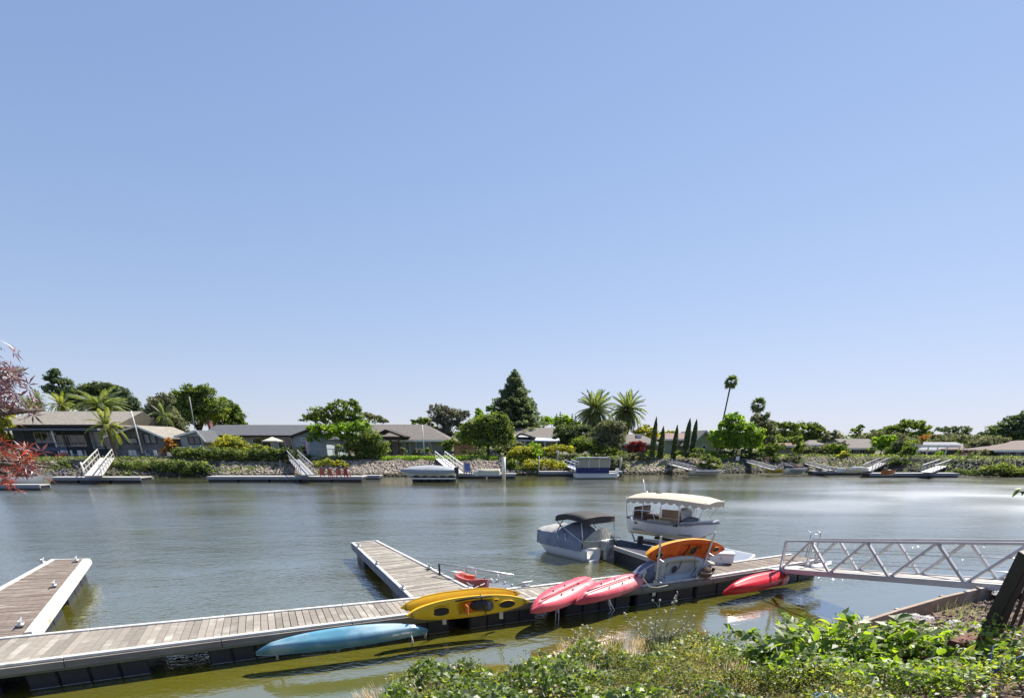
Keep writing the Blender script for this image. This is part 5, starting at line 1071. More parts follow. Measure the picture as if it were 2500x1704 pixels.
def scuppers(rt, L_, D_=.3):
    for s, y in ((-.35,-.1),(-.3,.1),(.02,-.11),(.05,.11),(.34,0.)):
        child_local(rt, 'scupper', MB().tube([(s*L_/2, y, -D_*.5-.012), (s*L_/2, y, -D_*.3)], .018, 8), BLK)
    child_local(rt, 'keel_line', MB().tube([(-.8*L_/2, 0, -D_*.47), (-.4*L_/2,0,-D_*.53), (.4*L_/2,0,-D_*.53), (.75*L_/2,0,-D_*.49)], .018, 6), rt.children[0].data.materials[0], True)
p1, L1, _ = kayak('faded pink kayak upside down on the dock, nearer the yellow kayaks', P(1300,1484,.50), P(1452,1414,.62), -UPZ-NF*.45, .66, .26, PNK, rock=.07, blunt=2.4, stern_flat=True); scuppers(p1, L1)
p2, L2, _ = kayak('crimson and pink kayak upside down on the dock beside the kayak rack', P(1408,1462,.50), P(1585,1402,.60), -UPZ-NF*.45, .60, .26, PNK2, rock=.09, blunt=2.1); scuppers(p2, L2)
p3, L3, _ = kayak('bright red kayak lying upside down over the dock edge by the gangway', P(1775,1437,.30), P(1930,1400,.34), -UPZ*.8-NF*.55, .50, .30, REDK, rock=.14, blunt=2.2, stern_flat=True)
ko, Lo, _ = kayak('orange kayak on the upper arms of the rack, deck facing the bank', Q(1572,1350,14.05), Q(1762,1335,15.30), NF*.93-UPZ*.30, .66, .30, mat('amber_plastic', (.85,.40,.03), (.80,.30,.02), scale=1.5, rough=.35), deckmt=ORG, rock=.06, blunt=2.0, wells=((-.6,-.3,.6,.04),(-.22,.5,.66,.10)),
   hatches=((-.72,-.01,.14,.08,BLK),(.22,-.02,.13,.12,BLK),(.72,.03,.12,.07,BLK)))
child_local(ko, 'strap', MB().tube([(-.3,.26,.06),(-.36,0,.05),(-.3,-.25,.07)], .008, 5), DARK); child_local(ko, 'strap', MB().tube([(.02,.27,.07),(.1,.08,.04),(-.05,-.2,.05)], .016, 5), DARK); child_local(ko, 'handle', MB().tube([(.34,.12,.05),(.42,.06,.09),(.52,.1,.05)], .016, 6), DARK)
kg, Lg, _ = kayak('grey white kayak on the lower rack arms with blue grey cloth on its bow', Q(1550,1402,13.95), Q(1730,1378,15.1), NF*.95-UPZ*.12, .74, .34, GRYK, rock=.05, blunt=2.2, wells=((-.72,-.42,.66,.06),(-.32,.62,.70,.13)),
   hatches=((.02,.0,.11,.11,mat('navy_hatch', (.03,.035,.07), rough=.5)),(-.5,.0,.06,.04,BLK)))
CLOTH = mat('blue_grey_cloth', (.18,.21,.31), (.09,.11,.18), scale=4, rough=.9, bump=.8, bscale=8, bdist=.03, stretch=(1,4,1))
g = []
for i in range(9):
    s = -1.03+.42*i/8; hh = .385*max(0.02, 1-abs(min(1,abs(s)))**2.2)**.72+.02; x = s*Lg/2
    g.append([(x+.05*math.sin(k*1.7)*(i == 8), hh*math.cos(2*math.pi*k/16)*1.04, -.02+(.215+.02*math.sin(k*2.1+i))*math.sin(2*math.pi*k/16)*min(1, .45+i*.1)) for k in range(17)])
child_local(kg, 'bow_cover', MB().grid(g), CLOTH, True)
for y0 in (-.2,.2): child_local(kg, 'strap', MB().tube([(-.5,y0,.09),(-.42,y0*.3,.03),(-.3,y0,.09)], .01, 5), DARK)
child_local(kg, 'rib', MB().tube([(.45,-.2,-.02),(.45,.2,-.02)], .02, 6), GRYK, True); child_local(kg, 'rib', MB().tube([(-.25,-.2,-.02),(-.25,.2,-.02)], .02, 6), GRYK, True); child_local(kg, 'strap', MB().tube([(.2,.3,.07),(.17,.0,.02)], .012, 5), DARK)
child_local(kg, 'cord', MB().tube([(.6,.3,.1),(.72,0,.06),(.9,-.25,.08),(.55,-.3,.1),(.9,.2,.08)], .008, 5), DARK)
# kayak rack
RK = thing('kayak_rack', 'galvanised two post kayak rack bolted to the front of the dock', 'rack', P(1650,1440,.2))
def post_(xb, yb, xt, yt, zb, Y):
    b0 = P(xb, yb, zb); t = Q(xt, yt, b0.y+.12)
    obj('post', MB().beam(b0, t, .05, .05, up=(0,1,0)), GALV, RK, bevel=.006); obj('clamp', MB().beam(b0+Vector((-.045,-.01,0)), b0+Vector((-.045,0,.42)), .035, .05, up=(0,1,0)), GALV, RK)
    for z_ in (.55, 1.08):
        q = b0.lerp(t, (z_-zb)/(t.z-zb)); obj('arm', MB().beam(q, q-NF*.42+Vector((0,0,.02)), .035, .035), GALV, RK); obj('arm', MB().beam(q, q+NF*.22+Vector((0,0,-.05)), .03, .03), GALV, RK)
    return b0, t
post_(1597,1454,1614,1308,.12,14); post_(1699,1436,1746,1298,.12,14.9)
# brackets holding the yellow kayaks
for x, lb in ((1083,'left hand steel bracket clasping the front yellow kayak'),(1221,'right hand steel bracket clasping the front yellow kayak')):
    b0 = P(x, 1522-(x-1083)*.10, .14)+NF*.06; rt = thing('kayak_bracket', lb, 'bracket', b0, 'brackets under the yellow kayaks')
    obj('plate', MB().beam(b0, b0+Vector((0,0,.30)), .09, .03, up=(0,1,0)), GALV, rt, bevel=.006)
    obj('hook', MB().tube([b0+Vector((.01,-.02,.28)), b0+NF*.08+Vector((0.02,0,.42)), b0+NF*.09+Vector((.03,0,.58))], .014, 6).tube([b0+Vector((-.06,-.02,.28)), b0+NF*.08+Vector((-.05,0,.42)), b0+NF*.09+Vector((-.03,0,.58))], .010, 6), DARK, rt, True)
for x, y, lb in ((1357,1468,'galvanised boarding hook hanging below the faded pink kayak'),(1478,1452,'galvanised bent hook hanging below the crimson pink kayak')):
    b0 = P(x, y+10, .22)+NF*.08; rt = thing('mooring_hook', lb, 'hook', b0)
    sw = 0 if x < 1400 else .16
    obj('chain', MB().tube([b0+Vector((0,0,.12)), b0+Vector((.02+sw*.2,-.02,-.02)), b0+Vector((.02+sw*.5,-.03,-.14))], .028, 6), GALV, rt)
    for k in (-1, 1): obj('rod', MB().tube([b0+Vector((.03*k+sw*.3,-.03,-.05)), b0+Vector((.04*k+sw,-.04,-.26)), b0+Vector((.03*k+sw*.1,-.05,-.44))], .012, 6), GALV, rt)
for x, y in ((675,1592),(1002,1560),(1034,1542)):
    q = P(x, y, .2)+NF*.12; lab(obj('rope_end', MB().tube([q+Vector((0,0,.12)), q+Vector((.01,0,0)), q+Vector((-.01,0,-.10))], [.008,.022,.026], 7), ROPE, smooth=True), 'short white rope end dangling under the blue kayak at photo left' if x == 675 else ('short white rope end under the blue kayak, lower of the two at its right tip' if x == 1002 else 'white tassel hanging from the right tip of the blue kayak'), 'rope')
# small red kayak beside the centre finger
rk, Lr, _ = kayak('small weathered red kayak moored upright beside the centre finger dock', P(1118,1412,.28), P(1186,1432,.26)+Vector((.0,-.12,0)), UPZ+Vector((.25,.1,0)), .74, .40, mat('salmon_red_plastic', (.50,.09,.08), (.42,.12,.11), scale=2, rough=.4, c3=(.6,.3,.27), s3=3, t3=.6), rock=.14, blunt=2.8, wells=((-.75,.7,.74,.22),), seat=(.1, mat('orange_red_seat', (.6,.12,.05), rough=.5)))
child_local(rk, 'mooring_ring', MB().ball((.82,0,.24), .05, 8, 6), WHITEP, True)
FRM = thing('kayak_launch', 'floating launch frame with long steel guide rails beside the small red kayak', 'launch frame', P(1170,1440,0))
a = P(1072,1375,.75); c = P(1254,1404,.75)
obj('guide_rail', MB().tube([a, c], .028, 8), GALV, FRM, True); obj('guide_rail', MB().tube([P(1058,1385,.55), P(1120,1399,.55)], .022, 8), GALV, FRM, True)
obj('guide_post', MB().tube([a, a+Vector((0,0,-.5))], .028, 8), DARK, FRM, True)
def hoop(x0, x1, yt, yb, z): 
    b0 = P(x0, yb, z); b1 = P(x1, yb+6, z); h_ = Q(x0, yt, b0.y).z; m_ = MB().tube([b0, V3(b0, h_-.08), V3(b0.lerp(b1,.18), h_), V3(b0.lerp(b1,.82), h_), V3(b1, h_-.08), b1], .022, 8); obj('hoop', m_, WHITEP, FRM, True)
hoop(1140,1161,1382,1412,.2); hoop(1199,1217,1394,1416,.2)
obj('float_deck', MB().slab([tuple(P(x,y,.22))[:2] for x,y in ((1186,1410),(1262,1430),(1235,1442),(1165,1446),(1150,1430))], .02, .22), mat('slate_float_deck', (.16,.18,.21), (.11,.125,.15), scale=3, rough=.7), FRM, bevel=.02)
for x, y in ((1212,1416),(1232,1422),(1250,1428)): obj('bolt', MB().ball(P(x,y,.26), .035, 8, 6), WHITEP, FRM, True)
def rope(label, pts_, r=.012, name='mooring_line', cat='rope', mt=None): return lab(obj(name, MB().tube(pts_, r, 6), mt or ROPE, smooth=True), label, cat)
rope('pale line from the small red kayak to the corner cleat of the finger dock', [P(1183,1424,.42), P(1165,1432,.40), P(1152,1437,.47)])
rope('coil of pale rope heaped on the cleat at the base of the finger dock', [P(1132+9*math.cos(k*.9)*(1+.3*math.sin(k)), 1448+3*math.sin(k*.9), .49+.003*k) for k in range(26)])
rope('pale line hanging from the middle right cleat of the finger dock', [P(1046,1386,.5), P(1060,1392,.3), P(1072,1388,.25)])
rope('pale line looped below the blue grey cloth of the lower rack kayak', [P(1570,1412,.75), P(1585,1432,.55), P(1605,1434,.5), P(1630,1428,.55)])
rope('tan rope lying between the rack and the white dock box', [P(1700,1412,.5), P(1712,1400,.47), P(1728,1392,.47), P(1738,1384,.5), P(1741,1398,.47)])
BK = thing('basket', 'small brown wicker basket hanging at the right post of the rack', 'basket', P(1724,1396,.45))
obj('bowl', MB().tube([P(1724,1397,.45), P(1724,1397,.52), P(1724,1397,.6)], [.09,.13,.15], 14, True), mat('wicker', (.22,.13,.09), (.14,.08,.06), scale=14, rough=.9, bump=.6, bscale=40), BK, True); obj('rim', MB().tube([P(1724,1397,.6)+Vector((.15*math.cos(k*.4),.15*math.sin(k*.4),0)) for k in range(17)], .012, 5), ROPE, BK)
lab(obj('black_bollard', MB().tube([P(1742,1389,.42), P(1742,1389,.62)], [.05,.04], 8).ball(P(1742,1389,.64), .05), DARK, smooth=True), 'small black bollard beside the wicker basket', 'bollard')

# ------------------------------------------------------------------ boat lift, boats
LI = thing('boat_lift', 'floating boat lift with charcoal carpeted side deck under the canopy boat', 'boat lift', P(1600,1360,0))
def fl_deck(name, corners, mt, z=.38, edge_m=WHITE_EDGE, zb=-.15):
    q = [P(x, y, z) for x, y in corners]; obj(name, MB().slab([(p.x,p.y) for p in q], z-.05, z), mt, LI)
    cx_ = sum((p for p in q), Vector((0,0,0)))/len(q)
    obj('float', MB().slab([(cx_.x+(p.x-cx_.x)*.97, cx_.y+(p.y-cx_.y)*.97) for p in q], zb, z-.14), FLOAT, LI)
    rim = MB()
    for a, c in zip(q, q[1:]+q[:1]): rim.beam(a+Vector((0,0,-.06)), c+Vector((0,0,-.06)), .08, .14)
    obj('rim', rim, edge_m, LI, bevel=.01)
GRIM = mat('grey_white_rim', (.5,.49,.47), (.38,.37,.36), scale=3, rough=.7)
fl_deck('carpet_deck', [(1492,1313),(1502,1334),(1668,1388),(1740,1372),(1590,1333)], CARPET, edge_m=GRIM)
fl_deck('carpet_deck', [(1738,1332),(1842,1354),(1828,1366),(1790,1372),(1700,1345)], mat('blue_grey_hull', (.16,.20,.27), (.11,.14,.2), scale=2, rough=.6), z=.45)
for x, y, x2, y2 in ((1560,1318,1700,1332),(1590,1336,1735,1350)):
    obj('cross_beam', MB().beam(P(x,y,.5), P(x2,y2,.5), .1, .12), GALV, LI)
obj('bunk', MB().beam(P(1566,1322,.58), P(1712,1350,.62), .1, .09), DKWOOD, LI); obj('bunk', MB().beam(P(1600,1312,.58), P(1736,1334,.62), .1, .09), DKWOOD, LI)
obj('motor', MB().box(P(1563,1318,.6), (.18,.2,.28)).tube([P(1563,1318,.45), P(1548,1320,.42)], .04), DARK, LI, bevel=.02)
DBX = thing('dock_box', 'white lidded dock box at the corner of the lift deck', 'dock box', P(1758,1372,.45))
bx_ = P(1760,1372,.45); M_ = Matrix.Rotation(-.25, 3, 'Z')
obj('body', MB().box(bx_+Vector((0,0,.13)), (.66,.42,.26), bas=M_), WHITEP, DBX, bevel=.02); obj('lid', MB().box(bx_+Vector((0,0,.285)), (.72,.47,.05), bas=M_), WHITEP, DBX, bevel=.015)
obj('latch', MB().box(bx_+M_ @ Vector((-.05,-.225,.16)), (.05,.02,.09), bas=M_), GALV, DBX)
lab(obj('life_jacket', MB().ball(P(1718,1376,.62), .2, 12, 7, (1.7,.8,.45)).ball(P(1705,1380,.62), .14, 10, 6, (1.2,1,.6)), mat('cream_canvas', (.62,.56,.44), (.5,.45,.36), scale=4, rough=.9, bump=.6, bscale=8, bdist=.02), smooth=True), 'heap of cream canvas lying behind the right post of the rack', 'canvas')
lab(obj('bow_step', MB().slab([tuple(P(x,y,.55))[:2] for x,y in ((1980,1378),(2030,1368),(2032,1375),(1995,1385))], .48, .55), WHITEP, bevel=.01), 'white dock step plate beside the foot of the gangway', 'step')
# canopy launch
DB = local('canopy_boat', 'white electric launch with beige scalloped canopy raised on the lift', 'boat')
LH, WH = 4.0, 1.45
mb, g = hull(LH, WH, .52, .5, .12, nx=28, ny=13, stern=.74); obj('hull', mb, WHITEP, DB, True)
obj('bottom_paint', MB().grid([[(p[0], p[1]*1.005, p[2]-.006) for p in r_[4:9]] for r_ in g]), mat('dark_bottom_paint', (.04,.035,.035), rough=.5), DB, True)
for e in (0, -1): obj('rub_rail', MB().tube([(r_[e][0], r_[e][1]*1.01, r_[e][2]-.03) for r_ in g], .028, 6), mat('grey_rub_rail', (.25,.25,.27), (.2,.2,.22), rough=.5), DB, True)
fd = [[(r_[0][0], r_[0][1]*(1-2*t/6), r_[0][2]+.01+.05*math.sin(math.pi*t/6)) for t in range(7)] for r_ in g[19:]]
obj('foredeck', MB().grid(fd), WHITEP, DB, True)
fd = [[(r_[0][0], r_[0][1]*(1-2*t/6), r_[0][2]-.02) for t in range(7)] for r_ in g[:4]]; obj('aft_deck', MB().grid(fd), WHITEP, DB)
obj('floor', MB().box((-.25,0,.18), (2.9,1.0,.04)), mat('boat_floor', (.3,.29,.27), rough=.7), DB)
TAN = mat('tan_upholstery', (.52,.42,.30), (.43,.34,.24), scale=4, rough=.7); BRN = mat('brown_upholstery', (.13,.07,.055), (.09,.05,.04), scale=4, rough=.6)
obj('bench', MB().box((-1.3,0,.5), (.5,1.15,.3)), BRN, DB, bevel=.04); obj('bench_back', MB().box((-1.58,0,.72), (.1,1.15,.4)), BRN, DB, bevel=.03)
obj('bench', MB().box((-.35,.44,.45), (1.2,.3,.22)), TAN, DB, bevel=.04); obj('bench_back', MB().box((-.35,.6,.68), (1.25,.07,.26)), TAN, DB, bevel=.03); obj('bench', MB().box((-.35,-.42,.45), (1.2,.3,.22)), TAN, DB, bevel=.04)
obj('console', MB().box((.42,.22,.55), (.3,.4,.35)), BRN, DB, bevel=.04)
obj('windscreen', MB().add([(.75,-.58,.62),(.75,.58,.62),(.62,.55,1.0),(.62,-.55,1.0)], [(0,1,2,3)]), mat('clear_plastic', (.55,.6,.65), (.5,.55,.6), rough=.08, trans=.8), DB)
obj('bow_cushion', MB().ball((.82,0,.64), .4, 12, 6, (1,.9,.18)), mat('slate_cushion', (.16,.2,.26), rough=.7), DB, True)
CAN = mat('beige_canopy', (.60,.52,.41), (.54,.47,.37), scale=2, rough=.85, bump=.35, bscale=4, bdist=.03)
cg = []; x0c, x1c = -2.05, 1.9
for i in range(25):
    s = i/24; x = x0c+(x1c-x0c)*s; e = min(1, s/.12, (1-s)/.12)**.5; hw_ = .74*(.80+.20*e)
    cg.append([(x, hw_*t, 1.19+.13*(1-t*t)*(.35+.65*e)+.07*math.sin(math.pi*s)) for t in (-1,-.85,-.6,-.3,0,.3,.6,.85,1)])
co = obj('canopy', MB().grid(cg), CAN, DB, True)
vg = MB()
rim = [r_[0] for r_ in cg]+[p for p in cg[-1][1:-1]]+[r_[-1] for r_ in cg[::-1]]+[p for p in cg[0][::-1][1:-1]]+[cg[0][0]]
fine = []
for a, c in zip(rim[:-1], rim[1:]):
    for k in range(4): fine.append(Vector(a).lerp(Vector(c), k/4))
acc = 0; low_ = []
for i, p in enumerate(fine):
    if i: acc += (fine[i]-fine[i-1]).length
    low_.append(p+Vector((0,0,-.10-.075*abs(math.sin(acc*math.pi/.36)))))
fine.append(fine[0]); low_.append(low_[0]); vg.grid([fine, low_]); obj('valance', vg, CAN, DB)
for xx, xt in ((-1.95,-2.0),(-1.1,-1.1),(-.2,-.2),(.7,.62),(1.35,1.8)):
    for sd in (-1, 1):
        wy = .66 if abs(xx) < 1.2 else (.56 if xx < 0 else .34)
        obj('canopy_post', MB().tube([(xx, sd*wy, .56), (xt, sd*.70, 1.24)], .018, 6), WHITEP, DB, True)
obj('guard_rail', MB().tube([(-1.6,-.66,.56),(-1.58,-.67,.80),(-1.3,-.68,.84),(-.6,-.7,.84),(-.45,-.69,.62),(-.45,-.69,.56)], .014, 6), WHITEP, DB, True)
obj('light_mast', MB().tube([(-1.7,.3,1.28),(-1.95,.35,1.75)], .02, 6).ball((-1.65,.3,1.33), .06), WHITEP, DB, True)
obj('vent_flap', MB().box((-.75,-.1,1.385), (.22,.16,.03)), mat('dark_flap', (.10,.08,.06), rough=.9), DB)
text('registration_number', 'CF 2481 HT', .10, mat('grey_letter', (.12,.11,.12), rough=.6), Matrix.Translation((1.0,-.575,.49)) @ Matrix.Rotation(.34, 4, 'Z') @ Matrix.Rotation(math.pi/2, 4, 'X'), DB, 0)
obj('boat_emblem', MB().tube([(.52,-.69,.47),(.52,-.72,.47)], .035, 10).tube([(.62,-.67,.48),(.62,-.705,.48)], .05, 10), BLK, DB)
obj('stem_post', MB().tube([(LH/2-.02,0,.70),(LH/2-.22,0,.28)], .02, 6), ALU, DB)
kb_ = P(1553,1298,.62); kw_ = P(1738,1322,.62); hd = math.atan2(kw_.y-kb_.y, kw_.x-kb_.x)
ctr = (kb_+kw_)/2; placed(DB, (ctr.x-.05, ctr.y, .60), hd); DB.scale = (.86, .92, 1.1)
# lift guide poles
for x, y, zt in ((1541,1328,1.25),):
    b0 = P(x+10,1330,.35); t = Q(1541,1262,b0.y); obj('guide_pole', MB().tube([P(1568,1326,.4), P(1549,1318,.45), Q(1543,1300,b0.y), t], .035, 8), WHITEP, LI, True)
# covered boat with bimini
BB = local('bimini_boat', 'small white boat under a blue grey cover with a black bimini frame', 'boat')
LB_, WB_ = 2.95, 1.65
for sd in (-1, 1):
    gg = []
    for i in range(17):
        s = i/16; hw_ = .36*(1 if s < .6 else max(.02, 1-((s-.6)/.4)**2)); x = (s-.5)*LB_; kz = -.15+.25*max(0,(s-.7)/.3)**2
        gg.append([(x, sd*.5+hw_*c_, .36+.04*s+(kz-.36)*max(0, s_)) for c_, s_ in [(math.cos(math.pi*k/10), math.sin(math.pi*k/10)**.5) for k in range(11)]])
    m_ = MB().grid(gg); m_.f.append(tuple(range(11))); obj('hull', m_, WHITEP, BB, True)
obj('deck', MB().box((-.05,0,.36), (LB_*.9,WB_,.08)), WHITEP, BB, bevel=.02)
obj('stripe', MB().box((-.2,-.872,.24), (2.2,.012,.03)), mat('navy_stripe', (.03,.04,.1)), BB)
TC = mat('blue_grey_tarp', (.27,.29,.35), (.20,.22,.27), scale=3, rough=.85, bump=.9, bscale=4, bdist=.04, c3=(.33,.34,.38), s3=1)
TL = mat('faded_tarp', (.42,.40,.38), (.32,.31,.31), scale=3, rough=.85, bump=.9, bscale=5, bdist=.04)
def ridge(x): return float(np.interp(x, [-1.45,-.8,-.45,-.1,.5,1.0,1.45], [.50,.76,1.20,1.18,1.04,.98,.90]))
cg = []
for i in range(31):
    x = -1.2+(2.66)*i/30; hw_ = .86*(1 if x < .9 else 1-.16*((x-.9)/.56)**2); z1 = ridge(x); row = []
    for t in (-1.03,-1,-.8,-.55,-.3,0,.3,.55,.8,1,1.03):
        a = abs(t); z = .30 if a > 1 else (.62+.16*min(1,max(0,(x+.3)/.8)) if a == 1 else .66+.16*min(1,max(0,(x+.3)/.8))+(z1-.66-.16*min(1,max(0,(x+.3)/.8)))*(1-a**1.3))
        wv = .018*math.sin(x*16+t*3)*(a > .9)
        row.append((x, (hw_+wv)*t, max(.3, z+.012*math.sin(x*11+t*7))))
    cg.append(row)
cvm = MB().grid(cg); cvm.f.append(tuple(range(len(cvm.v)-11, len(cvm.v)))); obj('cover', cvm, TC, BB, True)
obj('foredeck_cover', MB().grid([[(p[0], p[1]*.985, p[2]+.012) for p in r_[1:-1]] for r_ in cg[19:]]), TL, BB, True)
BM = mat('black_bimini', (.03,.03,.035), (.05,.045,.04), scale=3, rough=.8)
bg = [[(-1.15+1.45*i/10, .84*t, 1.40+.10*math.sin(math.pi*i/10)**.5+.05*(1-t*t)-(.16 if abs(t) == 1 else 0)) for t in (-1,-.98,-.6,-.2,.2,.6,.98,1)] for i in range(11)]
m_ = MB().grid(bg); n_ = len(m_.v)
for r_, dx in ((bg[0], -.03), (bg[-1], .03)): m_.grid([r_, [(p[0]+dx, p[1], min(p[2], 1.34)-.12) for p in r_]])
obj('bimini_top', m_, BM, BB, True)
for sd in (-1, 1):
    y = sd*.84
    for a, c in (((.25,y,1.30),(-.25,y,.85)),((-.25,y,.85),(-.35,y,.42)),((-.15,y,1.36),(.18,y,.85)),((.18,y,.85),(.05,y,.42)),((-1.1,y,1.28),(-1.25,y*.98,.42)),((.1,y,1.15),(-1.2,y,.62))):
        obj('bimini_tube', MB().tube([a, c], .016, 6), STEEL if a[0] < -1 or a[2] < 1.2 else DARK, BB, True)
obj('stern_cover', MB().grid([[(-1.2-.25*math.sin(math.pi*j/8)*(1-i/7*.5), -.8+1.6*j/8, .42+(.55*math.sin(math.pi*(j+.5)/9)+.12)*(i/7)) for j in range(9)] for i in range(8)]), mat('cream_tarp', (.50,.49,.42), (.36,.36,.31), scale=4, rough=.8, bump=1, bscale=5, bdist=.05, stretch=(1,3,1)), BB, True)
obj('stern_rail', MB().tube([(-1.2,-.8,.4),(-1.2,-.8,.68),(-1.62,-.7,.70),(-1.75,0,.72),(-1.62,.7,.70),(-1.2,.8,.68),(-1.2,.8,.4)], .018, 6), STEEL, BB, True)
OBM = obj('outboard', MB().box((-1.62,.1,.50), (.28,.24,.34)).box((-1.68,.1,.2), (.14,.12,.4)), mat('pale_outboard', (.5,.5,.48), (.3,.3,.3), scale=6, rough=.5), BB, bevel=.03)
obj('motor_leg', MB().beam((-1.55,-.45,.55), (-2.05,-.75,.02), .06, .1), DARK, OBM); 
for k in range(3):
    a = k*2.094; obj('propeller_blade', MB().ball((-2.1+.02*k, -.78+.09*math.cos(a), .02+.09*math.sin(a)), .06, 8, 5, (.3,.7,.9)), ALU, OBM, True)
e0 = P(1316,1338,0); e1 = P(1443,1366,0); e2 = P(1498,1350,0); hd = math.atan2(e0.y-e1.y, e0.x-e1.x); mid = (e1+e2)/2+(e0-e1)/2
placed(BB, (mid.x, mid.y, -.08), hd)

# ------------------------------------------------------------------ gangway
GW = thing('gangway', 'white aluminium truss gangway rising from the dock to the right bank', 'gangway', (8.2,15.5,.45))
ga = P(1905,1390,.50); gb = P(2475,1433,1.33); gd = (gb-ga); gL = gd.length; gd.normalize(); Lg_ = 8.4
def GP(t, side, h=0.):   # side 0 = left truss, 1 = right truss, distance along t
    perp = Vector((-gd.y, gd.x, 0)).normalized()*-1; perp = perp if perp.x > 0 else -perp
    return ga+gd*t+perp*(.95*side)+Vector((0,0,h))
def t_at(x, side, h):
    lo, hi = 0, Lg_+3
    for _ in range(40):
        m_ = (lo+hi)/2
        if project(GP(m_, side, h))[0] < x: lo = m_
        else: hi = m_
    return lo
RH = .80
for s_ in (0, 1):
    obj('top_rail', MB().beam(GP(0,s_,RH), GP(Lg_,s_,RH), .055, .055), ALU, GW, bevel=.006); obj('bottom_chord', MB().beam(GP(0,s_,-.03), GP(Lg_,s_,-.03), .06, .13), ALU, GW, bevel=.006)
    obj('end_post', MB().beam(GP(0,s_,-.02), GP(0,s_,RH), .07, .07, up=(0,1,0)), ALU, GW, bevel=.006)
    for hh in (.27,.53): obj('guard_cable', MB().tube([GP(0,s_,hh), GP(Lg_,s_,hh)], .010, 6), STEEL, GW, True)
tb = [t_at(x, 0, 0) for x in (2025,2174,2357)]; st_ = ((tb[2]-tb[0])/2); nb = [tb[0]+st_*k for k in range(-1, 5)]
for s_ in (0, 1):
    for k, t in enumerate(nb):
        for dt in (-.5, .5):
            t2 = t+st_*dt
            if t < 0 and dt < 0: continue
            if t2 < -.1 or t2 > Lg_ or t > Lg_: continue
            if t < 0: 
                f = (0-t)/(t2-t); obj('brace', MB().beam(GP(0,s_,RH*f), GP(t2,s_,RH), .05, .05, up=(0,1,0)), ALU, GW); continue
            obj('brace', MB().beam(GP(t,s_,.0), GP(t2,s_,RH), .058, .058, up=(1,0,0)), ALU, GW, bevel=.005)
for k in range(12):
    t0, t1 = Lg_*k/12, Lg_*(k+1)/12; q = [GP(t0+.006,.04), GP(t1-.006,.04), GP(t1-.006,.96), GP(t0+.006,.96)]
    obj('tread_panel', MB().add([v+Vector((0,0,z)) for z in (-.03,.01) for v in q], [(0,3,2,1),(4,5,6,7),(0,1,5,4),(1,2,6,5),(2,3,7,6),(3,0,4,7)]), mat('pale_tread', (.55,.50,.45), (.42,.38,.34), scale=4, rough=.8, bump=.3, bscale=30), GW)
obj('transition_plate', MB().slab([tuple(GP(-.45,-.1))[:2], tuple(GP(.05,-.1))[:2], tuple(GP(.05,1.1))[:2], tuple(GP(-.45,1.1))[:2]], [.44,.49,.49,.44], [.455,.505,.505,.455]), ALU, GW)
LD = thing('swim_ladder', 'grey metal swim ladder standing on the dock behind the gangway', 'ladder', P(1985,1362,.42))
for sx_ in (-.13,.13): b0 = P(1985,1366,.30)+Vector((sx_*1.2,.2,0)); obj('rail', MB().tube([b0, b0+Vector((0,0,.82)), b0+Vector((0,.25,.86))], .017, 6), GALV, LD, True)
for z_ in (.3,.55,.8,1.08): b0 = P(1985,1366,.30)+Vector((0,.2,0)); obj('rung', MB().tube([V3(b0+Vector((-.155,0,0)), z_), V3(b0+Vector((.155,0,0)), z_)], .014, 6), GALV, LD, True)

# ------------------------------------------------------------------ near bank
EX = [-60,-20,-6,-2.6,-2.05,-1.75,-1.2,0,1.6,3.7,5.0,5.85,10.02,14,60]; EY = [-6,1,4.0,5.0,6.2,7.4,7.75,7.65,8.25,8.45,8.35,8.78,10.55,12.2,26]; EZ = [.3,.3,.25,.25,.3,.35,.38,.42,.5,.6,.72,.80,1.05,1.25,1.3]
def eY(x): return float(np.interp(x, EX, EY))
def bz(x, y):
    d = eY(x)-y; ez = float(np.interp(x, EX, EZ))
    if d < 0: return ez+d*1.1
    cap = 1.45 if x > 0 else 1.3
    return ez+min(d*.20, max(0, cap-ez))
pts = []
xs = list(np.arange(-60,-8,4))+list(np.arange(-8,16,.25))+list(np.arange(16,60,4))
for x in xs:
    pts.append([(x, eY(x)-d, bz(x, eY(x)-d)+(.03*math.sin(x*9+d*5)+.02*math.sin(x*23-d*11))*(d > .2)) for d in (-2.2,-1.2,-.6,-.25,-.08,0,.12,.3,.55,.85,1.2,1.6,2.0,2.5,3,3.6,4.3,5,7,12,30,60)])
SOIL = mat('brown_mulch_soil', (.16,.11,.075), (.09,.06,.045), scale=6, rough=.95, bump=1, bscale=25, bdist=.03, c3=(.24,.19,.14), s3=3, t3=.55)
NB = obj('near_bank', MB().grid(pts), SOIL, smooth=True, origin=False); lab(NB, 'near garden bank of brown soil sloping down to the water', None, None, 'structure')
# retaining boards
RW = thing('retaining_edge', 'long weathered timber edging board holding back the bank at the right', 'edging', (7.5,9.6,.9))
EB = mat('edging_timber', (.40,.31,.24), (.27,.20,.155), scale=2, rough=.85, stretch=(1,6,8), bump=.4, bscale=5, c3=(.5,.43,.36), s3=1.5)
bp_ = [P(2030,1540,.90), P(2080,1522,1.0), P(2190,1487,1.08), P(2300,1455,1.16), P(2390,1434,1.22), P(2480,1418,1.28), P(2600,1395,1.36)]
for a, c in zip(bp_[:-1], bp_[1:]):
    obj('board', MB().beam(a+Vector((0,-.03,-.22)), c+Vector((0,-.03,-.22)), .07, .44), EB, RW, bevel=.006)
for a in bp_[1:-1]: obj('stake', MB().box(a+Vector((.04,.06,-.2)), (.06,.06,.4)), EB, RW)
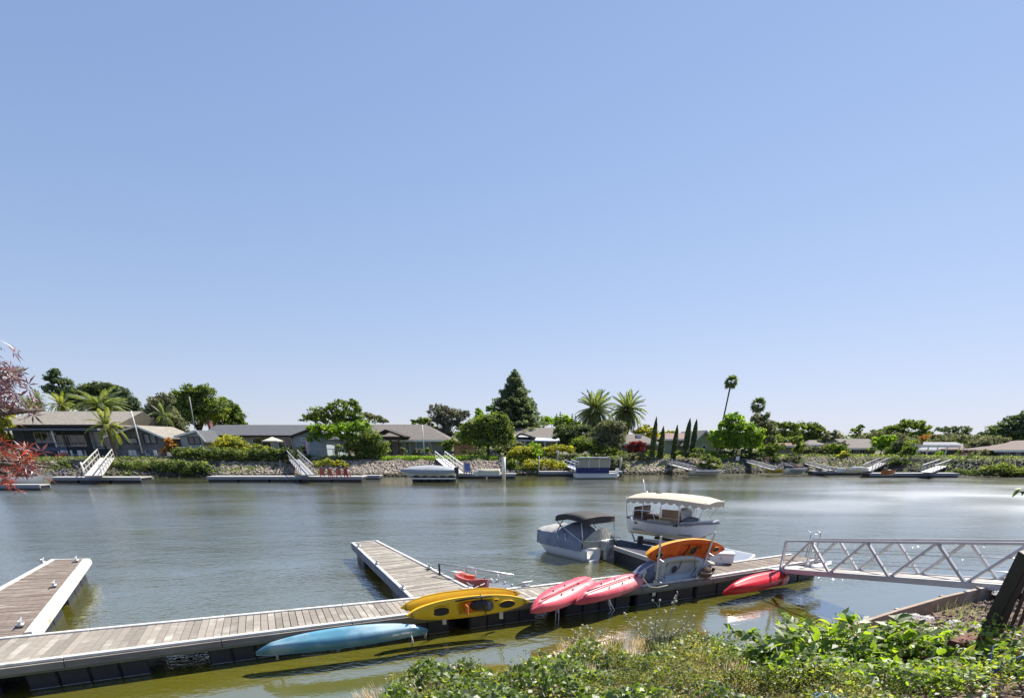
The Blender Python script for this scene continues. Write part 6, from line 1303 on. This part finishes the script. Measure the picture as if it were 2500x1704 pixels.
# dark rocks at the waterline
cs = []; ss = []
for _ in range(520):
    x = R.uniform(2.6, 14); d = R.uniform(-.95, -.22); y = eY(x)-d; s = R.uniform(.05, .13)
    cs.append((x, y, max(-.05, bz(x, y))+s*.2)); ss.append(s)
for _ in range(260):
    x = R.uniform(-4, 2.6); y = eY(x)+R.uniform(.0, .5); s = R.uniform(.04,.10); cs.append((x, y, max(-.05, bz(x,y))+s*.1)); ss.append(s)
rocks('waterline_rocks', cs, ss, RKD, 'small dark wet rocks along the foot of the near bank', 'rocks')
# leafy ground covers
def veg_h(x, y): return .10+.09*math.sin(x*2.3+y*1.1)*math.cos(y*2.9-x)+.05*math.sin(x*6.1+y*4.7)
def region(x, y):
    px_, py_ = project((x, y, bz(x, y)+.1)); return px_, py_
nrm = lambda n, up=1.: rng.normal(size=(n,3))*.75+np.array([0,-.1,up])
def spread(n, test, hmin=0., hmax=1., topbias=.6, xr=(-4.5,12.), over=.35):
    out = []
    while len(out) < n:
        x = R.uniform(*xr); y = R.uniform(3.2, eY(x)+over)
        if not test(x, y): continue
        f = R.random()**topbias; g = bz(x, min(y, eY(x)))-max(0, y-eY(x))*.4
        hh = max(.06, veg_h(x, y)*1.9); out.append((x, y, g+hmin+hh*hmax*f))
    return np.array(out)
wob = lambda x, y: .35*math.sin(x*2.1+y*3.3)+.2*math.sin(x*5.3-y*2.2)
t_ivy = lambda x, y: -2.3 < x < 1.5+wob(x, y) and region(x, y)[0] > 935+25*math.sin(y*3) and y > 4
t_cov = lambda x, y: 1.3+wob(x, y) < x < 4.3+wob(y, x)
IVY = leafmat('ivy_leaf', (.025,.055,.012), (.13,.20,.03), .45, gloss=.06, c3=(.34,.34,.16))
COVL = leafmat('ground_cover_leaf', (.045,.062,.018), (.20,.215,.06), .35, gloss=.03, c3=(.42,.40,.16))
SHR = leafmat('shrub_leaf', (.032,.07,.010), (.155,.245,.026), .5, gloss=.06, c3=(.30,.30,.08))
LITTER = leafmat('dry_leaf_litter', (.10,.06,.04), (.42,.32,.23), .15, tcol=(1.2,1.1,.9))
q = spread(10500, t_ivy, .02, 1.15); o = quads('ivy', q, nrm(len(q)), .026+.032*rng.random(len(q)), IVY, None, .72, fold=.25); lab(o, 'glossy ivy leaves covering the near bank at bottom centre', 'ivy', None, 'stuff')
q = spread(5200, lambda x, y: t_ivy(x, y) and math.sin(x*3.1+1)*math.cos(y*2.7) > .15, .03, 1.5); o = quads('ivy_shoots', q, nrm(len(q), .4), .012+.014*rng.random(len(q)), COVL, None, .45); lab(o, 'pale young shoots standing out of the ivy', 'ivy shoots', None, 'stuff')
q = spread(52000, t_cov, .0, 1.1); o = quads('ground_cover', q, nrm(len(q), .7), .010+.013*rng.random(len(q)), COVL, None, .5); lab(o, 'fine yellow green ground cover plants right of the ivy', 'ground cover', None, 'stuff')
q = spread(5000, lambda x, y: t_cov(x, y) and math.sin(x*2.3)*math.sin(y*3.1+.5) > .1, .02, 1.2); o = quads('ground_cover_broad', q, nrm(len(q)), .018+.02*rng.random(len(q)), IVY, None, .7, fold=.2); lab(o, 'broader green leaves scattered through the fine ground cover', 'ground cover', None, 'stuff')
q = spread(15000, lambda x, y: x > -3.2 and y < eY(x)-.02, .0, .03, 1, (-3.5, 13)); o = quads('leaf_litter', q, rng.normal(size=(len(q),3))*.45+np.array([0,0,1.]), .018+.03*rng.random(len(q)), LITTER, None, .35, fold=.2); lab(o, 'wood chips and dry leaf litter lying on the near bank', 'mulch', None, 'stuff')
# chips: small solid pieces on the open mulch
cs = []
while len(cs) < 3200:
    x = R.uniform(4.4, 12); y = R.uniform(3.5, eY(x)-.05); cs.append((x, y, bz(x,y)+.02))
rocks('wood_chips', cs, [R.uniform(.02,.055) for _ in cs], rockmat('wood_chip', (.42,.32,.25), (.12,.075,.06), False), 'pale and dark bark chips covering the bed behind the edging board', 'mulch', flat=.35)
# dry grass tufts
def tuft(label, x, y, n, h, mt, spread_=.18, w_=.004, name='grass_tuft', cat='grass tuft', z=None):
    g = bz(x, min(y, eY(x))) if z is None else z; V = []; F = []; T_ = []
    for _ in range(n):
        a = R.uniform(0, 6.283); r = spread_*R.random()**.5; bx, by = x+r*math.cos(a), y+r*math.sin(a); hh = h*R.uniform(.5, 1.1); lean = R.uniform(.1,.5)*hh; la = a+R.uniform(-.8,.8); dx, dy = math.cos(la)*lean, math.sin(la)*lean
        o_ = len(V); px_, py_ = -math.sin(la)*w_, math.cos(la)*w_
        V += [(bx-px_,by-py_,g), (bx+px_,by+py_,g), (bx+dx*.4+px_,by+dy*.4+py_,g+hh*.6), (bx+dx*.4-px_,by+dy*.4-py_,g+hh*.6), (bx+dx,by+dy,g+hh*R.uniform(.8,1))]
        F += [(o_,o_+1,o_+2,o_+3), (o_+3,o_+2,o_+4)]; t_ = R.random(); T_ += [t_, t_]
    m_ = MB(); m_.v = V; m_.f = F; o = obj(name, m_, mt); a_ = o.data.attributes.new('tint', 'FLOAT', 'FACE'); a_.data.foreach_set('value', T_); return lab(o, label, cat, None, 'stuff')
for x, y, lb in ((.95,6.9,'dry straw grass patch in the middle of the ivy'),(-1.0,6.6,'dry straw grass at the left part of the ivy'),(1.3,8.7,'rusty dry grass fringe at the top edge of the bank'),(2.1,8.7,'straw grass beside the tall seeding weed'),(3.9,5.4,'dry grass at the foot of the broad leaved shrub'),(3.1,6.3,'straw grass in the fine ground cover'),(-1.75,6.4,'sparse dry grass at the left tip of the bank')):
    tuft(lb, x, y, 420, .24, LM['dry'], .5)
tuft('fresh green grass clump left of the tall seeding weed', 1.75, 8.55, 160, .34, COVL, .12)
tuft('yellow green fern clump behind the white leaved plants near the edging board', 8.1, 9.2, 140, .22, LM['olive'], .45)
# seeding weeds
SEED = mat('pale_seed_head', (.66,.63,.52), (.5,.46,.34), scale=20, rough=.9); STEM = mat('pale_stem', (.48,.47,.34), (.34,.33,.2), scale=10, rough=.85)
def weed(label, x, y, stems, seeds):
    g = bz(x, min(y, eY(x))); rt = thing('seeding_weed', label, 'weed', (x, y, g)); sd = MB(); sv = []
    for (px_, py_, bend) in stems:
        tip = Q(px_, py_, y+R.uniform(-.12,.12)); b0 = Vector((x+R.uniform(-.08,.08), y+R.uniform(-.05,.05), g)); m1 = b0.lerp(tip, .4)+Vector((bend,0,.05)); m2 = b0.lerp(tip, .75)+Vector((bend*.7,0,.02))
        mb = MB().tube([b0, m1, m2, tip], [.013,.011,.008,.005], 5)
        for k in range(seeds):
            f = R.uniform(.35, 1.); p = (b0.lerp(m1, f/.5) if f < .5 else m1.lerp(tip, (f-.5)/.5)); e = p+Vector((R.uniform(-.11,.11), R.uniform(-.05,.05), R.uniform(.02,.12)))*(.6+.6*f)
            mb.tube([p, (p+e)/2+Vector((0,0,.015)), e], [.005,.004,.003], 4, False); sd.ball(e, R.uniform(.012,.021), 5, 4)
            if R.random() < .6: sd.ball(e+Vector((R.uniform(-.02,.02),0,R.uniform(-.02,.02))), .008, 5, 4)
        obj('stem', mb, STEM, rt)
    lab(obj('seed_heads', sd, SEED, rt), kind='stuff'); return rt
weed('tall pale seeding weed with many branching stems in front of the rack', 2.55, 8.75, ((1655,1448,.03),(1610,1478,-.04),(1692,1500,.05),(1525,1500,-.12),(1580,1520,-.03),(1640,1530,0),(1712,1512,.06),(1668,1535,.02),(1620,1500,0),(1560,1545,0)), 10)
weed('small pale seeding weed standing above the middle of the ivy', .95, 8.55, ((1418,1532,-.02),(1445,1525,.03),(1408,1560,-.03),(1452,1556,.04),(1432,1545,0)), 7)
weed('thin dry stalks at the left tip of the near bank', -1.9, 6.5, ((962,1672,-.02),(975,1668,.02),(1000,1676,.02)), 2)
tuft('silvery green foliage at the foot of the tall seeding weed', 2.6, 8.5, 500, .30, LM['olive'], .32, .010)

# broad leaved shrub
def leaf_mesh(name, mt, L_=1., w_=.42, curl=.12, lobes=None):
    V = []; F = []
    if lobes is None:
        prof = [(0,.02),(.18,.75),(.42,1.),(.68,.72),(.88,.3),(1,.0)]
        for t, k in prof: z = -curl*t*t; V += [(t*L_, w_*k*.5, z+.06*k), (t*L_, 0, z), (t*L_, -w_*k*.5, z+.06*k)]
        for i in range(len(prof)-1):
            a = i*3; F += [(a, a+1, a+4, a+3), (a+1, a+2, a+5, a+4)]
    else:
        V = [(0,0,0)]
        for k in range(lobes):
            a = math.radians(-105+210*k/(lobes-1)); l_ = L_*(1-.35*abs(a)/1.8); i0 = len(V); wv = .13
            V += [(l_*.5*math.cos(a-wv*1.4), l_*.5*math.sin(a-wv*1.4), .02), (l_*math.cos(a), l_*math.sin(a), -curl), (l_*.5*math.cos(a+wv*1.4), l_*.5*math.sin(a+wv*1.4), .02)]
            F.append((0, i0, i0+1, i0+2))
    me = bpy.data.meshes.new(name); me.from_pydata(V, [], F); me.update(); t_ = R.random(); at = me.attributes.new('tint', 'FLOAT', 'FACE'); at.data.foreach_set('value', [t_]*len(F)); me.materials.append(mt); return me
S0 = Vector((4.55, 6.55, bz(4.55, 6.55))); SH = thing('broad_leaved_shrub', 'large bright green broad leaved shrub with brown stems at lower right', 'shrub', S0)
lms = []
for k in range(8): R.seed(100+k); lms.append(leaf_mesh('leaf', SHR, 1, .5, .05+.25*R.random()))
R.seed(5); stm = MB(); cands = []
for k in range(88):
    a = R.uniform(0, 6.283); r = 1.5*R.random()**.5; tip = S0+Vector((r*math.cos(a)*1.1, r*math.sin(a)*1.0, R.uniform(.25,.66)*(1-.25*r))); tip.z = max(tip.z, bz(tip.x, tip.y)+.18)
    b0 = S0+Vector((R.uniform(-.25,.25), R.uniform(-.2,.2), -.05)); m_ = b0.lerp(tip, .55)+Vector((0,0,-.06)); stm.tube([b0, m_, tip], [.014,.009,.005], 5)
    for j in range(34):
        f = R.random()**.6; p = b0.lerp(m_, f*2) if f < .5 else m_.lerp(tip, f*2-1)
        d = Vector((R.gauss(0,1), R.gauss(0,1), R.gauss(.25,.5))).normalized(); cands.append((p+Vector((R.gauss(0,.05),R.gauss(0,.05),R.uniform(0,.08))), d, R.uniform(.11,.20)*(.75+.4*f), p.z))
obj('stems', stm, mat('reddish_stem', (.22,.11,.06), (.15,.08,.05), scale=8, rough=.8), SH, True)
for lx, ly, lz in ((1.25,-.55,.45),(1.35,-.15,.55)):
    e = S0+Vector((lx,ly,lz)); b0 = S0+Vector((.3,-.1,.15)); obj('branch', MB().tube([b0, b0.lerp(e,.5)+Vector((0,0,.06)), e], [.016,.012,.006], 6), mat('reddish_stem', (.2,.1,.06)), SH, True)
    for j in range(16): cands.append((b0.lerp(e, R.uniform(.5,1)), Vector((R.gauss(.3,.8), R.gauss(-.2,.8), R.gauss(.3,.4))).normalized(), R.uniform(.14,.24), 9))
cands.sort(key=lambda c: (c[0]-Vector((0,0,CAMH))).length/c[2]-c[3]*.0)
def orient(d, roll):
    q_ = d.to_track_quat('X', 'Z').to_matrix().to_4x4(); return q_ @ Matrix.Rotation(roll, 4, 'X')
for (p, d, s, _) in cands[:290]:
    o = bpy.data.objects.new('leaf', R.choice(lms)); C.objects.link(o); o.parent = SH; o.matrix_local = Matrix.Translation(p-S0) @ orient(d, R.gauss(0,.5)) @ Matrix.Scale(s, 4)
rest = cands[290:]; Pn = np.array([tuple(c[0]+c[1]*c[2]*.5) for c in rest]); Tn = np.array([tuple(c[1]) for c in rest]); nn_ = rng.normal(size=Pn.shape)*.5+np.array([0,0,1.])
o = quads('foliage', Pn, nn_, np.array([c[2]*.5 for c in rest]), SHR, SH, .48, tdir=Tn, fold=.15); o['kind'] = 'stuff'
q = spread(9500, lambda x, y: (x-4.6)**2/3.6+(y-6.6)**2/3.0 < 1, .0, 1.5, .8, (2.5, 6.8)); o = quads('undergrowth', q, nrm(len(q)), .018+.024*rng.random(len(q)), SHR, None, .5, fold=.2); lab(o, 'smaller green leaves filling in under the broad leaved shrub', 'undergrowth', None, 'stuff')
WF = leafmat('white_fleck', (.50,.52,.46), (.78,.78,.72), .3, tcol=(1.1,1.1,1.05))  # small white quads gathered into pale clusters on thin stalks
for px_, py_, lb in ((2232,1505,'white cluster at the left of the edging board'),(2262,1510,'white cluster just right of the first one'),(2330,1520,'white cluster in front of the bark chips'),(2392,1530,'white cluster beside the dark slatted seat'),(2440,1448,'white clump right beside the gangway end'),(2215,1522,'small white cluster among the shrub tops'),(2465,1432,'white clump touching the end of the edging board')):
    z_ = 1.35; c_ = P(px_, py_, z_); k = 260; g_ = rng.normal(size=(k,3)); g_ /= np.linalg.norm(g_, axis=1, keepdims=True)
    rt = thing('white_cluster', lb, 'flower', (c_.x, c_.y, bz(c_.x, c_.y)), 'white clusters on the near bank'); quads('flecks', np.array(c_)+g_*np.array([.12,.10,.05])*rng.random((k,1))**.4, g_, .014, WF, rt, .7)
    obj('stalk', MB().tube([(c_.x, c_.y, bz(c_.x,c_.y)-.02), tuple(c_)], .006, 5), STEM, rt)

# dark slatted seat, blue tubes, pots at the right edge
SS = thing('slatted_seat', 'black slatted garden seat with blue tubular frame at the right edge', 'garden seat', P(2450,1600,1.4))
a = P(2412,1548,1.50); t = Q(2512,1352,a.y-.35); up_ = Vector((0,1,0))
SLM = mat('black_painted_wood', (.012,.012,.014), (.02,.02,.022), scale=4, rough=.6)
obj('back_post', MB().beam(a, t, .11, .20, up=up_), SLM, SS, bevel=.01)
for k in range(1, 8):
    a2 = P(2425+k*20, 1546-k*3, 1.46); t2 = t+Vector((.07*k+.02*k, .05, -.02*k)); obj('slat', MB().beam(a2, t2, .045, .02, up=up_), SLM, SS)
BT = mat('blue_metal_tube', (.04,.07,.19), (.03,.05,.13), scale=3, rough=.35, metal=.3)
g_ = bz(5,5)
obj('frame_tube', MB().tube([P(2405,1668,1.42), P(2425,1640,1.55), P(2460,1618,1.66), P(2520,1592,1.80)], .022, 8), BT, SS, True)
obj('frame_tube', MB().tube([P(2424,1575,1.78), P(2412,1640,1.5), P(2408,1668,1.42)], .012, 7), BT, SS, True)
obj('frame_tube', MB().tube([P(2408,1600,1.5), P(2406,1662,1.42)], .012, 7), mat('dark_navy_tube', (.02,.03,.08), rough=.4), SS, True)
obj('foot_tube', MB().tube([P(2418,1678,1.42), P(2395,1712,1.42)], .022, 8), WHITEP, SS, True)
def pot(label, c, r, h_, mts, name='plant_pot'):
    rt = thing(name, label, 'pot', c); z = c[2]; k = len(mts)
    for i, m_ in enumerate(mts):
        f0, f1 = i/k, (i+1)/k; prof = lambda f: r*(.72+.28*math.sin(math.pi*(.15+.7*f)))
        obj('band', MB().tube([(c[0],c[1],z+h_*f0+.0005), (c[0],c[1],z+h_*(f0+f1)/2), (c[0],c[1],z+h_*f1-.0005)], [prof(f0), prof((f0+f1)/2), prof(f1)], 20), m_, rt, True)
    obj('rim', MB().tube([(c[0]+prof(1)*math.cos(a_*.3307), c[1]+prof(1)*math.sin(a_*.3307), z+h_) for a_ in range(20)], .012, 6), mts[-1], rt, True); return rt
rg = lambda n, c_: mat(n, c_, rough=.25, spec=.6)
c_ = P(2506,1640,1.40); pot('red and yellow glazed pot at the right edge beside the blue tube', c_, .15, .38, [rg('red_glaze', (.5,.04,.03)), rg('orange_glaze', (.6,.2,.03)), rg('yellow_glaze', (.6,.45,.05))])
c_ = P(2010,1765,1.25); pot('blue yellow and red glazed garden pot at the bottom edge under the shrub', c_, .17, .28, [rg('blue_glaze', (.05,.14,.25)), rg('yellow_glaze', (.6,.45,.05)), rg('red_glaze', (.5,.04,.03)), rg('blue_glaze', (.05,.14,.25))])
lab(obj('brick_block', MB().beam(P(2326,1578,1.50), P(2388,1558,1.56), .16, .14), mat('maroon_block', (.17,.045,.035), (.09,.03,.03), scale=5, rough=.8, bump=.6, bscale=20), bevel=.01), 'maroon clay block standing behind the shrub leaves', 'block')
lab(obj('clay_pipe', MB().tube([P(2040,1542,.82), P(2047,1534,.86), P(2050,1531,.88)], [.055,.055,.06], 12).tube([P(2030,1565,.8), P(2042,1545,.84)], .04), mat('terracotta', (.36,.20,.15), (.28,.15,.11), rough=.8)), 'small terracotta pipe end beside the left end of the edging board', 'pipe')
lab(obj('white_stone', MB().ball(P(1742,1672,1.0), .10, 10, 7, (1.3,.8,.7)), mat('white_stone', (.62,.66,.70), (.45,.48,.52), scale=6, rough=.8, bump=.8, bscale=12), smooth=True), 'pale white stone half buried in the fine ground cover', 'stone')
lab(obj('black_stake', MB().beam(P(1690,1583,.6), P(1693,1560,.85), .03, .03), DARK), 'short black stake right of the tall seeding weed', 'stake')

# red leaved maple reaching in from the left
MPL = leafmat('copper_maple_leaf', (.10,.02,.012), (.30,.06,.018), .5, tcol=(1.5,1.1,.9), c3=(.40,.30,.22), gloss=.12); MPU = leafmat('purple_maple_leaf', (.04,.018,.024), (.13,.055,.055), .4, tcol=(1.6,1.2,1.2), c3=(.42,.34,.34), gloss=.12)
MP = thing('maple_tree', 'copper and purple leaved maple branches reaching in at the left edge', 'tree', (-3.6,2.2,bz(-3.6,2.2)))
base = Vector((-3.6,2.2,bz(-3.6,2.2)-.1)); fork = Vector((-3.5,2.3,2.6))
obj('trunk', MB().tube([base, (base+fork)/2+Vector((.05,0,0)), fork, fork+Vector((0,.1,1.2))], [.09,.07,.06,.03], 8), BARK, MP, True)
mls = {'c': [], 'p': []}
for k in range(6): mls['c'].append(leaf_mesh('leaf', MPL, 1, lobes=5, curl=.2*R.random())); mls['p'].append(leaf_mesh('leaf', MPU, 1, lobes=5, curl=.2*R.random()))
def mbranch(tip, mid, cl, kind, n, spr, s0, s1):
    a = fork+Vector((0,0,R.uniform(-.2,.8))); obj('branch', MB().tube([a, mid, tip], [.03,.016,.005], 6), BARK, MP, True)
    for _ in range(n):
        px_, py_ = cl[0]+R.gauss(0, spr[0]), cl[1]+R.gauss(0, spr[1]); p = Q(px_, py_, 2.75+R.uniform(-.25,.25))
        o = bpy.data.objects.new('leaf', R.choice(mls[kind])); C.objects.link(o); o.parent = MP
        o.matrix_local = Matrix.Translation(p-MP.location) @ Euler((R.uniform(-1.2,1.2), R.uniform(-.9,.9), R.uniform(0,6.28))).to_matrix().to_4x4() @ Matrix.Scale(R.uniform(s0, s1), 4)
mbranch(Q(95,1010,2.75), Q(-40,980,2.6), (18,930), 'p', 66, (24,30), .036, .062)
mbranch(Q(60,900,2.75), Q(-60,930,2.6), (22,980), 'p', 46, (26,26), .036, .062)
mbranch(Q(110,1000,2.75), Q(-30,1010,2.6), (70,1000), 'p', 20, (30,14), .03, .055)
mbranch(Q(100,1130,2.75), Q(-40,1120,2.6), (45,1115), 'c', 48, (32,20), .036, .066)
mbranch(Q(70,1160,2.75), Q(-40,1150,2.6), (25,1150), 'c', 48, (28,22), .036, .066)
mbranch(Q(125,1140,2.75), Q(-20,1130,2.6), (90,1140), 'p', 18, (20,14), .04, .06)
# sprig at the right edge
SG = thing('overhanging_tree', 'small leafy sprig hanging in at the right edge above the gangway', 'tree', (4.2,2.6,bz(4.2,2.6)))
e = Q(2490,1200,3.2); obj('trunk', MB().tube([(4.2,2.6,bz(4.2,2.6)-.1),(4.2,2.7,2.5),(4.1,2.8,3.8)], [.08,.06,.03], 8), BARK, SG, True)
obj('branch', MB().tube([(4.15,2.75,3.3), e.lerp(Vector((4.15,2.75,3.3)), .5)+Vector((0,0,.03)), e], [.02,.01,.004], 6), BARK, SG, True)
for k in range(5):
    o = bpy.data.objects.new('leaf', R.choice(lms)); C.objects.link(o); o.parent = SG; p = Q(2489+k*8, 1198+R.uniform(-6,8), 3.2)
    o.matrix_local = Matrix.Translation(p-SG.location) @ Euler((R.uniform(-.5,.5), R.uniform(-.5,.8), R.uniform(2,4.5))).to_matrix().to_4x4() @ Matrix.Scale(R.uniform(.03,.05), 4)
